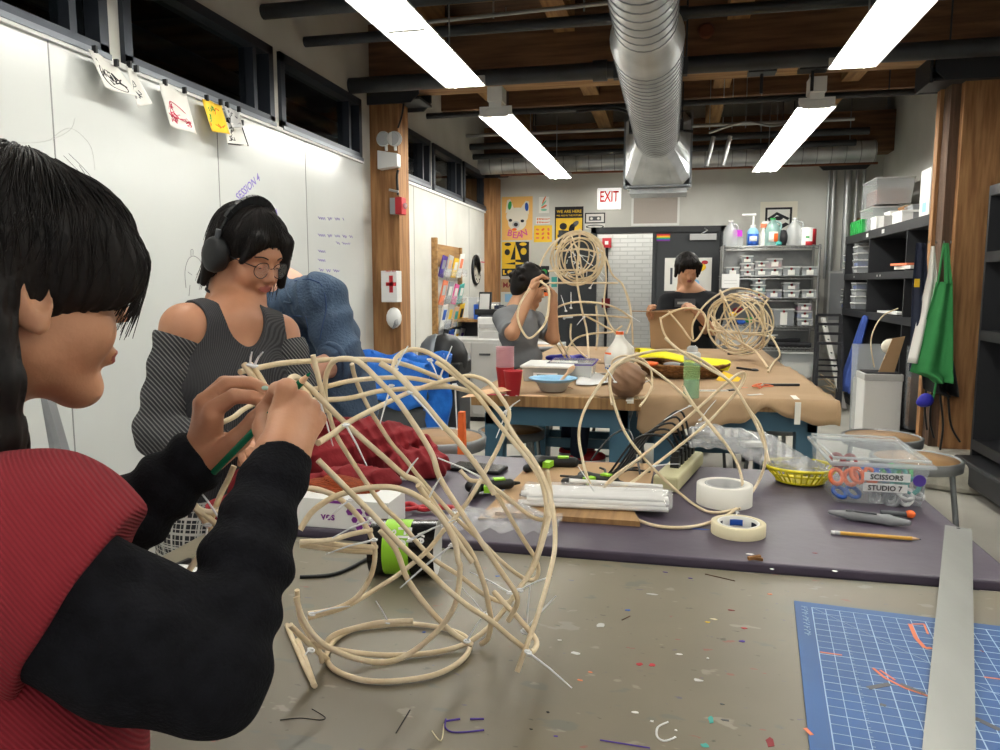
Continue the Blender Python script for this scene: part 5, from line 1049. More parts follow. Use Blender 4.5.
# white glove box with purple hexagons
a = pt(292, 541); b = pt(385, 536); t = empty('glove_box', a, 'white box with purple hexagons and the letters ves', 'box'); x0 = a.x-.08; x1 = b.x; y0_ = 1.425
MB().m('white').bx(x0, x1, y0_, y0_+.10, PZ, PZ+.062).build('box_body', parent=t, bevel=.001)
w = MB().m('purple')
for k, (hx_, hz_) in enumerate(((.82, .35), (.90, .35), (.86, .62), (.94, .62), (.90, .88), (.86, .12), (.94, .12), (.78, .62), (.98, .35))):
    r_ = .0085 if k % 3 else .007; X_ = x0+(x1-x0)*hx_-.03; w.prism([(r_*math.cos(i*math.pi/3), r_*math.sin(i*math.pi/3)) for i in range(6)], (X_, y0_-.0008, PZ+.062*hz_), (1, 0, 0), (0, 0, 1), .0004)
w.text('ves', (a.x+.035, y0_-.0004, PZ+.018), (1, 0, 0), (0, 0, 1), .024, .0006).bx(a.x+.03, a.x+.065, y0_-.001, y0_-.0004, PZ+.054, PZ+.060); w.build('printing', parent=t)
# tipped cylinder-like can of black/green label: 'Fle'
c0 = pt(374, 572, .9)+Vector((0, .0, .045)); c1 = pt(438, 574, .9)+Vector((0, .0, .045)); t = empty('label_tube', (c0.x, c0.y, .9), 'black and green printed roll lying on its side under the reeds', 'roll'); ax = (c1-c0).normalized(); L_ = (c1-c0).length; rl = .049
R = Matrix((Vector((0, 0, 1)).cross(ax).cross(ax)*-1, Vector((0, 0, 1)).cross(ax).normalized(), ax)).transposed(); e1 = Vector((0, 0, 1)); e2 = ax.cross(e1).normalized(); c0.z = c1.z = .9005+rl; ax = (c1-c0).normalized()
w = MB().m('black_gloss').tube([c0, c0.lerp(c1, .22)], rl, 32, cap=False).m('green_tool').tube([c0.lerp(c1, .22), c0.lerp(c1, .62)], rl, 32, cap=False).m('black_gloss').tube([c0.lerp(c1, .62), c1], rl, 32, cap=False).m('white').tube([c1, c0.lerp(c1, .9)], [rl, rl-.002], 32, cap=False).tube([c0, c1], rl-.002, 32, cap=False)
w.build('roll_body', parent=t); w = MB().m('white'); up = (Vector((0, 0, 1))*.62+Vector((0, -1, 0))*.78).normalized(); dn = -up.cross(ax).normalized(); 
tx = ax.cross(up).normalized(); tx = tx if tx.z < 0 else -tx
w.text('Fle', c0.lerp(c1, .50)+up*(rl+.001), tx, ax, .034, .0005); w.text('SO', c0.lerp(c1, .34)+up*(rl+.001)-tx*.0, tx, ax, .022, .0005); w.text('ve', c0.lerp(c1, .80)+up*(rl+.001), tx, ax, .026, .0005); w.build('printing', parent=t)
# red wire-handled pliers on purple
w = MB().m('red'); p = pt(415, 512); w.tube(cr([p+Vector((-.05, -.02, .01)), p+Vector((-.02, .02, .012)), p+Vector((.02, -.01, .01)), p+Vector((.05, .015, .01)), p+Vector((.10, .02, .008))], 6), .006, 8); w.tube(cr([p+Vector((-.05, .0, .01)), p+Vector((-.01, -.02, .012)), p+Vector((.03, .015, .012)), p+Vector((.10, .028, .008))], 6), .005, 8); w.build('pliers', label='red handled pliers lying below the red cloth', category='pliers')
# cutting mat and ruler on the grey table
q = [at(x, y, Z=.9005) for x, y in ((794, 602), (806, 750))]; dx_ = (q[1]-q[0]).normalized(); m0 = q[0]; ux = Vector((math.cos(.0), 0, 0)); rt = Vector((-dx_.y, dx_.x, 0)); rt = rt if rt.x > 0 else -rt; dn = dx_
qq = at(1000, 625, Z=.9005)-m0; rt = (qq-Vector((0, 0, qq.z))).normalized(); dn = Vector((rt.y, -rt.x, 0)); dn = dn if dn.dot(dx_) > 0 else -dn; dn = (dn*.2+dx_*.8).normalized(); rt = Vector((-dn.y, dn.x, 0)); rt = rt if rt.x > 0 else -rt
t = empty('cutting_mat', m0, 'blue gridded self-healing cutting mat on the grey table', 'cutting mat'); MW, MH = .61, .60
MW = .42
w = MB().m('mat_blue').add([m0+rt*a+dn*b+Vector((0, 0, h)) for h in (0, .0025) for a, b in ((0, 0), (MW, 0), (MW, MH), (0, MH))], [(0, 1, 2, 3), (7, 6, 5, 4), (1, 0, 4, 5), (2, 1, 5, 6), (3, 2, 6, 7), (0, 3, 7, 4)]); w.build('mat_base', parent=t)
g = MB().m('mat_line'); Z3 = Vector((0, 0, .0027))
def gl(a, b, w_=.0009): A_, B_ = m0+rt*a[0]+dn*a[1]+Z3, m0+rt*b[0]+dn*b[1]+Z3; g.bar(A_, B_, w_, .0002)
k = 0; s0 = .026
x = s0
while x < MW: gl((x, .02), (x, MH), .0015 if k % 4 == 0 else .0010); x += .0254*.8; k += 1
y = .02; k = 0
while y < MH: gl((s0, y), (MW, y), .0015 if k % 4 == 0 else .0010); y += .0254*.8; k += 1
for k in range(40): gl((s0+.0254*.8*2, .02+.005*k*2), (s0+.0254*.8*2+.004, .02+.005*k*2), .0006)
gl((s0, .02), (s0+.35, .02+.35), .0006); g.build('grid_lines', parent=t)
g2 = MB().m('mat_line'); [g2.bar(m0+rt*(.010+.004*(k % 3))+dn*(.02+.0042*k)+Z3, m0+rt*(.019-.003*(k % 2))+dn*(.022+.0042*k)+Z3, .0013, .0002) for k in range(26) if k % 9 != 8]; g2.build('worn_print', parent=t)
g3 = MB()
def smear(pts, r_, m='coral'):
    for a_, b_ in zip(pts, pts[1:]): g3.m(m).bar(at(*a_, Z=.9032), at(*b_, Z=.9032), r_, .0003)
smear([(910, 624), (916, 638), (925, 648), (932, 648)], .006); smear([(912, 624), (924, 624), (928, 634)], .003); smear([(873, 668), (885, 678), (905, 688), (928, 696)], .004); smear([(880, 670), (895, 680)], .003); smear([(868, 688), (890, 684)], .008, 'dkgrey'); smear([(900, 684), (925, 694)], .008, 'dkgrey'); smear([(820, 652), (842, 655)], .003); smear([(805, 728), (812, 735)], .005); smear([(980, 650), (984, 652)], .002, 'dkred'); smear([(984, 677), (1000, 679)], .003); smear([(880, 704), (886, 706)], .006, 'dkgrey'); smear([(975, 718), (1000, 730)], .008, 'dkgrey')
g3.build('paint_smears', parent=t, kind='stuff', label='orange and dark paint smears')
ra, rb_, rc2, rd = (at(945, 526, Z=.919), at(972, 530, Z=.919), at(976, 760, Z=.906), at(921, 760, Z=.906))
t = empty('metal_ruler', ra, 'wide flat aluminium straightedge lying across the cutting mat', 'ruler')
MB().m('scratch_alu').add([v+Vector((0, 0, h)) for h in (0, .0022) for v in (rd, rc2, rb_, ra)], [(3, 2, 1, 0), (4, 5, 6, 7), (0, 1, 5, 4), (1, 2, 6, 5), (2, 3, 7, 6), (3, 0, 4, 7)]).build('ruler_blade', parent=t)
hc = (ra+rb_)/2+(rd-ra)*.012+Vector((0, 0, .0023)); MB().m('ink').lathe(hc, [(0, 0), (.004, .0002)], 12).build('hanging_hole', parent=t)
# white object at left edge of grey table, grey stand behind
f = Field(); p = at(182, 606, Z=.9)
f.ell(p+Vector((-.0, 0, .02)), (.055, .05, .045), None, .02).ell(p+Vector((-.05, -.02, .02)), (.05, .05, .04), None, .03); f.build('white_cloth', 'white', vox=.004, floor=.9012, disp=lambda x, y, z: .0015*np.sin(80*x+50*z), label='smooth white rounded cloth bundle on the table behind the black sleeve', category='cloth')
w = MB().m('white').tube(cr([atd(166, 560, 1.0), atd(172, 568, .98), atd(190, 575, .97)], 5), .004, 6)
MB().m('black').bar(at(176, 566, Z=.912), at(190, 560, Z=.912), .008, .008).build('black_clip', label='small black clip on the grey table behind the white bundle', category='clip')
t = empty('easel', (at(60, 470, Y=1.9).x, 1.9, 0), 'grey metal pole stand behind the girl in red', 'stand')
a = atd(47, 395, 2.3); b = atd(72, 482, 2.3); d = (b-a); bot = a+d*((a.z)/(a.z-b.z)); MB().m('grey').bar(a, bot, .03, .02).build('leg', parent=t); top = a-d*.2; MB().m('grey').bar(a, bot+Vector((-.35, .2, 0)), .03, .02).build('leg', parent=t)
# orange strip behind reeds
a = atd(463, 411, 2.6); b = atd(463, 470, 2.6); w = MB().m('orange').prism([(-.009, .2), (.009, .2), (.014, -.0), (-.014, -.0)], (a.x, a.y, a.z-.2), (1, 0, 0), (0, 0, 1), .03); w.bx(a.x-.012, a.x+.012, a.y-.01, a.y+.02, 0, a.z-.2); w.build('orange_post', label='narrow orange plastic post beside the blue bin', category='post')

# ================================================================ WIRE RACK
x0r, x1r, yr0, yr1 = .68, 1.90, 9.75, 10.2
a = at(722, 246, Y=yr0); b = at(822, 246, Y=yr0); x0r, x1r = a.x, b.x; HR = at(770, 246, Y=yr0).z
t = empty('wire_rack', ((x0r+x1r)/2, yr0, 0), 'chrome wire shelving rack against the back wall', 'rack')
for x in (x0r+.02, x1r-.02):
    for y in (yr0+.02, yr1-.02): MB().m('metal_rack').cyl((x, y, 0), (x, y, HR+.02), .014, n=10).build('post', parent=t)
levels = [HR]+[at(770, yy, Y=yr0).z for yy in (276, 298, 327, 348)]+[.12]
names = ['top', 'second', 'third', 'fourth', 'fifth', 'bottom']
for z in levels:
    w = MB().m('metal_rack')
    for yy in (yr0+.01, yr1-.01): w.cyl((x0r, yy, z), (x1r, yy, z), .006, n=6); w.cyl((x0r, yy, z-.035), (x1r, yy, z-.035), .005, n=6)
    for k in range(24): xx = x0r+(x1r-x0r)*k/23; w.tube([(xx, yr0+.01, z), (xx, yr1-.01, z)], .003, 4, cap=False); w.tube([(xx, yr0+.01, z), (min(x1r, xx+.025), yr0+.01, z-.035)], .003, 4, cap=False)
    w.build('wire_shelf', parent=t)
MB().m('steel_sheet').bx(x0r+.03, x1r-.03, yr1+.0, yr1+.01, .5, HR-.03).build('back_panel', parent=t)
def rbox(x_0, y_0, x_1, y_1, i, desc, fill=None, dot='red'):
    a = at(x_0, y_0, Y=yr0+.06); b = at(x_1, y_1, Y=yr0+.06)
    t = empty('small_clear_box', ((a.x+b.x)/2, yr0+.15, b.z), desc, 'box', 'clear supply boxes on the wire rack'); h = a.z-b.z
    MB().m('clear2').bx(a.x, b.x, yr0+.06, yr0+.33, b.z, a.z-.015).build('box_body', parent=t, bevel=.004); MB().m('ltgrey').bx(a.x-.006, b.x+.006, yr0+.055, yr0+.335, a.z-.015, a.z).build('lid', parent=t)
    cxx = (a.x+b.x)/2; MB().m('paper').bx(cxx-.04, cxx+.04, yr0+.056, yr0+.058, b.z+.015, a.z-.04).m(dot).lathe((cxx, yr0+.054, a.z-.03), [(0, 0), (.016, 0)], 12, Matrix.Rotation(math.pi/2, 3, 'X')).build('label', parent=t)
    if fill: MB().m(fill).bx(a.x+.01, b.x-.01, yr0+.07, yr0+.3, b.z+.005, b.z+h*.5).build('contents', parent=t)
def zc_(x0, x1, y0, y1): return (700+x0*.16, 180+y0*.16, 700+x1*.16, 180+y1*.16)
RB = [((165, 245, 543, 600), 'leftmost in the upper row, dark contents', 'navy'), ((255, 340, 560, 600), 'bottom of the pile of three, upper row', 'grey'), ((258, 338, 520, 560), 'middle of three in the upper row, reddish contents', 'dkred'), ((262, 330, 472, 520), 'top of three in the upper row, black contents', 'ink'),
      ((345, 425, 548, 600), 'lower of the second pile in the upper row', 'grey'), ((345, 425, 507, 548), 'upper of the second pile in the upper row', 'dkred'), ((425, 512, 548, 600), 'lower of the third pile in the upper row', 'white'), ((425, 512, 490, 548), 'upper of the third pile in the upper row, red contents', 'red'),
      ((520, 622, 540, 600), 'single wide box in the upper row, second from right', 'grey'), ((640, 735, 540, 600), 'single wide box at the right end of the upper row', 'grey'),
      ((240, 325, 690, 738), 'box with orange and blue contents behind the rattan cage', 'coral'), ((330, 408, 655, 700), 'green tinged box, lower of a pair beside the paper note', 'teal'), ((330, 408, 615, 655), 'navy filled box, upper of a pair beside the paper note', 'navy'), ((330, 408, 702, 738), 'red tinged box at the base of the pair', 'red'),
      ((415, 510, 685, 738), 'box with a purple item in the middle row', 'violet'), ((525, 620, 690, 738), 'lower box of the middle-row pair on the right', 'grey'), ((525, 620, 640, 690), 'upper box of the middle-row pair on the right', 'navy'), ((640, 735, 685, 738), 'box at the right end of the middle row', 'white')]
for i, (q, d_, fl) in enumerate(RB): rbox(*[zc_(*q)[j] for j in (0, 1, 2, 3)], i, 'clear rack box: '+d_, fl)
def z8(x0, x1, y0, y1): return (600+x0*.26, 220+y0*.26, 600+x1*.26, 220+y1*.26)
for q, d_, fl in (((668, 745, 342, 408), 'large one in the lower row with navy contents', 'navy'), ((760, 818, 380, 408), 'lowest of the right hand pile of three', 'grey'), ((760, 816, 350, 379), 'middle of the right hand pile of three', 'blue'), ((762, 814, 320, 349), 'top of the right hand pile of three', 'pink')): rbox(*z8(*q), 0, 'clear rack box: '+d_, fl)
for i, (px, py, c, rr_, nmx) in enumerate(((733, 314, 'yellow', .04, 'yellow'), (738, 310, 'dkred', .05, 'dark red'), (741, 322, 'blue', .045, 'blue'), (750, 320, 'green', .05, 'green'), (735, 323, 'navy', .04, 'navy'))):
    p = at(px, py, Y=yr0+.2); MB().m(c).ell(p, (rr_*1.3, .06, rr_*.7)).build('yarn_ball', label='%s yarn ball in the wire tray behind the rattan cage' % nmx, category='yarn ball', group='yarn on the wire rack')
a = at(717, 330, Y=yr0); b = at(757, 347, Y=yr0); MB().m('ltgrey').bx(a.x, b.x, yr0+.03, yr0+.38, b.z+.01, a.z).build('wire_tray', label='pale plastic tray on the rack below the yarn balls', category='tray')
w = MB().m('ink').cyl(at(768, 344, Y=yr0+.1), at(811, 345, Y=yr0+.1), .03).cyl(at(768, 340, Y=yr0+.2), at(800, 340, Y=yr0+.2), .025); w.build('black_roll', label='black rolled material on the lower rack shelf', category='roll')
a = at(782, 352, Y=yr0+.02); b = at(813, 378, Y=yr0+.02); tub('storage_tub', a.x, yr0+.03, b.x, yr0+.4, 0, b.z, a.z-b.z-.02, 'large white translucent tub at the bottom of the wire rack', 'white', fill='milky')
a = at(722, 274, Y=yr0-.02); b = at(739, 288, Y=yr0-.02); MB().m('white').bx(a.x, b.x, yr0-.03, yr0-.025, b.z, a.z).m('ltgrey').bx(a.x+.03, b.x-.03, yr0-.032, yr0-.03, b.z+.05, b.z+.055).bx(a.x+.03, b.x-.03, yr0-.032, yr0-.03, b.z+.09, b.z+.095).build('paper_note', label='white handwritten note clipped to the left front of the wire rack', category='note')
# bottles on the rack top
def rtop(px): return Vector((at(px, 244, Y=yr0+.2).x, yr0+.2, HR+.006))
def bottle(px, h, r_, body, cap_, label, kind='jug', name='plastic_jug', cat='bottle'):
    p = rtop(px); t = empty(name, p, label, cat)
    if kind == 'jug':
        MB().m(body).lathe(p, [(r_*.95, 0), (r_, .01), (r_, h*.55), (r_*.75, h*.72), (r_*.3, h*.88), (r_*.28, h*.95)], 18).build('bottle_body', parent=t); MB().m(cap_).cyl(p+Vector((0, 0, h*.94)), p+Vector((0, 0, h)), r_*.33, n=12).build('cap', parent=t)
        MB().m(body).tube(cr([p+Vector((r_*.3, 0, h*.88)), p+Vector((r_*.9, 0, h*.8)), p+Vector((r_*.95, 0, h*.55))], 4), r_*.14, 6).build('handle', parent=t)
    return t, p
bottle(730, .32, .09, 'clear2', 'white', 'clear plastic bottle, leftmost on top of the wire rack'); bottle(772, .34, .10, 'water', 'green', 'bluish clear jug behind the printed label bottle on the rack top'); bottle(794, .34, .10, 'clear2', 'white', 'clear gallon jug left of the white and red can')
w = MB(); cyl_patch(w, rtop(772), .101, -2.1, -1.0, .05, .17, 'paper'); cyl_patch(w, rtop(772), .103, -1.5, -1.0, .05, .15, 'orange'); w.build('jug_label', label='white and orange label on the bluish jug', category='label')
p = rtop(752.5); t = empty('pump_bottle', p, 'tall pump bottle with blue label on top of the wire rack', 'bottle'); MB().m('sky').lathe(p, [(.07, 0), (.072, .01), (.072, .17), (.05, .21), (.02, .235)], 20).build('bottle_body', parent=t)
w = MB(); cyl_patch(w, p, .0735, -2.6, -.5, .01, .15, 'blue'); cyl_patch(w, p, .075, -2.2, -.9, .06, .12, 'white'); w.build('label', parent=t)
MB().m('white').cyl(p+Vector((0, 0, .23)), p+Vector((0, 0, .26)), .03).cyl(p+Vector((0, 0, .26)), p+Vector((0, 0, .37)), .012).tube([p+Vector((.03, 0, .385)), p+Vector((-.13, 0, .385))], .014, 8).build('pump', parent=t)
p = rtop(763); t = empty('spray_bottle', p, 'white spray bottle between the pump bottle and the bluish jug', 'bottle'); MB().m('paper').lathe(p, [(.04, 0), (.042, .15), (.015, .2), (.015, .23)], 16).build('bottle_body', parent=t); MB().m('coral').box(p+Vector((.0, 0, .25)), (.07, .03, .05)).m('white').box(p+Vector((.02, 0, .29)), (.08, .03, .03)).build('trigger_head', parent=t)
p = rtop(737); MB().m('purple2' if 'purple2' in M else mat('purple2', '#c02bc4', .5).name).box(p+Vector((0, 0, .16)), (.11, .08, .08)).m('clear2').box(p+Vector((0, 0, .06)), (.14, .1, .12)).build('sponge_pack', label='bright purple sponge pack on the rack top', category='sponge')
p = rtop(783); MB().m('ink').ell(p+Vector((0, 0, .1)), (.07, .07, .1)).m('teal').ell(p+Vector((-.06, -.08, .03)), (.04, .03, .03)).build('dark_bag', label='dark crumpled bag with a teal bit between the two clear jugs', category='bag')
p = rtop(807); t = empty('paint_can', p, 'white and red tin with curved stripe, rightmost on the rack top', 'can'); MB().m('white').lathe(p, [(.10, 0), (.10, .21), (.095, .215), (0, .212)], 26).build('can_body', parent=t)
w = MB(); cyl_patch(w, p, .1015, -1.1, -.1, .01, .2, 'red'); cyl_patch(w, p, .1015, -1.9, -1.1, .0, .05, 'red'); cyl_patch(w, p, .102, -1.9, -1.5, .09, .11, 'green'); w.build('label', parent=t)

# ================================================================ BLACK CUBBY SHELVING (right)
XS = 2.05; ya = at(845, 260, X=XS).y; yb = 6.95; ZT = 2.0
t = empty('cubby_shelf', (XS+.22, 8.5, 0), 'long black cubby shelving unit along the right wall', 'shelf')
yv = [ya]+[at(x, 260, X=XS).y for x in (868, 905)]+[yb]
def bd(y): return (y-.012, y+.012)
zs = [ZT, 1.55, 1.13, .10]
for i, z in enumerate(zs): MB().m('shelf_black').bx(XS, XR-.01, yb-.012, ya+.012, z-(.09 if i == 0 else .07), z).build('shelf_board', parent=t)
for y in yv: MB().m('shelf_black').bx(XS+.005, XR-.01, y-.013, y+.013, 0, ZT-.08).build('divider', parent=t)
MB().m('shelf_in').bx(XR-.03, XR-.012, yb, ya, .1, ZT).build('back_panel', parent=t)
w = MB().m('white')
for px, py in ((868, 228), (884, 221), ): p = at(px, py, X=XS); w.box((XS-.003, p.y, ZT-.045), (.003, .09, .04))
for px in (855, 878, 881): p = at(px, 265, X=XS); w.box((XS-.003, p.y, 1.515), (.003, .02, .02))
w.build('shelf_labels', parent=t)
def sh(px, z, dx_=.12): p = at(px, 250, X=XS+dx_); return Vector((p.x, p.y, z))
def crate(px, z, size, m, label, name='plastic_crate', cat='crate', dx_=.12, rz=0, lid=None):
    p = sh(px, z, dx_); t = empty(name, p, label, cat); W_, D_, H_ = size; MB().m(m).box(p+Vector((0, 0, H_/2)), size, rz).build('body', parent=t, bevel=.006)
    MB().m(lid or m).box(p+Vector((0, 0, H_)), (W_*1.06, D_*1.06, .02), rz).build('rim', parent=t)
    if m == 'green':
        w = MB().m('green')
        for k in range(5): w.box(p+Vector((-W_/2-.006, -D_/2+D_*(k+.5)/5, H_/2)), (.012, .02, H_))
        w.build('ribs', parent=t)
    return t
crate(866, ZT, (.24, .55, .14), 'green', 'green ribbed crate on top of the cubby shelving'); crate(861, ZT, (.2, .1, .26), 'card', 'tan cardboard piece standing behind the green crate', 'cardboard_box', 'cardboard', .3)
p = sh(874, ZT); 
def tub2(px, z, size, label, dx_=.2, fill='grey'): p = sh(px, z, dx_); return tub('storage_tub', p.x-size[0]/2, p.y-size[1]/2, p.x+size[0]/2, p.y+size[1]/2, 0, z+.001, size[2], label, 'ltgrey', fill=fill)
tub2(882, ZT, (.36, .55, .24), 'milky lidded tub on the cubby shelving, lower of the stacked pair'); tub2(884, ZT+.27, (.36, .6, .26), 'large clear tub with dark contents stacked highest on the cubby shelving', fill='copper')
crate(878, ZT, (.12, .22, .12), 'white', 'small white container in front of the milky tub', 'white_container', 'container', .06); crate(886, ZT, (.12, .2, .10), 'ltgrey', 'pale container right of the small white one on the cubby top', 'white_container', 'container', .06)
crate(893, ZT, (.15, .22, .17), 'white', 'white box behind the pale container on the cubby top', 'white_container', 'container', .2); crate(903, ZT, (.14, .32, .10), 'white', 'shallow white tub near the middle of the cubby top', 'white_container', 'container', .08)
crate(912, ZT, (.2, .3, .16), 'wicker', 'brown woven tray of scraps on the cubby top', 'scrap_tray', 'tray', .2); crate(918, ZT, (.2, .25, .15), 'grey', 'grey metal box right of the woven tray', 'metal_box', 'box', .2)
p = sh(929, ZT, .1); w = MB().m('white').box(p+Vector((0, 0, .2)), (.12, .26, .40)); w.m('sky').box(p+Vector((-.061, 0, .08)), (.002, .1, .08)); w.build('binder_box', label='tall white upright box near the timber column on the cubby top', category='box')
MB().m('navy').box(sh(936, ZT, .12)+Vector((0, 0, .15)), (.14, .05, .3)).m('dkred').box(sh(936, ZT, .12)+Vector((-.07, 0, .25)), (.004, .05, .08)).build('ring_binder', label='dark blue and red binder beside the tall white box', category='binder'); MB().m('white').box(sh(940, ZT, .12)+Vector((0, 0, .2)), (.14, .08, .4)).build('binder_box', label='tall white box touching the timber column on the cubby top', category='box')
for i, (px, z, n_) in enumerate(((852, 1.56, 3), (862, 1.56, 5), (851, 1.14, 3), (862, 1.14, 4))):
    for k in range(n_): tub2b = sh(px, z, .1); tub('stacked_container', tub2b.x-.07, tub2b.y-.12, tub2b.x+.07, tub2b.y+.12, 0, z+.001+.078*k, .062, 'translucent container, %s of the %s stack in the left cubbies' % (('lowest', 'second', 'third', 'fourth', 'topmost')[k if k < n_-1 else 4], ('upper left', 'upper right', 'lower left', 'lower right')[i]), 'white', fill=('grey', 'ltgrey', 'blue', 'navy')[(i+k) % 4], cat='container')
p = sh(915, 1.56, .1); MB().m('paper').box(p+Vector((0, 0, .02)), (.2, .5, .03)).m('coral').box(p+Vector((-.05, .05, .05)), (.15, .3, .02), .2).build('paper_stack', label='loose stack of papers in the upper right cubby', category='papers'); MB().m('coral').box(Vector((XS-.005, sh(925, 1, 0).y, 1.50)), (.004, .12, .12)).build('orange_tag', label='small orange printed tag hanging below the upper right cubby', category='tag')
p = sh(890, 1.14, .1); MB().m('white').box(p+Vector((0, -.3, .01)), (.15, .7, .02)).build('white_board_strip', label='white strip lying on the middle cubby shelf', category='strip')
# blue cloth in lower left cubby
w = MB().m('navyb' if 'navyb' in M else mat('navyb', '#2c4486', .9).name); 
P0 = at(862, 322, X=XS-.03); P1 = at(845, 390, X=XS-.10)
w.sheet(lambda u, v: Vector((XS-.02-.12*v+.02*math.sin(14*u), P0.y-.12+(.12+.45*v)*u*1.0+ .1*v, 1.09-.85*v)), 12, 10, .02); w.build('blue_cloth', label='blue cloth hanging out of the lower left cubby', category='cloth')
# leaning frames
p = at(828, 395, Z=0); 
for k in range(4):
    a = Vector((1.60+.02*k, 9.0+.16*k-.0, .02)); b = a+Vector((.02, .12, 1.05-.10*(3-k))); w = MB().m('ink'); w.bar(a, b, .03, .03).bar(a+Vector((.26, 0, 0)), b+Vector((.26, 0, 0)), .03, .03).bar(a, a+Vector((.26, 0, 0)), .03, .03).bar(b, b+Vector((.26, 0, 0)), .03, .03).bar(a.lerp(b, .5), a.lerp(b, .5)+Vector((.26, 0, 0)), .02, .02)
    w.build('picture_frame', label='black frame leaning by the back wall, %s of four' % ('tallest and leftmost', 'second from the left', 'third from the left', 'shortest and rightmost')[k], category='frame', group='black frames leaning in the corner')
a = at(823, 318, Y=9.9); b = at(845, 390, Y=9.2); b.z = .02; w = MB().m('paper').bar(a, b, .05, .03); w.m('dkgrey')
for k in range(6): w.box(a.lerp(b, .1+.15*k)+Vector((0, -.017, 0)), (.02, .01, .02))
w.build('leaning_strip', label='long white perforated strip leaning against the frames', category='strip')
# white step bin and tub in front of cubbies
p = at(882, 431, Z=0); bxc = Vector((at(882, 425, Y=7.3).x, 7.3, 0)); a = at(865, 375, Y=7.2); b = at(900, 431, Y=7.2); t = empty('white_bin', bxc, 'white square trash bin with a black lid opening', 'trash can')
MB().m('white').box(((a.x+b.x)/2, 7.35, a.z/2-.02), (b.x-a.x, .3, a.z-.05)).build('bin_body', parent=t, bevel=.01); MB().m('ltgrey').box(((a.x+b.x)/2, 7.35, a.z-.02), (b.x-a.x+.01, .31, .06)).build('bin_collar', parent=t, bevel=.006); MB().m('ink').box(((a.x+b.x)/2, 7.35, a.z+.015), (b.x-a.x-.03, .26, .012)).build('bin_lid', parent=t)
w = MB().m('card').prism([(0, 0), (.13, .0), (.20, .32), (.10, .30)], (a.x+.13, 7.3, a.z+.02), (1, 0, 0), (0, 0, 1), .01); w.build('cardboard_piece', label='folded cardboard piece sticking out of the white bin', category='cardboard')
w = MB().m('cream').ell((a.x+.25, 7.42, a.z+.24), (.08, .05, .07)); w.build('crumpled_bag', label='cream crumpled bag on top of the white bin', category='bag')
w = MB().m('reed').tube(cr([Vector((a.x+.12, 7.4, a.z+.05)), Vector((a.x+.08, 7.4, a.z+.3)), Vector((a.x+.16, 7.42, a.z+.5)), Vector((a.x+.3, 7.44, a.z+.58))], 6), .006, 6); w.build('reed_coil', label='single bent reed rising from the white bin', category='reed')
q = at(905, 375, Y=7.5); tub('storage_tub', q.x+.02, 7.4, q.x+.3, 7.75, 0, .12, .75, 'translucent tall tub behind the aprons', None, fill='wicker'); tub('storage_tub', q.x-.35, 7.75, q.x-.1, 8.0, 0, .002, .85, 'clear tub behind the white bin', None, fill='ltgrey')
for i, (px, py, c, L_, lb) in enumerate(((885, 427, 'teal', .5, 'teal roll lying on the floor behind the stools'), (905, 424, 'violet', .25, 'violet rolled mat on the floor by the aprons'), (893, 426, 'dkred', .12, 'small dark red bundle on the floor between the rolls'))):
    p = at(px, py, Z=.05); MB().m(c).cyl(p-Vector((L_/2, 0, 0)), p+Vector((L_/2, 0, 0)), .05, n=14).build('floor_roll', label=lb, category='roll')
# aprons on the column
def apron(pl, m, label, d=.03, Y=6.12, straps=None, name='apron'):
    # pl: list of (y, xl, xr) rows in px
    w = MB().m(m)
    def fn(u, v):
        t_ = v*(len(pl)-1); i = min(int(t_), len(pl)-2); f_ = t_-i; yy = pl[i][0]*(1-f_)+pl[i+1][0]*f_; xl = pl[i][1]*(1-f_)+pl[i+1][1]*f_; xr = pl[i][2]*(1-f_)+pl[i+1][2]*f_
        p = at(xl+(xr-xl)*u, yy, Y=Y); p.y += d*math.sin(9*u+2*v)*(.3+v); return p
    w.sheet(fn, 24, 20, .004)
    t = None
    if straps:
        for s_ in straps: w.tube(cr([at(x, y, Y=Y-.01) for x, y in s_], 5), .008, 5)
    return w.build(name, label=label, category='apron')
apron([(340, 925, 950), (370, 922, 955), (390, 925, 957), (396, 944, 956)], 'black', 'black apron hanging behind the green one', .05, 6.15, [[(932, 395), (930, 420), (934, 438)], [(940, 395), (943, 425), (940, 450)], [(948, 395), (951, 425), (960, 442)], [(926, 390), (925, 412), (927, 430)]])
apron([(243, 916, 926), (280, 913, 928), (320, 912, 930), (372, 911, 926)], 'navy', 'navy apron with a yellow tag on the timber column', .03, 6.12)
MB().m('yellow').box(at(917, 283, Y=6.07), (.035, .004, .06)).build('apron_tag', label='yellow tag on the navy apron', category='tag')
apron([(246, 931, 935), (275, 928, 937), (320, 918, 934), (363, 909, 926)], 'paper', 'white apron between the navy and green aprons', .03, 6.08)
apron([(282, 936, 953), (300, 932, 953), (340, 920, 953), (372, 911, 952), (378, 930, 952), (383, 936, 951)], 'apron_green', 'bright green apron hanging on the timber column', .035, 6.04, [[(938, 284), (941, 262), (944, 244)], [(951, 284), (948, 262), (946, 244)], [(936, 382), (934, 395), (931, 404)]])
apron([(243, 943, 949), (260, 944, 950), (284, 945, 952)], 'apron_green', 'wide green apron neck strap looped over the hook', .01, 6.03, None, 'apron_strap')
w = MB().m('grey')
for px in (929, 936, 944, 951): w.tube([at(px, 243, Y=6.16), at(px, 243, Y=6.03), at(px, 241, Y=6.02)], .004, 6)
w.build('coat_hooks', label='row of small metal hooks on the timber column', category='hooks')
p = at(926, 400, Y=6.0); f = Field().ell(p, (.05, .04, .05), None, .02).ell(p+Vector((-.03, 0, -.02)), (.035, .03, .03), None, .02); f.build('blue_bundle', 'glove_blue', vox=.006, label='bright blue ribbon bundle hanging below the aprons', category='ribbon')
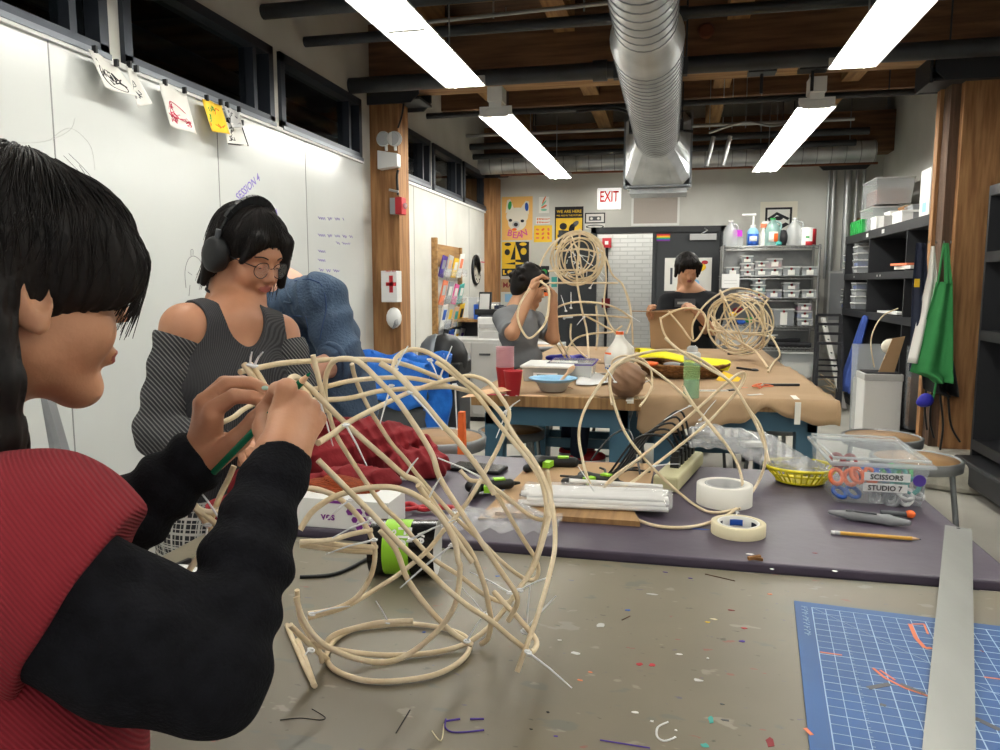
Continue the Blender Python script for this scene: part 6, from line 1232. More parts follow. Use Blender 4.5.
# near right dark shelf
XN = 2.12; t = empty('dark_shelf', (XN+.2, 5.2, 0), 'black shelving at the right edge in front of the timber column', 'shelf')
yN0, yN1 = 3.2, 5.95; zN = at(988, 186, Y=yN1).z; XN = at(985, 250, Y=yN1).x
MB().m('shelf_black').bx(XN, XR, yN1-.03, yN1, .2, zN).build('side_panel', parent=t)
for z in (zN, at(990, 252, Y=yN1).z, at(985, 330, Y=yN1).z, .33): MB().m('shelf_black').bx(XN, XR, yN0, yN1-.03, z-.07, z).build('shelf_board', parent=t)
MB().m('shelf_in').bx(XR-.03, XR-.01, yN0, yN1-.03, .3, zN).build('back_panel', parent=t); MB().m('shelf_black').bx(XN, XR, yN0-.03, yN0, .2, zN).build('side_panel', parent=t); MB().m('shelf_black').bx(XN-.12, XR, yN0, yN1-.03, .06, .22).build('base_ledge', parent=t, bevel=.02)
p = at(993, 315, Y=5.6); MB().m('paper').ell((XN+.1, 5.3, at(985, 322, Y=5.6).z+.03), (.1, .3, .03)).m('blue').bx(XN+.02, XN+.2, 5.1, 5.5, at(985, 330, Y=5.95).z, at(985, 330, Y=5.95).z+.03).build('folded_cloth', label='folded white and blue cloth on the dark shelf at the right edge', category='cloth')
# ================================================================ RATTAN SCULPTURES
def zt(px, py, d, zmin):
    p = atd(px, py, d)
    if p.z < zmin: p = at(px, py, Z=zmin)
    return p
def sculpture(name, label, strokes, r, zmin, ties=(), tie_r=.0016, m='reed', loc=None):
    allp = []; built = []
    for s in strokes:
        pts, d0, d1 = s[0], s[1], s[2]; n = len(pts); q = []
        for i, (x, y) in enumerate(pts):
            f = i/(n-1); d = d0+(d1-d0)*f
            if len(s) > 3: d += s[3]*math.sin(math.pi*f)
            q.append(zt(x, y, d, zmin))
        built.append(cr(q, 6)); allp += q
    c = sum(allp, Vector((0, 0, 0)))/len(allp); t = empty(name, (c.x, c.y, zmin-r), label, 'sculpture')
    for q in built: MB().m(m).tube(q, r*random.uniform(.92, 1.05), 8).build('reed', parent=t)
    for tt in ties:
        (x0, y0), (x1, y1), d = tt[0], tt[1], tt[2]; a = zt(x0, y0, d, zmin); b = zt(x1, y1, d-.01, zmin)
        w = MB().m('tie').tube([a, a.lerp(b, .5)+Vector((0, 0, .002)), b], [tie_r, tie_r*.8, tie_r*.5], 5)
        w.box(a, (tie_r*3.2, tie_r*2.6, tie_r*3), .5); w.tube([a+Vector((r*1.12*math.cos(k*math.pi/4), r*1.12*math.sin(k*math.pi/4), (a.x*53 % 1-.5)*r*math.cos(k*math.pi/4))) for k in range(8)], tie_r*.8, 5, True); w.build('cable_tie', parent=t)
    return t
ZR = .905
S1 = [
 ([(240, 372), (262, 367), (284, 363), (310, 361), (336, 359.5), (378, 360), (406, 365), (440, 378)], .92, 1.2),
 ([(392, 372), (394, 362), (398, 356), (408, 350), (424, 351), (444, 362), (460, 376), (480, 392), (500, 412), (516, 438), (532, 458), (545, 482), (553, 510), (555, 544), (550, 572), (539, 611), (517, 672)], 1.12, .98, .08),
 ([(289, 384), (290, 379), (296, 377), (308, 386), (324, 402), (346, 424), (380, 454), (404, 475), (420, 484), (446, 520), (470, 550), (484, 584), (489, 608), (491, 621), (488, 638), (481, 644)], .9, 1.1),
 ([(318, 460), (344, 486), (370, 512), (400, 544), (430, 572), (446, 588), (468, 606), (491, 621), (510, 637), (528, 651)], .88, 1.0),
 ([(296, 597), (304, 621), (325, 645), (362, 660), (396, 660), (430, 638), (454, 607), (460, 570), (458, 560), (454, 540), (440, 516), (420, 498), (400, 489), (380, 487), (356, 490), (332, 498), (312, 512), (300, 530)], .98, .92, .02),
 ([(305, 488), (320, 490), (340, 499), (360, 518), (372, 538), (375, 556), (370, 578), (356, 598), (335, 609), (308, 614)], 1.0, 1.05, .03),
 ([(308, 618), (345, 607), (379, 587), (399, 574), (426, 552), (444, 530), (460, 512), (474, 492), (486, 470), (498, 448), (506, 428), (509, 412), (500, 396), (488, 382), (472, 376), (460, 377)], 1.05, 1.25),
 ([(318, 443), (334, 433), (346, 424), (364, 414), (380, 406), (410, 392), (440, 382), (462, 377)], .86, 1.22),
 ([(352, 364), (354, 374), (360, 390), (370, 410), (380, 426), (392, 444), (406, 460), (420, 478), (456, 518), (480, 540), (500, 560), (520, 576), (532, 580), (538, 574), (536, 560), (520, 534), (500, 500), (486, 478), (474, 460)], 1.12, 1.2, .06),
 ([(326, 406), (325, 386), (328, 370), (336, 360), (352, 359), (364, 366), (380, 382), (400, 404), (430, 450), (440, 478), (460, 510), (480, 540), (500, 570), (515, 592), (517, 604), (508, 621)], 1.04, 1.05, -.05),
 ([(326, 400), (334, 430), (350, 458), (380, 502), (400, 522), (430, 556), (460, 576), (480, 592), (498, 601), (510, 601), (520, 588), (534, 562), (544, 526), (546, 500), (540, 472), (528, 460)], 1.1, 1.2, .03),
 ([(204, 430), (232, 418), (246, 408), (275, 396), (320, 388), (350, 381), (380, 378), (410, 378), (436, 383), (460, 389), (474, 392)], .93, 1.25),
 ([(255, 412), (280, 400), (320, 400), (350, 398), (380, 391), (420, 388), (450, 387), (472, 392)], .95, 1.24),
 ([(380, 363), (400, 376), (420, 398), (440, 422), (460, 444), (484, 476), (494, 494)], 1.0, 1.05),
 ([(392, 370), (402, 380), (412, 390), (423, 401)], 1.0, 1.0),
 ([(436, 362), (456, 376), (476, 394), (494, 418), (510, 438), (528, 460), (542, 484), (548, 516)], 1.18, 1.14),
 ([(325, 657), (335, 640), (352, 630), (376, 626), (413, 624), (450, 630), (469, 641), (464, 658), (437, 674), (396, 681), (362, 680), (335, 670), (325, 657)], 1.4, 1.4),
 ([(325, 648), (330, 638), (345, 631), (379, 623), (413, 621)], 1.05, 1.05),
 ([(313, 640), (328, 648), (379, 655), (430, 653), (467, 643), (495, 621), (518, 590), (534, 566), (546, 530), (551, 500), (547, 470)], 1.02, 1.2),
 ([(287, 625), (291, 635), (304, 665), (315, 686)], 1.2, 1.2), ([(298, 640), (306, 662), (314, 685)], 1.2, 1.2),
 ([(297, 590), (301, 620), (318, 648), (322, 662)], 1.0, 1.05), ([(290, 625), (305, 640), (316, 650), (328, 660)], 1.0, 1.05),
 ([(418, 485), (424, 494), (446, 524), (462, 548), (472, 562)], .97, 1.0), ([(460, 470), (470, 480), (484, 482), (500, 492), (530, 516), (545, 520)], 1.2, 1.2),
 ([(313, 355), (317, 372), (323, 396), (327, 412)], .98, 1.0), ([(290, 380), (306, 392), (312, 404), (313, 420)], .93, .95),
 ([(244, 364), (252, 376), (262, 392), (269, 401)], .90, .89), ([(250, 364), (258, 374), (266, 388), (270, 396)], .91, .90),
 ([(494, 592), (505, 604), (520, 620), (536, 640), (534, 650), (530, 652)], 1.08, .98),
 ([(380, 530), (396, 550), (408, 580), (430, 610), (452, 632), (472, 645)], 1.0, 1.04),
 # left cluster behind the arm
 ([(234, 466), (228, 480), (220, 496), (212, 518)], .93, .93), ([(192, 502), (200, 510), (212, 512), (226, 506), (240, 498)], .9, .93), ([(190, 505), (204, 514), (216, 524), (224, 530)], .9, .93),
 ([(180, 584), (195, 562), (210, 542), (224, 526), (236, 514)], .86, .93), ([(226, 512), (232, 518), (236, 524), (226, 532), (214, 538)], .94, .94), ([(196, 508), (210, 528), (222, 540), (232, 556)], .92, .94),
 ([(300, 542), (330, 540), (352, 534), (372, 530)], 1.0, 1.05), ([(300, 545), (330, 549), (352, 551), (374, 552)], 1.02, 1.06), ([(310, 541), (340, 545), (368, 547), (376, 547)], 1.02, 1.06)]
T1 = [((250, 365), (252, 352), .9), ((254, 366), (263, 352), .9), ((346, 425), (367, 466), .93), ((320, 402), (333, 446), .97), ((391, 386), (380, 424), 1.02), ((395, 370), (408, 346), 1.02), ((410, 392), (443, 430), 1.0), ((455, 385), (457, 430), 1.22), ((440, 378), (452, 346), 1.2), ((430, 360), (438, 378), 1.15),
      ((486, 480), (438, 458), 1.05), ((428, 500), (440, 478), .98), ((374, 540), (326, 554), 1.03), ((372, 520), (332, 538), 1.0), ((452, 545), (400, 588), .98), ((410, 540), (455, 520), .98), ((510, 593), (470, 572), 1.1), ((520, 590), (552, 576), 1.1), ((484, 614), (462, 588), 1.05), ((528, 652), (572, 688), .97), ((524, 632), (556, 596), 1.05), ((526, 630), (530, 585), 1.05),
      ((388, 622), (376, 601), 1.05), ((311, 650), (305, 655), 1.0), ((467, 641), (486, 612), 1.02), ((312, 614), (350, 606), 1.03), ((223, 524), (192, 481), .9), ((208, 525), (206, 540), .92), ((508, 410), (496, 438), 1.2), ((506, 412), (520, 400), 1.2), ((350, 500), (326, 520), 1.0), ((404, 478), (418, 458), 1.0)]
sculpture('rattan_sculpture', 'large open rattan reed form held by the girl in red on the foreground table', S1, .0038, ZR, T1)
S2 = [([(602, 496), (590, 484), (582, 457), (579, 431), (587, 405), (608, 374), (625, 359), (644, 353), (665, 350), (686, 353), (706, 363), (732, 384), (748, 408), (761, 428), (766, 457), (756, 486), (732, 512), (696, 526), (657, 526), (626, 514), (602, 496)], 1.75, 1.75, .15),
 ([(738, 509), (709, 512), (683, 496), (652, 467), (626, 434), (613, 400), (610, 379), (618, 365), (634, 360), (652, 369), (675, 387), (696, 408), (722, 439), (738, 465), (743, 491), (739, 509)], 1.75, 1.72, .15),
 ([(595, 496), (618, 475), (657, 444), (696, 410), (722, 387), (738, 374), (745, 374), (740, 387), (722, 408), (704, 426), (678, 447), (652, 467), (626, 486), (600, 497)], 1.75, 1.75, .2),
 ([(665, 338), (683, 353), (708, 368), (732, 384), (753, 418), (764, 444), (769, 462)], 1.9, 1.75), ([(683, 386), (692, 402), (712, 428), (722, 440)], 1.85, 1.8), ([(591, 502), (600, 494), (612, 478), (640, 458)], 1.74, 1.76)]
T2 = [((690, 406), (664, 420), 1.85), ((700, 420), (716, 400), 1.85), ((654, 466), (680, 464), 1.8), ((596, 495), (578, 466), 1.72), ((612, 500), (628, 488), 1.74), ((737, 512), (735, 526), 1.72), ((615, 382), (606, 368), 1.8)]
sculpture('rattan_loops', 'open heart-like rattan loops standing on the purple table', S2, .0036, PZ+.004, T2)
def ring3(c, r_, nrm, sq=1, n=20):
    nrm = Vector(nrm).normalized(); u = nrm.orthogonal().normalized(); v = nrm.cross(u); return cr([c+u*r_*math.cos(2*math.pi*k/n)+v*r_*sq*math.sin(2*math.pi*k/n) for k in range(n)], 2, True)+[]
D3 = 5.1
S3 = [([(537, 284), (540, 266), (548, 250), (560, 238), (580, 232), (596, 238), (606, 258), (612, 274), (622, 284), (628, 300), (631, 318), (626, 334)], D3, D3, .1), ([(530, 288), (520, 304), (518, 320), (528, 338), (540, 330), (547, 318), (549, 300), (548, 288), (540, 281)], 4.45, 4.55),
 ([(545, 318), (560, 306), (580, 302), (604, 304), (620, 310), (631, 318)], D3, D3, -.15), ([(545, 318), (580, 315), (608, 316), (631, 318)], D3, D3, .15), ([(580, 229), (578, 260), (577, 280), (582, 310), (587, 332), (589, 366)], D3, D3), ([(545, 318), (552, 336), (564, 356)], D3, D3), ([(549, 320), (558, 338), (571, 360)], D3, D3),
 ([(564, 356), (574, 340), (590, 334), (612, 332), (622, 326)], D3, 5.2), ([(563, 354), (570, 362), (584, 364), (600, 360)], 4.9, 5.0), ([(586, 316), (604, 326), (616, 334), (620, 350)], D3, 5.3), ([(604, 250), (606, 280), (604, 305), (610, 325), (618, 333)], D3, 5.1), ([(622, 283), (630, 305), (633, 345)], 5.2, 5.2), ([(571, 324), (571, 340), (580, 352), (590, 360)], 5.2, 5.1), ([(596, 306), (598, 330), (596, 350)], 5.3, 5.2),
 ([(548, 271), (575, 270), (598, 271)], D3, D3), ([(546, 283), (580, 283), (618, 283)], D3, D3), ([(556, 252), (580, 249), (600, 253)], D3, D3)]
t3 = sculpture('rattan_figure', 'tall rattan figure with a round cage head beside the man in grey', S3, .0068, .915, [((566, 311), (561, 295), D3), ((571, 308), (571, 292), D3), ((584, 317), (577, 325), D3), ((620, 310), (640, 322), D3), ((590, 288), (594, 282), D3)], .004)
c = atd(578, 258, D3); rr = random.Random(3)
for k in range(13): MB().m('reed').tube(ring3(c+Vector((rr.uniform(-.015, .015), 0, rr.uniform(-.015, .015))), .175 if k < 7 else rr.uniform(.09, .16), (rr.uniform(-1, 1), rr.uniform(-1.2, 1.2) if k > 3 else 1.5, rr.uniform(-.6, .6))), .0048, 6, True).build('reed', parent=t3)
w = MB().m('tie')
for k in range(24):
    a = c+Vector((rr.gauss(0, .08), rr.gauss(0, .08), rr.gauss(-.02, .07))); w.tube([a, a+Vector((rr.uniform(-.05, .05), rr.uniform(-.05, .05), rr.uniform(-.05, .05)))], .003, 4)
w.build('cable_ties', parent=t3)
D4 = 5.3
S4 = [([(693, 339), (693, 323), (706, 304), (723, 292), (738, 288), (757, 292), (769, 299)], D4, D4, -.1), ([(660, 319), (674, 311), (688, 308), (701, 311), (706, 320), (702, 332), (693, 341), (681, 326), (668, 311)], 5.1, 5.1), ([(660, 317), (664, 333), (674, 347)], 5.1, 5.1), ([(710, 315), (730, 335), (756, 352), (768, 368)], 5.0, 5.0), ([(768, 299), (762, 310), (766, 330)], D4, D4),
 ([(768, 333), (776, 344), (780, 355), (774, 362), (768, 372)], 5.0, 4.9), ([(708, 330), (735, 333), (768, 336), (775, 338)], 5.1, 5.1)]
t4 = sculpture('rattan_cage', 'tangled round rattan cage on the right of the far table', S4, .0068, .915, [((768, 336), (778, 335), 5.1)], .004)
c = atd(738, 335, D4); c.z = max(c.z, 1.14)
for k in range(13): MB().m('reed').tube(ring3(c+Vector((rr.uniform(-.06, .05), rr.uniform(-.05, .05), rr.uniform(-.02, .05))), rr.uniform(.15, .225), (rr.uniform(-1, 1), rr.uniform(-1, 1), rr.uniform(-1, 1))), .0058, 6, True).build('reed', parent=t4)
S5 = [([(628, 380), (616, 370), (612, 362), (622, 356), (640, 358), (650, 368), (652, 384), (646, 398), (640, 406)], 3.7, 3.6), ([(605, 380), (612, 366), (628, 358), (650, 352)], 3.5, 3.6), ([(646, 378), (652, 386), (646, 396), (638, 398)], 3.6, 3.6), ([(612, 404), (611, 392), (616, 380)], 3.5, 3.5)]
sculpture('rattan_piece', 'small loose rattan curls around the brown ball', S5, .0055, .912, [((640, 385), (650, 380), 3.6)], .003)
ps = []; c = at(838, 398, Z=.02); rr = random.Random(9); t5 = empty('reed_coils', (c.x, c.y, 0), 'loose coils of rattan reed on the floor by the cubby shelving', 'reed')
for k in range(9):
    r_ = rr.uniform(.16, .3); cc = c+Vector((rr.uniform(-.25, .2), rr.uniform(-.2, .2), 0)); tilt = rr.uniform(.0, .9); az = rr.uniform(0, 6.28); n_ = Vector((math.sin(tilt)*math.cos(az), math.sin(tilt)*math.sin(az), math.cos(tilt))); cc.z = .012+r_*math.sin(tilt)
    MB().m('reed').tube(ring3(cc, r_, n_), .006, 6, True).build('reed', parent=t5)
# ================================================================ PEOPLE
from mathutils.bvhtree import BVHTree
def frame(origin, fwd, up=(0, 0, 1), s=1):
    x = Vector(fwd).normalized(); u = Vector(up); y = u.cross(x).normalized(); z = x.cross(y)
    m = Matrix((x, y, z)).transposed().to_4x4(); m.translation = Vector(origin)
    return m @ Matrix.Scale(s, 4)
def cdir(r, u, f): return (AX_R*r+AX_U*u+AX_F*f).normalized()      # right, up, away
def head(f, H, nz=0):
    f.M = H
    f.ell((-.012, 0, .032), (.098, .074, .092), None, .02).ell((.035, 0, -.02), (.060, .058, .085), None, .03)
    f.cap((.0, .040, -.055), (.068, .012, -.098), .022, .016, .03).cap((.0, -.040, -.055), (.068, -.012, -.098), .022, .016, .03)
    f.ell((.074, 0, -.100), (.018, .020, .015), None, .015).ell((.058, .036, -.040), (.028, .026, .026), None, .025).ell((.058, -.036, -.040), (.028, .026, .026), None, .025)
    f.ell((.078, 0, .022), (.018, .045, .016), None, .02)
    f.ell((.094, .031, .0), (.014, .016, .011), None, .012, 's').ell((.094, -.031, .0), (.014, .016, .011), None, .012, 's')
    f.cap((.090, 0, .004), (.108, 0, -.032+nz), .008, .0105, .010).ell((.102, .012, -.037+nz), (.010, .008, .007), None, .008).ell((.102, -.012, -.037+nz), (.010, .008, .007), None, .008)
    f.ell((.090, 0, -.060), (.012, .022, .014), None, .012); f.ell((.098, 0, -.0585), (.0085, .020, .0045), None, .004).ell((.096, 0, -.0675), (.009, .017, .0055), None, .004)
    f.cap((.108, -.022, -.063), (.108, .022, -.063), .0035, .0035, .004, 's')
    for s in (-1, 1):
        f.ell((.080, s*.030, -.002), (.0135, .0145, .0125), None, .003)                          # eyeball under lids
        f.ell((-.006, s*.078, -.012), (.019, .009, .031), Matrix.Rotation(-.2, 3, 'Y') @ Matrix.Rotation(s*.35, 3, 'Z'), .006).ell((.000, s*.089, -.006), (.011, .013, .020), Matrix.Rotation(-.2, 3, 'Y'), .003, 's').ell((.004, s*.080, -.036), (.008, .006, .009), None, .006)
    f.cap((-.030, 0, -.06), (-.045, 0, -.17), .050, .052, .03)
    f.M = None
def lipmask(H, m):
    Hi = np.array(H.inverted())
    def fn(fc):
        q = fc @ Hi[:3, :3].T+Hi[:3, 3]; return (((q[:, 0]-.099)/.016)**2+(q[:, 1]/.021)**2+((q[:, 2]+.0625)/.0105)**2) < 1
    return (m, fn)
def browmask(H):
    Hi = np.array(H.inverted())
    def fn(fc):
        q = fc @ Hi[:3, :3].T+Hi[:3, 3]; y = np.abs(q[:, 1]); return (q[:, 0] > .055) & (y > .014) & (y < .046) & (np.abs(q[:, 2]-(.021+.006*np.sin((y-.014)*60))) < .0032)
    return ('hair_b', fn)
def eyes(H, par, closed=.4):
    for s in (-1, 1):
        e = MB().m('eye_white').ell(H @ Vector((.0815, s*.030, -.003)), (.0122*H.to_scale().x,)*3, n=14); e.m('ink').ell(H @ Vector((.0895, s*.030, -.006)), (.0055*H.to_scale().x,)*3, n=10); e.build('eye', parent=par)
        l = MB().m('hair'); pts = [H @ Vector((.091-.006*abs(k)/3, s*(.030+.0045*k), .0005-.0012*abs(k))) for k in range(-3, 4)]; l.tube(pts, .0011, 4); l.build('eyelashes', parent=par)
def strands(par, hairob, H, n, r, seed, lo=.05, hi=1.9, az=(0, 6.28), off=.0015, m='hair', wob=.06, part=.0):
    me = hairob.data; o = worg(hairob); bv = BVHTree.FromPolygons([v.co+o for v in me.vertices], [tuple(p.vertices) for p in me.polygons]); rr = random.Random(seed); w = MB().m(m)
    for _ in range(n):
        a = rr.uniform(*az); t1 = rr.uniform(hi*.7, hi); t0 = rr.uniform(lo, hi*.35); pts = []; dr = rr.uniform(-wob, wob)*4
        for k in range(12):
            t = t0+(t1-t0)*k/11; aa = a+dr*(k/11)**2+wob*.3*math.sin(k*.9+a*3)
            d = (H.to_3x3() @ Vector((math.sin(t)*math.cos(aa), math.sin(t)*math.sin(aa)+part*(1-k/11), math.cos(t)))).normalized(); c = H @ Vector((0, 0, .02))
            h = bv.ray_cast(c+d*.5, -d, .5)
            if h[0] is None: continue
            pts.append(h[0]+d*(off+rr.uniform(-.001, .001)))
        if len(pts) > 4: w.tube(cr(pts, 2), [r*(1-.6*i/(2*len(pts))) for i in range(2*len(pts)-1)], 4)
    return w.build('hair_strands', parent=par)
def P(l): return [atd(*q) for q in l]
def simple_hand(f, w, d, n, s=1, curl=.5):
    # w wrist, d pointing direction, n palm normal (fingers curl toward it)
    d = Vector(d).normalized(); n = Vector(n); n = (n-d*n.dot(d)).normalized(); sd = d.cross(n)
    f.cap(w, w+d*.05*s, .024*s, .028*s, .02)
    for i, (o, L) in enumerate(((-.028, .07), (-.009, .08), (.010, .075), (.028, .058))):
        a = w+d*.075*s+sd*o*s; b = a+(d*math.cos(curl)+n*math.sin(curl))*L*.5*s; c = b+(d*math.cos(curl*2.4)+n*math.sin(curl*2.4))*L*.5*s
        f.cap(w+d*.02*s+sd*o*.6*s, a, .013*s, .0105*s, .01).cap(a, b, .010*s, .009*s, .004).cap(b, c, .009*s, .007*s, .004)
    a = w+d*.025*s-sd*.028*s; b = a-sd*.025*s+d*.025*s+n*.01*s; f.cap(a, b, .013*s, .011*s, .008).cap(b, b+d*.025*s+n*.02*s, .010*s, .008*s, .004)
def wrinkle(a=.003, s=1, ph=0): return lambda x, y, z: a*(np.sin(55*s*z+22*s*x+ph+3*np.sin(17*s*y))+.6*np.sin(93*s*z-41*s*y+2*ph))*.6

# ---------------- girl in the foreground (red knitted vest over black sleeves)
Hc = atd(10, 286, .757); Hf = cdir(.652, -.139, .745); H = frame(Hc, Hf, (0, 0, 1), 1.0)
girl = empty('person', (Hc.x-.08, Hc.y-.05, 0), 'person with long black hair in a red vest, bending reeds in the foreground', 'person')
f = Field(); head(f, H, .018)
ch = cdir(.75, 0, .6)                                              # chest direction
nb = H @ Vector((-.05, 0, -.19)); side = AX_U.cross(ch)            # side = her left
tc = Vector((nb.x, nb.y, nb.z-.20))
Rt = Matrix((ch, side, AX_U)).transposed()
f.ell(tc, (.095, .15, .22), Rt, .04).ell(tc+Vector((0, 0, -.28)), (.095, .14, .2), Rt, .05)
SR = atd(64, 602, .60); ER = atd(208, 672, .625); WR = atd(282, 455, .775)
SL = nb+side*.15+Vector((0, 0, -.06)); EL = atd(70, 568, .86); WL = atd(206, 452, .895)
f.cap(nb+Vector((0, 0, -.03)), SR, .05, .052, .04).cap(SR, ER, .050, .040, .02).cap(ER, WR, .040, .025, .02)
f.cap(nb+Vector((0, 0, -.03)), SL, .05, .05, .04).cap(SL, EL, .047, .038, .02).cap(EL, WL, .038, .025, .02)
# right hand, back towards the camera
wr = WR; mc = P([(280, 414, .80), (293, 411, .797), (304, 416, .803), (312, 425, .812)])
for q, r_ in zip(mc, (.0125, .013, .0125, .012)): f.cap(wr, q, .021, r_, .012)
f.chain(P([(280, 414, .80), (287, 388, .790), (277, 390, .815), (270, 399, .84)]), [.0118, .0105, .009, .0072], .002)
f.chain(P([(293, 411, .797), (301, 400, .800), (297, 404, .835), (287, 409, .845)]), [.0115, .0098, .0088, .0072], .003)
f.chain(P([(304, 416, .803), (311, 408, .810), (307, 410, .84), (297, 417, .852)]), [.0110, .0096, .0085, .007], .003)
f.chain(P([(312, 425, .812), (318, 419, .820), (314, 418, .845), (304, 424, .856)]), [.0105, .0088, .0078, .0065], .003)
f.chain(P([(272, 446, .80), (265, 428, .825), (266, 411, .842), (273, 401, .848)]), [.016, .0125, .0105, .008], .006)
# left hand, thumb side towards the camera
wl = WL
for q, r_ in zip(P([(213, 415, .862), (205, 402, .872), (202, 404, .892), (204, 412, .908)]), (.015, .0145, .013, .012)): f.cap(wl, q, .018, r_*.8, .010)
f.chain(P([(213, 410, .862), (234, 396, .856), (251, 397, .860), (264, 400, .866)]), [.0110, .0088, .0080, .0066], .002)
f.chain(P([(205, 402, .872), (228, 384, .872), (249, 383, .876), (265, 389, .872)]), [.0110, .0086, .0078, .0064], .002)
f.chain(P([(202, 404, .892), (224, 383, .896), (243, 382, .90), (259, 385, .895)]), [.0105, .0085, .0078, .0064], .002)
f.chain(P([(204, 412, .908), (225, 396, .915), (242, 394, .918), (255, 400, .915)]), [.011, .009, .008, .0068], .003)
f.chain(P([(214, 458, .88), (238, 440, .865), (256, 420, .860), (269, 406, .864)]), [.016, .0125, .0105, .0082], .005)
body = f.build('body', 'skin_a', girl, vox=.0028, regions=[lipmask(H, 'lips')])
for px, py, d in ((264, 402, .860), (265, 388, .866)): 
    c = atd(px, py, d); MB().m('nail').ell(c, (.0042, .0022, .0028), Matrix.Rotation(YAW, 3, 'Z')).build('fingernail', parent=girl)
eyes(H, girl)
# black sweater sleeves
f = Field(); CR = ER.lerp(WR, .97); f.cap(SR, SR.lerp(ER, .5), .062, .059, .02).cap(SR.lerp(ER, .5), ER, .059, .049, .02).cap(ER, ER.lerp(WR, .5), .049, .037, .015).cap(ER.lerp(WR, .5), WR, .037, .031, .02)
ua = (WR-ER).normalized(); f.half(WR-ua*.004, ua, reach=.06)
def slv(x, y, z):
    t = (x-ER.x)*ua.x+(y-ER.y)*ua.y+(z-ER.z)*ua.z; env = np.clip((t+.05)/.06, .25, 1)
    return -.0035*env*np.sin(t*150+14*(x-y))*np.clip(1-np.abs(t-.1)/.16, .1, 1)-.0018*np.sin(70*x+50*z+30*y)
f.build('sleeve', 'knit_black', girl, vox=.0035, disp=slv, label='black knitted right sleeve')
f = Field(); f.cap(SL, EL, .062, .052, .02).cap(EL, WL, .052, .034, .02); u2 = (WL-EL).normalized(); f.half(WL-u2*.002, u2, reach=.06)
f.build('sleeve', 'knit_black', girl, vox=.004, disp=lambda x, y, z: -.003*np.sin(((x-EL.x)*u2.x+(y-EL.y)*u2.y+(z-EL.z)*u2.z)*140+20*x), label='black knitted left sleeve')
f = Field(); f.cap(nb+Vector((0, 0, .03)), nb+Vector((0, 0, -.05)), .062, .08, .03); f.half(nb+Vector((0, 0, .05)), (0, 0, 1), reach=.12); f.build('turtleneck', 'knit_black', girl, vox=.004)
# red vest
f = Field(); f.ell(tc+Vector((0, 0, 0)), (.125, .175, .22), Rt, .05).ell(tc+Vector((0, 0, -.25)), (.125, .17, .28), Rt, .06)
f.cap(nb+Vector((0, 0, -.06)), atd(50, 530, .66), .065, .06, .05).cap(atd(30, 525, .66), atd(90, 560, .66), .06, .05, .04).cap(atd(40, 560, .62), SR.lerp(ER, .08), .07, .068, .03).cap(nb+Vector((0, 0, -.05)), SL, .06, .05, .04)
f.cap(atd(-20, 600, .64), atd(40, 575, .61), .09, .066, .05)
sv = (ER-SR).normalized(); f.half(SR.lerp(ER, .07), (sv+AX_R*.25-AX_U*.1).normalized(), .004, .12)
f.ell(nb+Vector((0, 0, .03)), (.075, .075, .06), None, .01, 's')
f.build('vest', 'knit_red', girl, vox=.004, disp=lambda x, y, z: .0018*np.sin(60*x+44*z)*np.sin(30*y+10*z), label='chunky dark red knitted vest')
f = Field(); f.cap(atd(-10, 700, .66), atd(30, 790, .64), .10, .085, .05).cap(atd(-10, 700, .66), Vector((tc.x, tc.y, .80)), .12, .15, .05); f.build('vest_hem', 'knit_red', girl, vox=.005)
f = Field(); 
for s in (-1, 1): f.chain([Vector((tc.x, tc.y, .84))+side*.08*s, Vector((tc.x, tc.y, .48))+side*.09*s, Vector((tc.x, tc.y, .08))+side*.09*s], [.10, .07, .055], .03)
f.build('trousers', 'navy', girl, vox=.008)
for s in (-1, 1): MB().m('black').ell(Vector((tc.x, tc.y, .045))+side*.09*s+ch*.05, (.13, .05, .045), Rt).build('shoe', parent=girl)
# hair
f = Field(H); f.ell((-.018, 0, .036), (.110, .090, .102), None, .02)
f.ell((.054, .0, .058), (.055, .074, .056), Matrix.Rotation(.5, 3, 'Y'), .03).ell((.088, .002, .026), (.024, .058, .042), Matrix.Rotation(-.12, 3, 'Y'), .02)
f.ell((.050, -.062, .030), (.055, .024, .046), Matrix.Rotation(.25, 3, 'Y'), .02).ell((.050, .062, .030), (.055, .024, .046), None, .02)
f.ell((-.065, 0, -.04), (.060, .082, .10), None, .03)
f.chain([(-.045, -.072, -.02), (-.055, -.078, -.09), (-.045, -.080, -.15), (-.035, -.072, -.19)], [.026, .030, .026, .014], .02).chain([(-.05, .06, -.03), (-.05, .075, -.15), (-.02, .08, -.24)], [.03, .03, .012], .02)
f.cap((-.08, 0, -.08), (-.085, 0, -.22), .06, .04, .03).cap((-.03, -.080, -.15), (.018, -.078, -.215), .018, .006, .01).cap((-.03, -.08, -.10), (-.01, -.084, -.19), .014, .005, .01).chain([(-.034, -.082, -.045), (-.030, -.088, -.09), (-.022, -.088, -.14), (-.002, -.085, -.18)], [.018, .020, .018, .007], .012)
Hi_ = np.array(H.inverted())
def hd(x, y, z):
    q0 = Hi_[0, 0]*x+Hi_[0, 1]*y+Hi_[0, 2]*z+Hi_[0, 3]; q1 = Hi_[1, 0]*x+Hi_[1, 1]*y+Hi_[1, 2]*z+Hi_[1, 3]; q2 = Hi_[2, 0]*x+Hi_[2, 1]*y+Hi_[2, 2]*z+Hi_[2, 3]
    a = np.arctan2(q1, q0+.0); return .0012*np.sin(a*46+8*q2*10)+.0008*np.sin(a*91-q2*60)
hr = f.build('hair', 'hair', girl, vox=.0032, disp=hd); strands(girl, hr, H, 420, .0009, 1, .12, 1.75, part=.02)
w = MB().m('hair'); rr = random.Random(6)
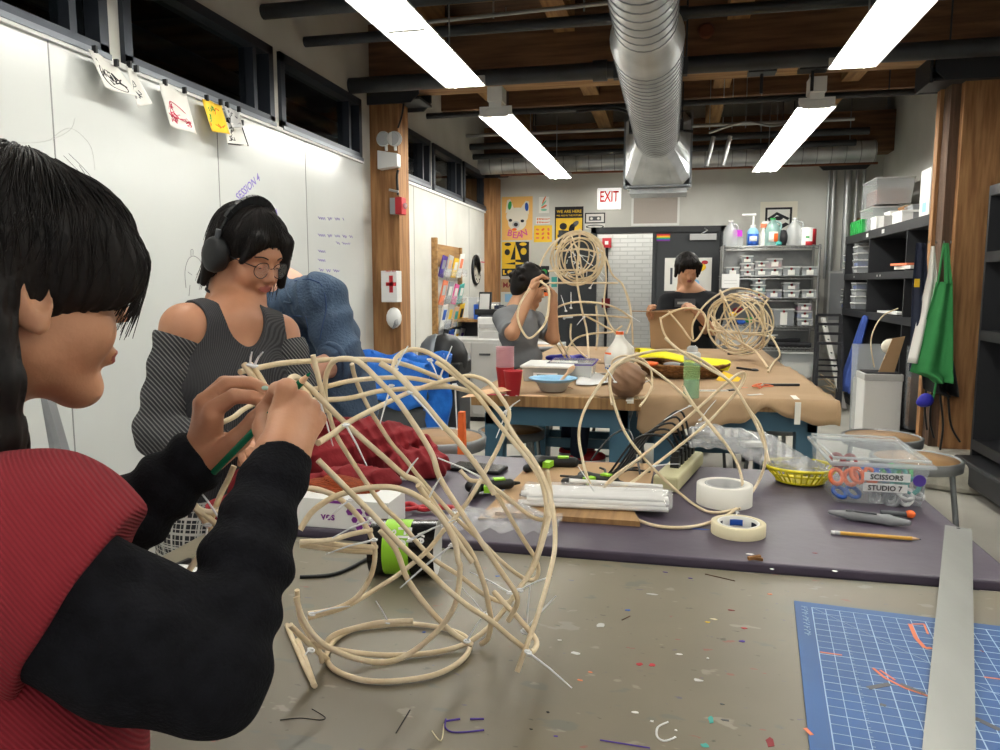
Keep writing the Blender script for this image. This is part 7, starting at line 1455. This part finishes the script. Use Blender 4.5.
for k in range(70):                                                    # wispy bangs and side locks
    y0_ = rr.uniform(-.058, -.01); x0_ = .104-.25*y0_*y0_*10*.4; z0_ = rr.uniform(.01, .035); pts = [H @ Vector((x0_-.03, y0_*.8, .09)), H @ Vector((x0_+.006, y0_, .05)), H @ Vector((x0_+.006, y0_*1.05, z0_-.01)), H @ Vector((x0_-.010+rr.uniform(-.006, .004), y0_*1.15-.006, z0_-.045+rr.uniform(-.01, .01)))]
    w.tube(cr(pts, 4), [.0016*(1-.07*i) for i in range(13)], 4)
for k in range(46):
    x_ = rr.uniform(-.06, -.01); y_ = -.078+rr.uniform(-.012, .01); e = rr.uniform(.16, .25); cu_ = rr.uniform(-.01, .05); w.tube(cr([H @ Vector((x_, y_+.01, -.01)), H @ Vector((x_-.008, y_-.006, -.07)), H @ Vector((x_+.2*cu_, y_, -.14)), H @ Vector((x_+cu_, y_+.004, -e)), H @ Vector((x_+cu_*1.5+.012, y_+.002, -e-.01))], 4), [.0014*(1-.045*i) for i in range(17)], 4)
for k in range(12):                                                    # flyaways
    a = rr.uniform(-.3, 1.2); w.tube(cr([H @ Vector((.086*math.cos(t)+.0, -.02+rr.uniform(-.01, .01), .05+(.093+.004*k % .008)*math.sin(t))) for t in (a, a-.3, a-.6)], 4), .00025, 3)
w.build('hair_locks', parent=girl)
# drawing pencil in her hand
a, b = atd(214, 472, .872), atd(309, 374, .80); d = b-a; t = empty('green_pencil', a, 'green drawing pencil held between both hands', 'pencil')
MB().m('pen_g' if 'pen_g' in M else mat('pen_g', '#0c6b4a', .25).name).cyl(a, a+d*.93, .0042, n=8).build('barrel', parent=t); MB().m('peach').tube([a+d*.93, a+d*.985], [.004, .002], 8).m('pen_g').tube([a+d*.985, b+d*.01], [.002, .0008], 8).build('tip', parent=t)

# ---------------- person with headphones
Hc = atd(247, 254, 2.02); Hf = cdir(.78, -.37, -.46); H = frame(Hc, Hf, AX_U, .97)
p2 = empty('person', (Hc.x-.05, Hc.y, 0), 'person in headphones, glasses and a dark ribbed cold-shoulder top', 'person')
f = Field(); head(f, H)
ch = cdir(.75, 0, -.62); side = AX_U.cross(ch); Rt = Matrix((ch, side, AX_U)).transposed()
nb = atd(231, 322, 1.97); tc = atd(226, 385, 1.98)
SR = atd(186, 328, 1.88); ER = atd(160, 432, 1.86); WR = atd(226, 446, 1.72); SL = atd(278, 335, 2.10); EL = atd(300, 410, 2.05); WL = atd(275, 436, 1.85)
def bod2(f, g=0):
    f.ell(tc+Vector((0, 0, .02)), (.100+g, .150+g, .17+g), Rt, .05).ell(tc+ch*.035+Vector((0, 0, .01))+side*.06, (.07+g, .065+g, .065+g), None, .05).ell(tc+ch*.035+Vector((0, 0, .01))-side*.06, (.07+g, .065+g, .065+g), None, .05)
    f.ell(tc+Vector((0, 0, -.22)), (.125+g, .165+g, .17+g), Rt, .08)
bod2(f)
f.cap(H @ Vector((-.03, 0, -.09)), nb, .048, .055, .03).cap(nb, SR, .055, .058, .05).cap(nb, SL, .055, .055, .05)
f.cap(SR, ER, .056, .044, .02).cap(ER, WR, .044, .027, .02).cap(SL, EL, .054, .043, .02).cap(EL, WL, .043, .026, .02)
simple_hand(f, WR, (atd(262, 440, 1.62)-WR), (0, 0, -1)); simple_hand(f, WL, atd(255, 442, 1.75)-WL, (0, 0, -1))
f.build('body', 'skin_b', p2, vox=.004, regions=[lipmask(H, 'lips_dark')])
for s in (-1, 1): MB().m('hair').tube([H @ Vector((.0935-.008*abs(k)/3, s*(.030+.0045*k), -.006+.0010*abs(k))) for k in range(-3, 4)], .0014, 4).build('eyelashes', parent=p2)
f = Field(); bod2(f, .012); f.cap(nb, SR, .064, .067, .05).cap(nb, SL, .064, .064, .05)
f.ell(nb+ch*.085+Vector((0, 0, .045)), (.10, .062, .105), Rt, .006, 's'); f.ell(nb+Vector((0, 0, .07)), (.075, .068, .07), Rt, .01, 's')
f.ell(SR+Vector((0, 0, .012))-side*.030, (.10, .066, .070), Rt, .006, 's').ell(SL+side*.03, (.10, .066, .07), Rt, .006, 's')
f.build('top', 'ribbed_body', p2, vox=.004, disp=wrinkle(.0010), label='dark grey ribbed knit top')
for S_, E_, W_, hs in ((SR, ER, WR, 1), (SL, EL, WL, -1)):
    f = Field(); u = (E_-S_).normalized(); f.cap(S_+u*.03, E_, .068, .058, .02).cap(E_, E_.lerp(W_, .9), .058, .036, .02); f.half(S_+u*.035, -u+(side*.2 if hs > 0 else -side*.2), reach=.12); v_ = (W_-E_).normalized(); f.half(E_.lerp(W_, .93), v_, reach=.06)
    f.build('sleeve', 'ribbed', p2, vox=.004, disp=lambda x, y, z: .003*np.sin(85*z+20*x), label='ribbed cold-shoulder sleeve')
MB().m('ink').tube(ring3(H @ Vector((-.038, 0, -.128)), .0555, H.to_3x3() @ Vector((-.15, 0, 1))), .004, 6, True).build('choker', parent=p2)
f = Field(); f.ell(tc+Vector((0, 0, -.36)), (.15, .19, .14), Rt, .05).cap(tc+Vector((0, 0, -.36)), tc+Vector((0, 0, -.66)), .17, .22, .05); f.build('skirt', 'plaid', p2, vox=.007, disp=wrinkle(.006, .6), label='black and white plaid skirt')
f = Field()
for s in (-1, 1): f.chain([Vector((tc.x, tc.y, tc.z-.6))+side*.08*s, Vector((tc.x, tc.y, .45))+side*.09*s, Vector((tc.x, tc.y, .08))+side*.09*s], [.08, .06, .045], .02)
f.build('leggings', 'black', p2, vox=.008)
for s in (-1, 1): MB().m('black').ell(Vector((tc.x, tc.y, .045))+side*.09*s+ch*.05, (.13, .05, .045), Rt).build('shoe', parent=p2)
f = Field(H); f.ell((-.018, 0, .040), (.106, .088, .098), None, .02).ell((-.055, 0, -.02), (.060, .086, .085), None, .03).ell((.030, .02, .088), (.050, .060, .028), Matrix.Rotation(.5, 3, 'Y'), .02).cap((.05, .05, .07), (.075, .066, .0), .02, .014, .01)
f.cap((.070, .055, .06), (.088, .062, -.055), .024, .012, .015).cap((.075, -.040, .065), (.062, -.070, .0), .022, .008, .015).cap((-.045, -.075, -.02), (-.050, -.078, -.105), .022, .010, .02).cap((-.02, .075, .0), (.0, .08, -.1), .025, .012, .02).cap((-.075, 0, -.04), (-.09, 0, -.12), .05, .03, .02)
f.cap((-.07, -.05, -.05), (-.09, -.06, -.12), .02, .006, .02)
hr = f.build('hair', 'hair', p2, vox=.004); strands(p2, hr, H, 260, .0012, 2, .1, 1.8)
w = MB().m('hair'); rr = random.Random(16)
for k in range(40):
    s = rr.choice((-1, -1, 1)); x_ = rr.uniform(-.07, -.02) if s < 0 else rr.uniform(.05, .085); y_ = s*rr.uniform(.055, .074) if x_ < 0 else rr.uniform(.045, .07); e = rr.uniform(.07, .135)
    w.tube(cr([H @ Vector((x_, y_, .02)), H @ Vector((x_-.005, y_*1.05, -.04)), H @ Vector((x_-.012+rr.uniform(-.01, .02), y_*1.05, -e))], 4), [.0022*(1-.1*i) for i in range(9)], 4)
w.build('hair_locks', parent=p2)
# headphones
hp = empty('headphones', H @ Vector((0, -.09, 0)), 'black over-ear headphones worn by the person in glasses', 'headphones')
band = [H @ Vector((-.012+.0*a, -.094*math.cos(a), .008+.137*math.sin(a))) for a in [math.pi*k/20 for k in range(21)]]
w = MB().m('black'); 
for i in range(20): w.bar(band[i], band[i+1], .010 if 3 < i < 17 else .007, .034*H.to_scale().x if 3 < i < 17 else .016, up=(H.to_3x3() @ Vector((0, -math.cos(math.pi*(i+.5)/20), math.sin(math.pi*(i+.5)/20)))))
w.build('headband', parent=hp)
for s in (-1, 1):
    c = H @ Vector((-.010, s*.094, -.008)); R = (H.to_quaternion().to_matrix()) @ Matrix.Rotation(-s*math.pi/2, 3, 'X')
    w = MB().m('black').lathe(c, [(.030, -.022), (.040, -.016), (.044, .0), (.041, .012), (.034, .019), (.020, .021), (0, .0215)], 28, R @ Matrix.Diagonal((.92, 1.1, 1)).to_3x3()); w.build('ear_cup', parent=hp)
    MB().m('dkgrey').cyl(H @ Vector((-.010, s*.100, .030)), H @ Vector((-.012, s*.100, .06)), .007, n=8).build('slider', parent=hp)
# glasses
gl_ = empty('glasses', H @ Vector((.1, 0, 0)), 'thin round wire glasses on the person in headphones', 'glasses'); w = MB().m('ink')
for s in (-1, 1): w.tube([H @ Vector((.106-.006*abs(math.cos(k*math.pi/12)) if True else 0, s*.032+.025*math.cos(k*math.pi/12), -.008+.022*math.sin(k*math.pi/12))) for k in range(24)], .0011, 5, True); w.tube([H @ Vector((.100, s*.056, 0)), H @ Vector((.05, s*.079, .002)), H @ Vector((-.005, s*.082, .0))], .0014, 5)
w.tube(cr([H @ Vector((.106, -.008, -.003)), H @ Vector((.110, 0, 0)), H @ Vector((.106, .008, -.003))], 4), .0011, 5); w.build('wire_frame', parent=gl_)
for s in (-1, 1): MB().m('lens' if 'lens' in M else mat('lens', '#ffffff', .03, alpha=.04, spec=.3).name).ell(H @ Vector((.103, s*.032, -.008)), (.002, .024, .021), H.to_quaternion().to_matrix()).build('lens', parent=gl_)

# ---------------- person in denim shirt
Hc = atd(238, 268, 2.55); Hf = cdir(-.55, -.75, -.5); H = frame(Hc, Hf)
p3 = empty('person', (atd(335, 400, 2.5).x, atd(335, 400, 2.5).y, 0), 'person in a blue denim shirt leaning over behind the headphone wearer', 'person')
nb = atd(278, 302, 2.52); hipp = atd(330, 402, 2.62); mid = atd(308, 340, 2.56)
SRr = atd(322, 300, 2.34); EE = atd(342, 362, 2.26); WW = atd(298, 374, 2.14); SLl = atd(270, 320, 2.74); E2 = atd(262, 380, 2.75); W2_ = atd(250, 400, 2.5)
f = Field(); head(f, H); f.cap(H @ Vector((-.02, 0, -.06)), nb, .05, .06, .03)
f.cap(nb, mid, .12, .14, .06).cap(mid, hipp, .14, .15, .06).cap(nb, SRr, .06, .06, .05).cap(SRr, EE, .052, .042, .02).cap(EE, WW, .042, .027, .02).cap(nb, SLl, .06, .06, .05).cap(SLl, E2, .05, .04, .02).cap(E2, W2_, .04, .027, .02)
simple_hand(f, WW, atd(278, 382, 2.08)-WW, (0, 0, -1)); simple_hand(f, W2_, atd(240, 408, 2.45)-W2_, (0, 0, -1))
f.build('body', 'skin_d', p3, vox=.005)
f = Field(); f.cap(nb+Vector((0, 0, -.03)), mid, .125, .15, .06).cap(mid, hipp, .155, .165, .06).cap(nb, SRr, .07, .078, .05).cap(nb, SLl, .07, .075, .05).cap(SRr, EE, .076, .062, .03).cap(SLl, E2, .07, .06, .03)
u = (WW-EE).normalized(); f.cap(EE, EE.lerp(WW, .25), .060, .055, .01); f.half(EE.lerp(WW, .34), u, reach=.12); f.ell(nb+Vector((0, 0, .06)), (.07, .07, .06), None, .01, 's')
f.build('shirt', 'denim', p3, vox=.005, disp=lambda x, y, z: .006*np.abs(np.sin(26*z+18*x+5*np.sin(11*x)))+.003*np.sin(60*z-40*x)-.004, label='faded blue denim shirt')
w = MB().m('denim').tube(ring3(EE.lerp(WW, .22), .061, u, 1, 14), .010, 6, True); w.build('cuff', parent=p3)
f = Field(); f.cap(nb+Vector((0, 0, .02))+AX_R*.01, nb+Vector((0, 0, -.03))+AX_R*.02-AX_F*.04, .072, .062, .02); f.ell(nb+Vector((0, 0, .03)), (.058, .058, .08), None, .005, 's'); f.build('collar', 'denim', p3, vox=.004)
sh_ob = [o for o in p3.children if o.name.startswith('shirt')][0]; so = worg(sh_ob); bvs = BVHTree.FromPolygons([v.co+so for v in sh_ob.data.vertices], [tuple(p.vertices) for p in sh_ob.data.polygons])
def on_shirt(pts, r_, m='denim_dark', nm='stitching'):
    q = []
    for x, y in pts:
        h = bvs.ray_cast(Vector((0, 0, CZ)), ray(x, y).normalized(), 6)
        if h[0] is not None: q.append(h[0])
    if len(q) > 2: MB().m(m).tube(cr(q, 4), r_, 5).build(nm, parent=p3)
on_shirt([(321, 284), (325, 296), (326, 310), (323, 324), (320, 340)], .0022, nm='sleeve_seam'); on_shirt([(287, 318), (296, 316), (306, 317)], .002, nm='pocket_seam'); on_shirt([(287, 320), (288, 332), (291, 342)], .0016, nm='pocket_seam'); on_shirt([(306, 318), (308, 330), (309, 342)], .0016, nm='pocket_seam'); on_shirt([(284, 285), (288, 294), (292, 303), (284, 302)], .004, 'denim', 'collar_edge'); on_shirt([(280, 306), (284, 330), (290, 360), (296, 395)], .003, 'denim', 'button_placket'); on_shirt([(295, 281), (308, 279), (320, 283)], .002, nm='yoke_seam')
f = Field(); f.ell(hipp+Vector((0, 0, -.10)), (.17, .15, .15), None, .05)
for s in (-1, 1): f.chain([hipp+Vector((.07*s, .03*s, -.14)), Vector((hipp.x+.09*s, hipp.y, .48)), Vector((hipp.x+.10*s, hipp.y, .08))], [.10, .075, .06], .03)
f.build('jeans', 'denim_dark', p3, vox=.007, disp=wrinkle(.004, .5))
for s in (-1, 1): MB().m('black').ell(Vector((hipp.x+.1*s, hipp.y-.05, .045)), (.05, .13, .045)).build('shoe', parent=p3)
f = Field(H); f.ell((-.02, 0, .04), (.10, .085, .09), None, .02); f.build('hair', 'hair_b', p3, vox=.006)

# ---------------- seated person in grey tee
D = 4.95; Hc = atd(529, 287, D); Hf = cdir(.86, -.25, .25); H = frame(Hc, Hf, (0, 0, 1), 1.02)
p4 = empty('person', (atd(520, 360, D).x, atd(520, 360, D).y, 0), 'person in a grey tee on a stool, holding up a rattan hoop', 'person')
ch = cdir(.8, 0, .15); side = AX_U.cross(ch); Rt = Matrix((ch, side, AX_U)).transposed()
nb = atd(520, 309, D); tc = atd(519, 334, D); hp_ = atd(521, 362, D)
SR = atd(505, 320, D-.15); ER = atd(512, 333, D-.35); WR = atd(532, 291, D-.32); SL = atd(535, 322, D+.17); EL = atd(553, 338, D-.02); WL = atd(553, 304, D-.1)
f = Field(); head(f, H); f.cap(H @ Vector((-.03, 0, -.08)), nb, .05, .058, .03).cap(nb, SR, .06, .06, .05).cap(nb, SL, .06, .06, .05)
f.ell(tc, (.11, .165, .17), Rt, .05).ell(hp_, (.12, .16, .13), Rt, .05).cap(SR, ER, .052, .042, .02).cap(ER, WR, .043, .028, .02).cap(SL, EL, .050, .040, .02).cap(EL, WL, .041, .027, .02)
simple_hand(f, WR, (AX_U*.9+AX_R*.35), (AX_R), 1.05, .7); simple_hand(f, WL, (AX_U), (-AX_R), 1.05, .8)
f.build('body', 'skin_c', p4, vox=.006, regions=[lipmask(H, 'lips_dark')])
f = Field(); f.ell(tc, (.128, .18, .18), Rt, .05).ell(hp_+Vector((0, 0, .02)), (.135, .175, .10), Rt, .05).cap(nb+Vector((0, 0, -.02)), SR, .068, .075, .05).cap(nb+Vector((0, 0, -.02)), SL, .068, .07, .05).cap(SR, SR.lerp(ER, .9), .075, .066, .02).cap(SL, SL.lerp(EL, .8), .070, .062, .02)
f.half(SR.lerp(ER, .95), (ER-SR).normalized(), reach=.12).half(SL.lerp(EL, .85), (EL-SL).normalized(), reach=.11).ell(nb+Vector((0, 0, .06)), (.062, .062, .055), None, .01, 's')
f.build('t_shirt', 'tee_grey', p4, vox=.006, disp=lambda x, y, z: .008*np.abs(np.sin(20*z+16*x+4*np.sin(9*x)))+.004*np.sin(44*z-30*x)-.004, label='heather grey t-shirt')
f = Field(); f.ell(hp_+Vector((0, 0, -.08)), (.15, .18, .10), Rt, .05)
for s in (-1, 1): f.chain([hp_+side*.09*s+Vector((0, 0, -.10)), hp_+side*.11*s+ch*.40+Vector((0, 0, -.13)), Vector((0, 0, .34))+Vector((hp_.x, hp_.y, 0))+side*.12*s+ch*.36], [.095, .072, .055], .03)
f.build('trousers', 'navy', p4, vox=.008)
for s in (-1, 1): MB().m('red').ell(Vector((hp_.x, hp_.y, .30))+side*.12*s+ch*.42, (.13, .05, .045), Rt).m('white').ell(Vector((hp_.x, hp_.y, .275))+side*.12*s+ch*.42, (.13, .052, .02), Rt).build('shoe', parent=p4)
f = Field(H); f.ell((-.02, 0, .045), (.108, .092, .095), None, .02).ell((-.07, 0, -.01), (.05, .08, .075), None, .02).ell((.07, 0, .075), (.045, .07, .035), None, .02); rr = random.Random(31)
for k in range(38): a = rr.uniform(0, 6.28); t_ = rr.uniform(.1, 1.9); f.ell((-.02+.108*math.sin(t_)*math.cos(a), .09*math.sin(t_)*math.sin(a), .04+.098*math.cos(t_)) if not (math.cos(a) > .3 and t_ > 1.25) else (-.02, 0, .12), (.022, .022, .018), None, .008)
f.build('hair', 'hair', p4, vox=.005)

# ---------------- standing person in black tee
D = 6.45; Hc = atd(687, 270, D); Hf = cdir(.05, -.28, -.85); H = frame(Hc, Hf, (0, 0, 1), 1.05)
p5 = empty('person', (atd(692, 340, D).x, atd(692, 340, D).y, 0), 'standing person with shaggy black hair in a black printed tee', 'person')
ch = cdir(-.15, 0, -1); side = AX_U.cross(ch); Rt = Matrix((ch, side, AX_U)).transposed()
nb = atd(692, 291, D+.05); tc = atd(692, 320, D+.05); hp_ = atd(692, 352, D+.05)
SR = atd(667, 303, D); ER = atd(662, 333, D-.1); WR = atd(652, 319, D-.28); SL = atd(716, 303, D+.02); EL = atd(713, 330, D-.12); WL = atd(696, 313, D-.30)
f = Field(); head(f, H); f.cap(H @ Vector((-.03, 0, -.08)), nb, .05, .058, .03).cap(nb, SR, .06, .06, .05).cap(nb, SL, .06, .06, .05)
f.ell(tc, (.11, .17, .2), Rt, .05).ell(hp_, (.11, .15, .18), Rt, .05).cap(SR, ER, .05, .042, .02).cap(ER, WR, .042, .028, .02).cap(SL, EL, .05, .042, .02).cap(EL, WL, .042, .028, .02)
simple_hand(f, WR, cdir(-.3, .5, -.3), AX_R, 1.1, .7); simple_hand(f, WL, cdir(-.5, .5, -.4), -AX_R, 1.1, .7)
f.build('body', 'skin_c', p5, vox=.007, regions=[lipmask(H, 'lips')])
f = Field(); f.ell(tc, (.130, .195, .22), Rt, .05).ell(hp_, (.125, .18, .18), Rt, .05).cap(nb+Vector((0, 0, -.03)), SR, .068, .078, .05).cap(nb+Vector((0, 0, -.03)), SL, .068, .078, .05).cap(SR, SR.lerp(ER, .8), .078, .07, .02).cap(SL, SL.lerp(EL, .8), .078, .07, .02)
f.half(SR.lerp(ER, .85), (ER-SR).normalized(), reach=.12).half(SL.lerp(EL, .85), (EL-SL).normalized(), reach=.12).ell(nb+Vector((0, 0, .05)), (.068, .065, .055), None, .01, 's')
f.build('t_shirt', 'tee_black', p5, vox=.007, disp=wrinkle(.005, .5), label='black t-shirt with a grey chest print')
q = atd(685, 303, D-.12); w = MB().m('dkgrey').box(q, (.17, .01, .07), YAW); w.m('ltgrey').box(q+AX_R*-.02-AX_F*.006, (.09, .004, .02), YAW); w.build('chest_print', parent=p5)
f = Field()
for s in (-1, 1): f.chain([hp_+side*.09*s+Vector((0, 0, -.05)), Vector((hp_.x, hp_.y, .48))+side*.10*s, Vector((hp_.x, hp_.y, .10))+side*.11*s], [.11, .08, .065], .03)
f.build('trousers', 'black', p5, vox=.009)
for s in (-1, 1): MB().m('black').ell(Vector((hp_.x, hp_.y, .05))+side*.11*s+ch*.06, (.14, .055, .05), Rt).build('shoe', parent=p5)
f = Field(H); f.ell((-.02, 0, .045), (.108, .095, .098), None, .02).ell((.06, 0, .07), (.05, .08, .045), None, .02)
for y_ in (-.07, -.045, .02, .05, .075): f.cap((.075, y_, .06), (.090-abs(y_)*.45, y_*1.15, .028-abs(y_)*.6), .022, .007, .01)
for s in (-1, 1): f.cap((.0, .08*s, .04), (.005, .09*s, -.05), .026, .012, .015)
hr = f.build('hair', 'hair', p5, vox=.005); strands(p5, hr, H, 160, .0025, 5, .1, 1.8, wob=.15)
# cardboard he holds
a = atd(649, 311, D-.34); b = atd(695, 308, D-.34); c = atd(690, 350, D-.30); d_ = atd(651, 349, D-.30)
w = MB().m('card'); n_ = (b-a).cross(d_-a).normalized()*.006; w.add([a, b, c, d_, a+n_, b+n_, c+n_, d_+n_], [(0, 1, 2, 3), (7, 6, 5, 4), (0, 4, 5, 1), (1, 5, 6, 2), (2, 6, 7, 3), (3, 7, 4, 0)])
e = atd(631, 311, D-.34); g = atd(676, 312, D-.38); w.bar(e, g, .10, .006); w.build('cardboard_sheet', label='folded brown cardboard held by the person in the black tee', category='cardboard')
# brows of the headphone wearer, laid on the skin
bo = [o for o in p2.children if o.name.startswith('body')][0]; oo = worg(bo); bvb = BVHTree.FromPolygons([v.co+oo for v in bo.data.vertices], [tuple(p.vertices) for p in bo.data.polygons])
Hc2 = frame(atd(247, 254, 2.02), cdir(.78, -.37, -.46), AX_U, .97)
for s in (-1, 1):
    q = []
    for k in range(5):
        o_ = Hc2 @ Vector((.16, s*(.016+.008*k), .021+.004*math.sin(k*.8))); h = bvb.ray_cast(o_, -(Hc2.to_3x3() @ Vector((1, 0, 0))).normalized(), .2)
        if h[0] is not None: q.append(h[0])
    if len(q) > 3: MB().m('hair_b').tube(cr(q, 3), .0022, 5).build('eyebrow', parent=p2)
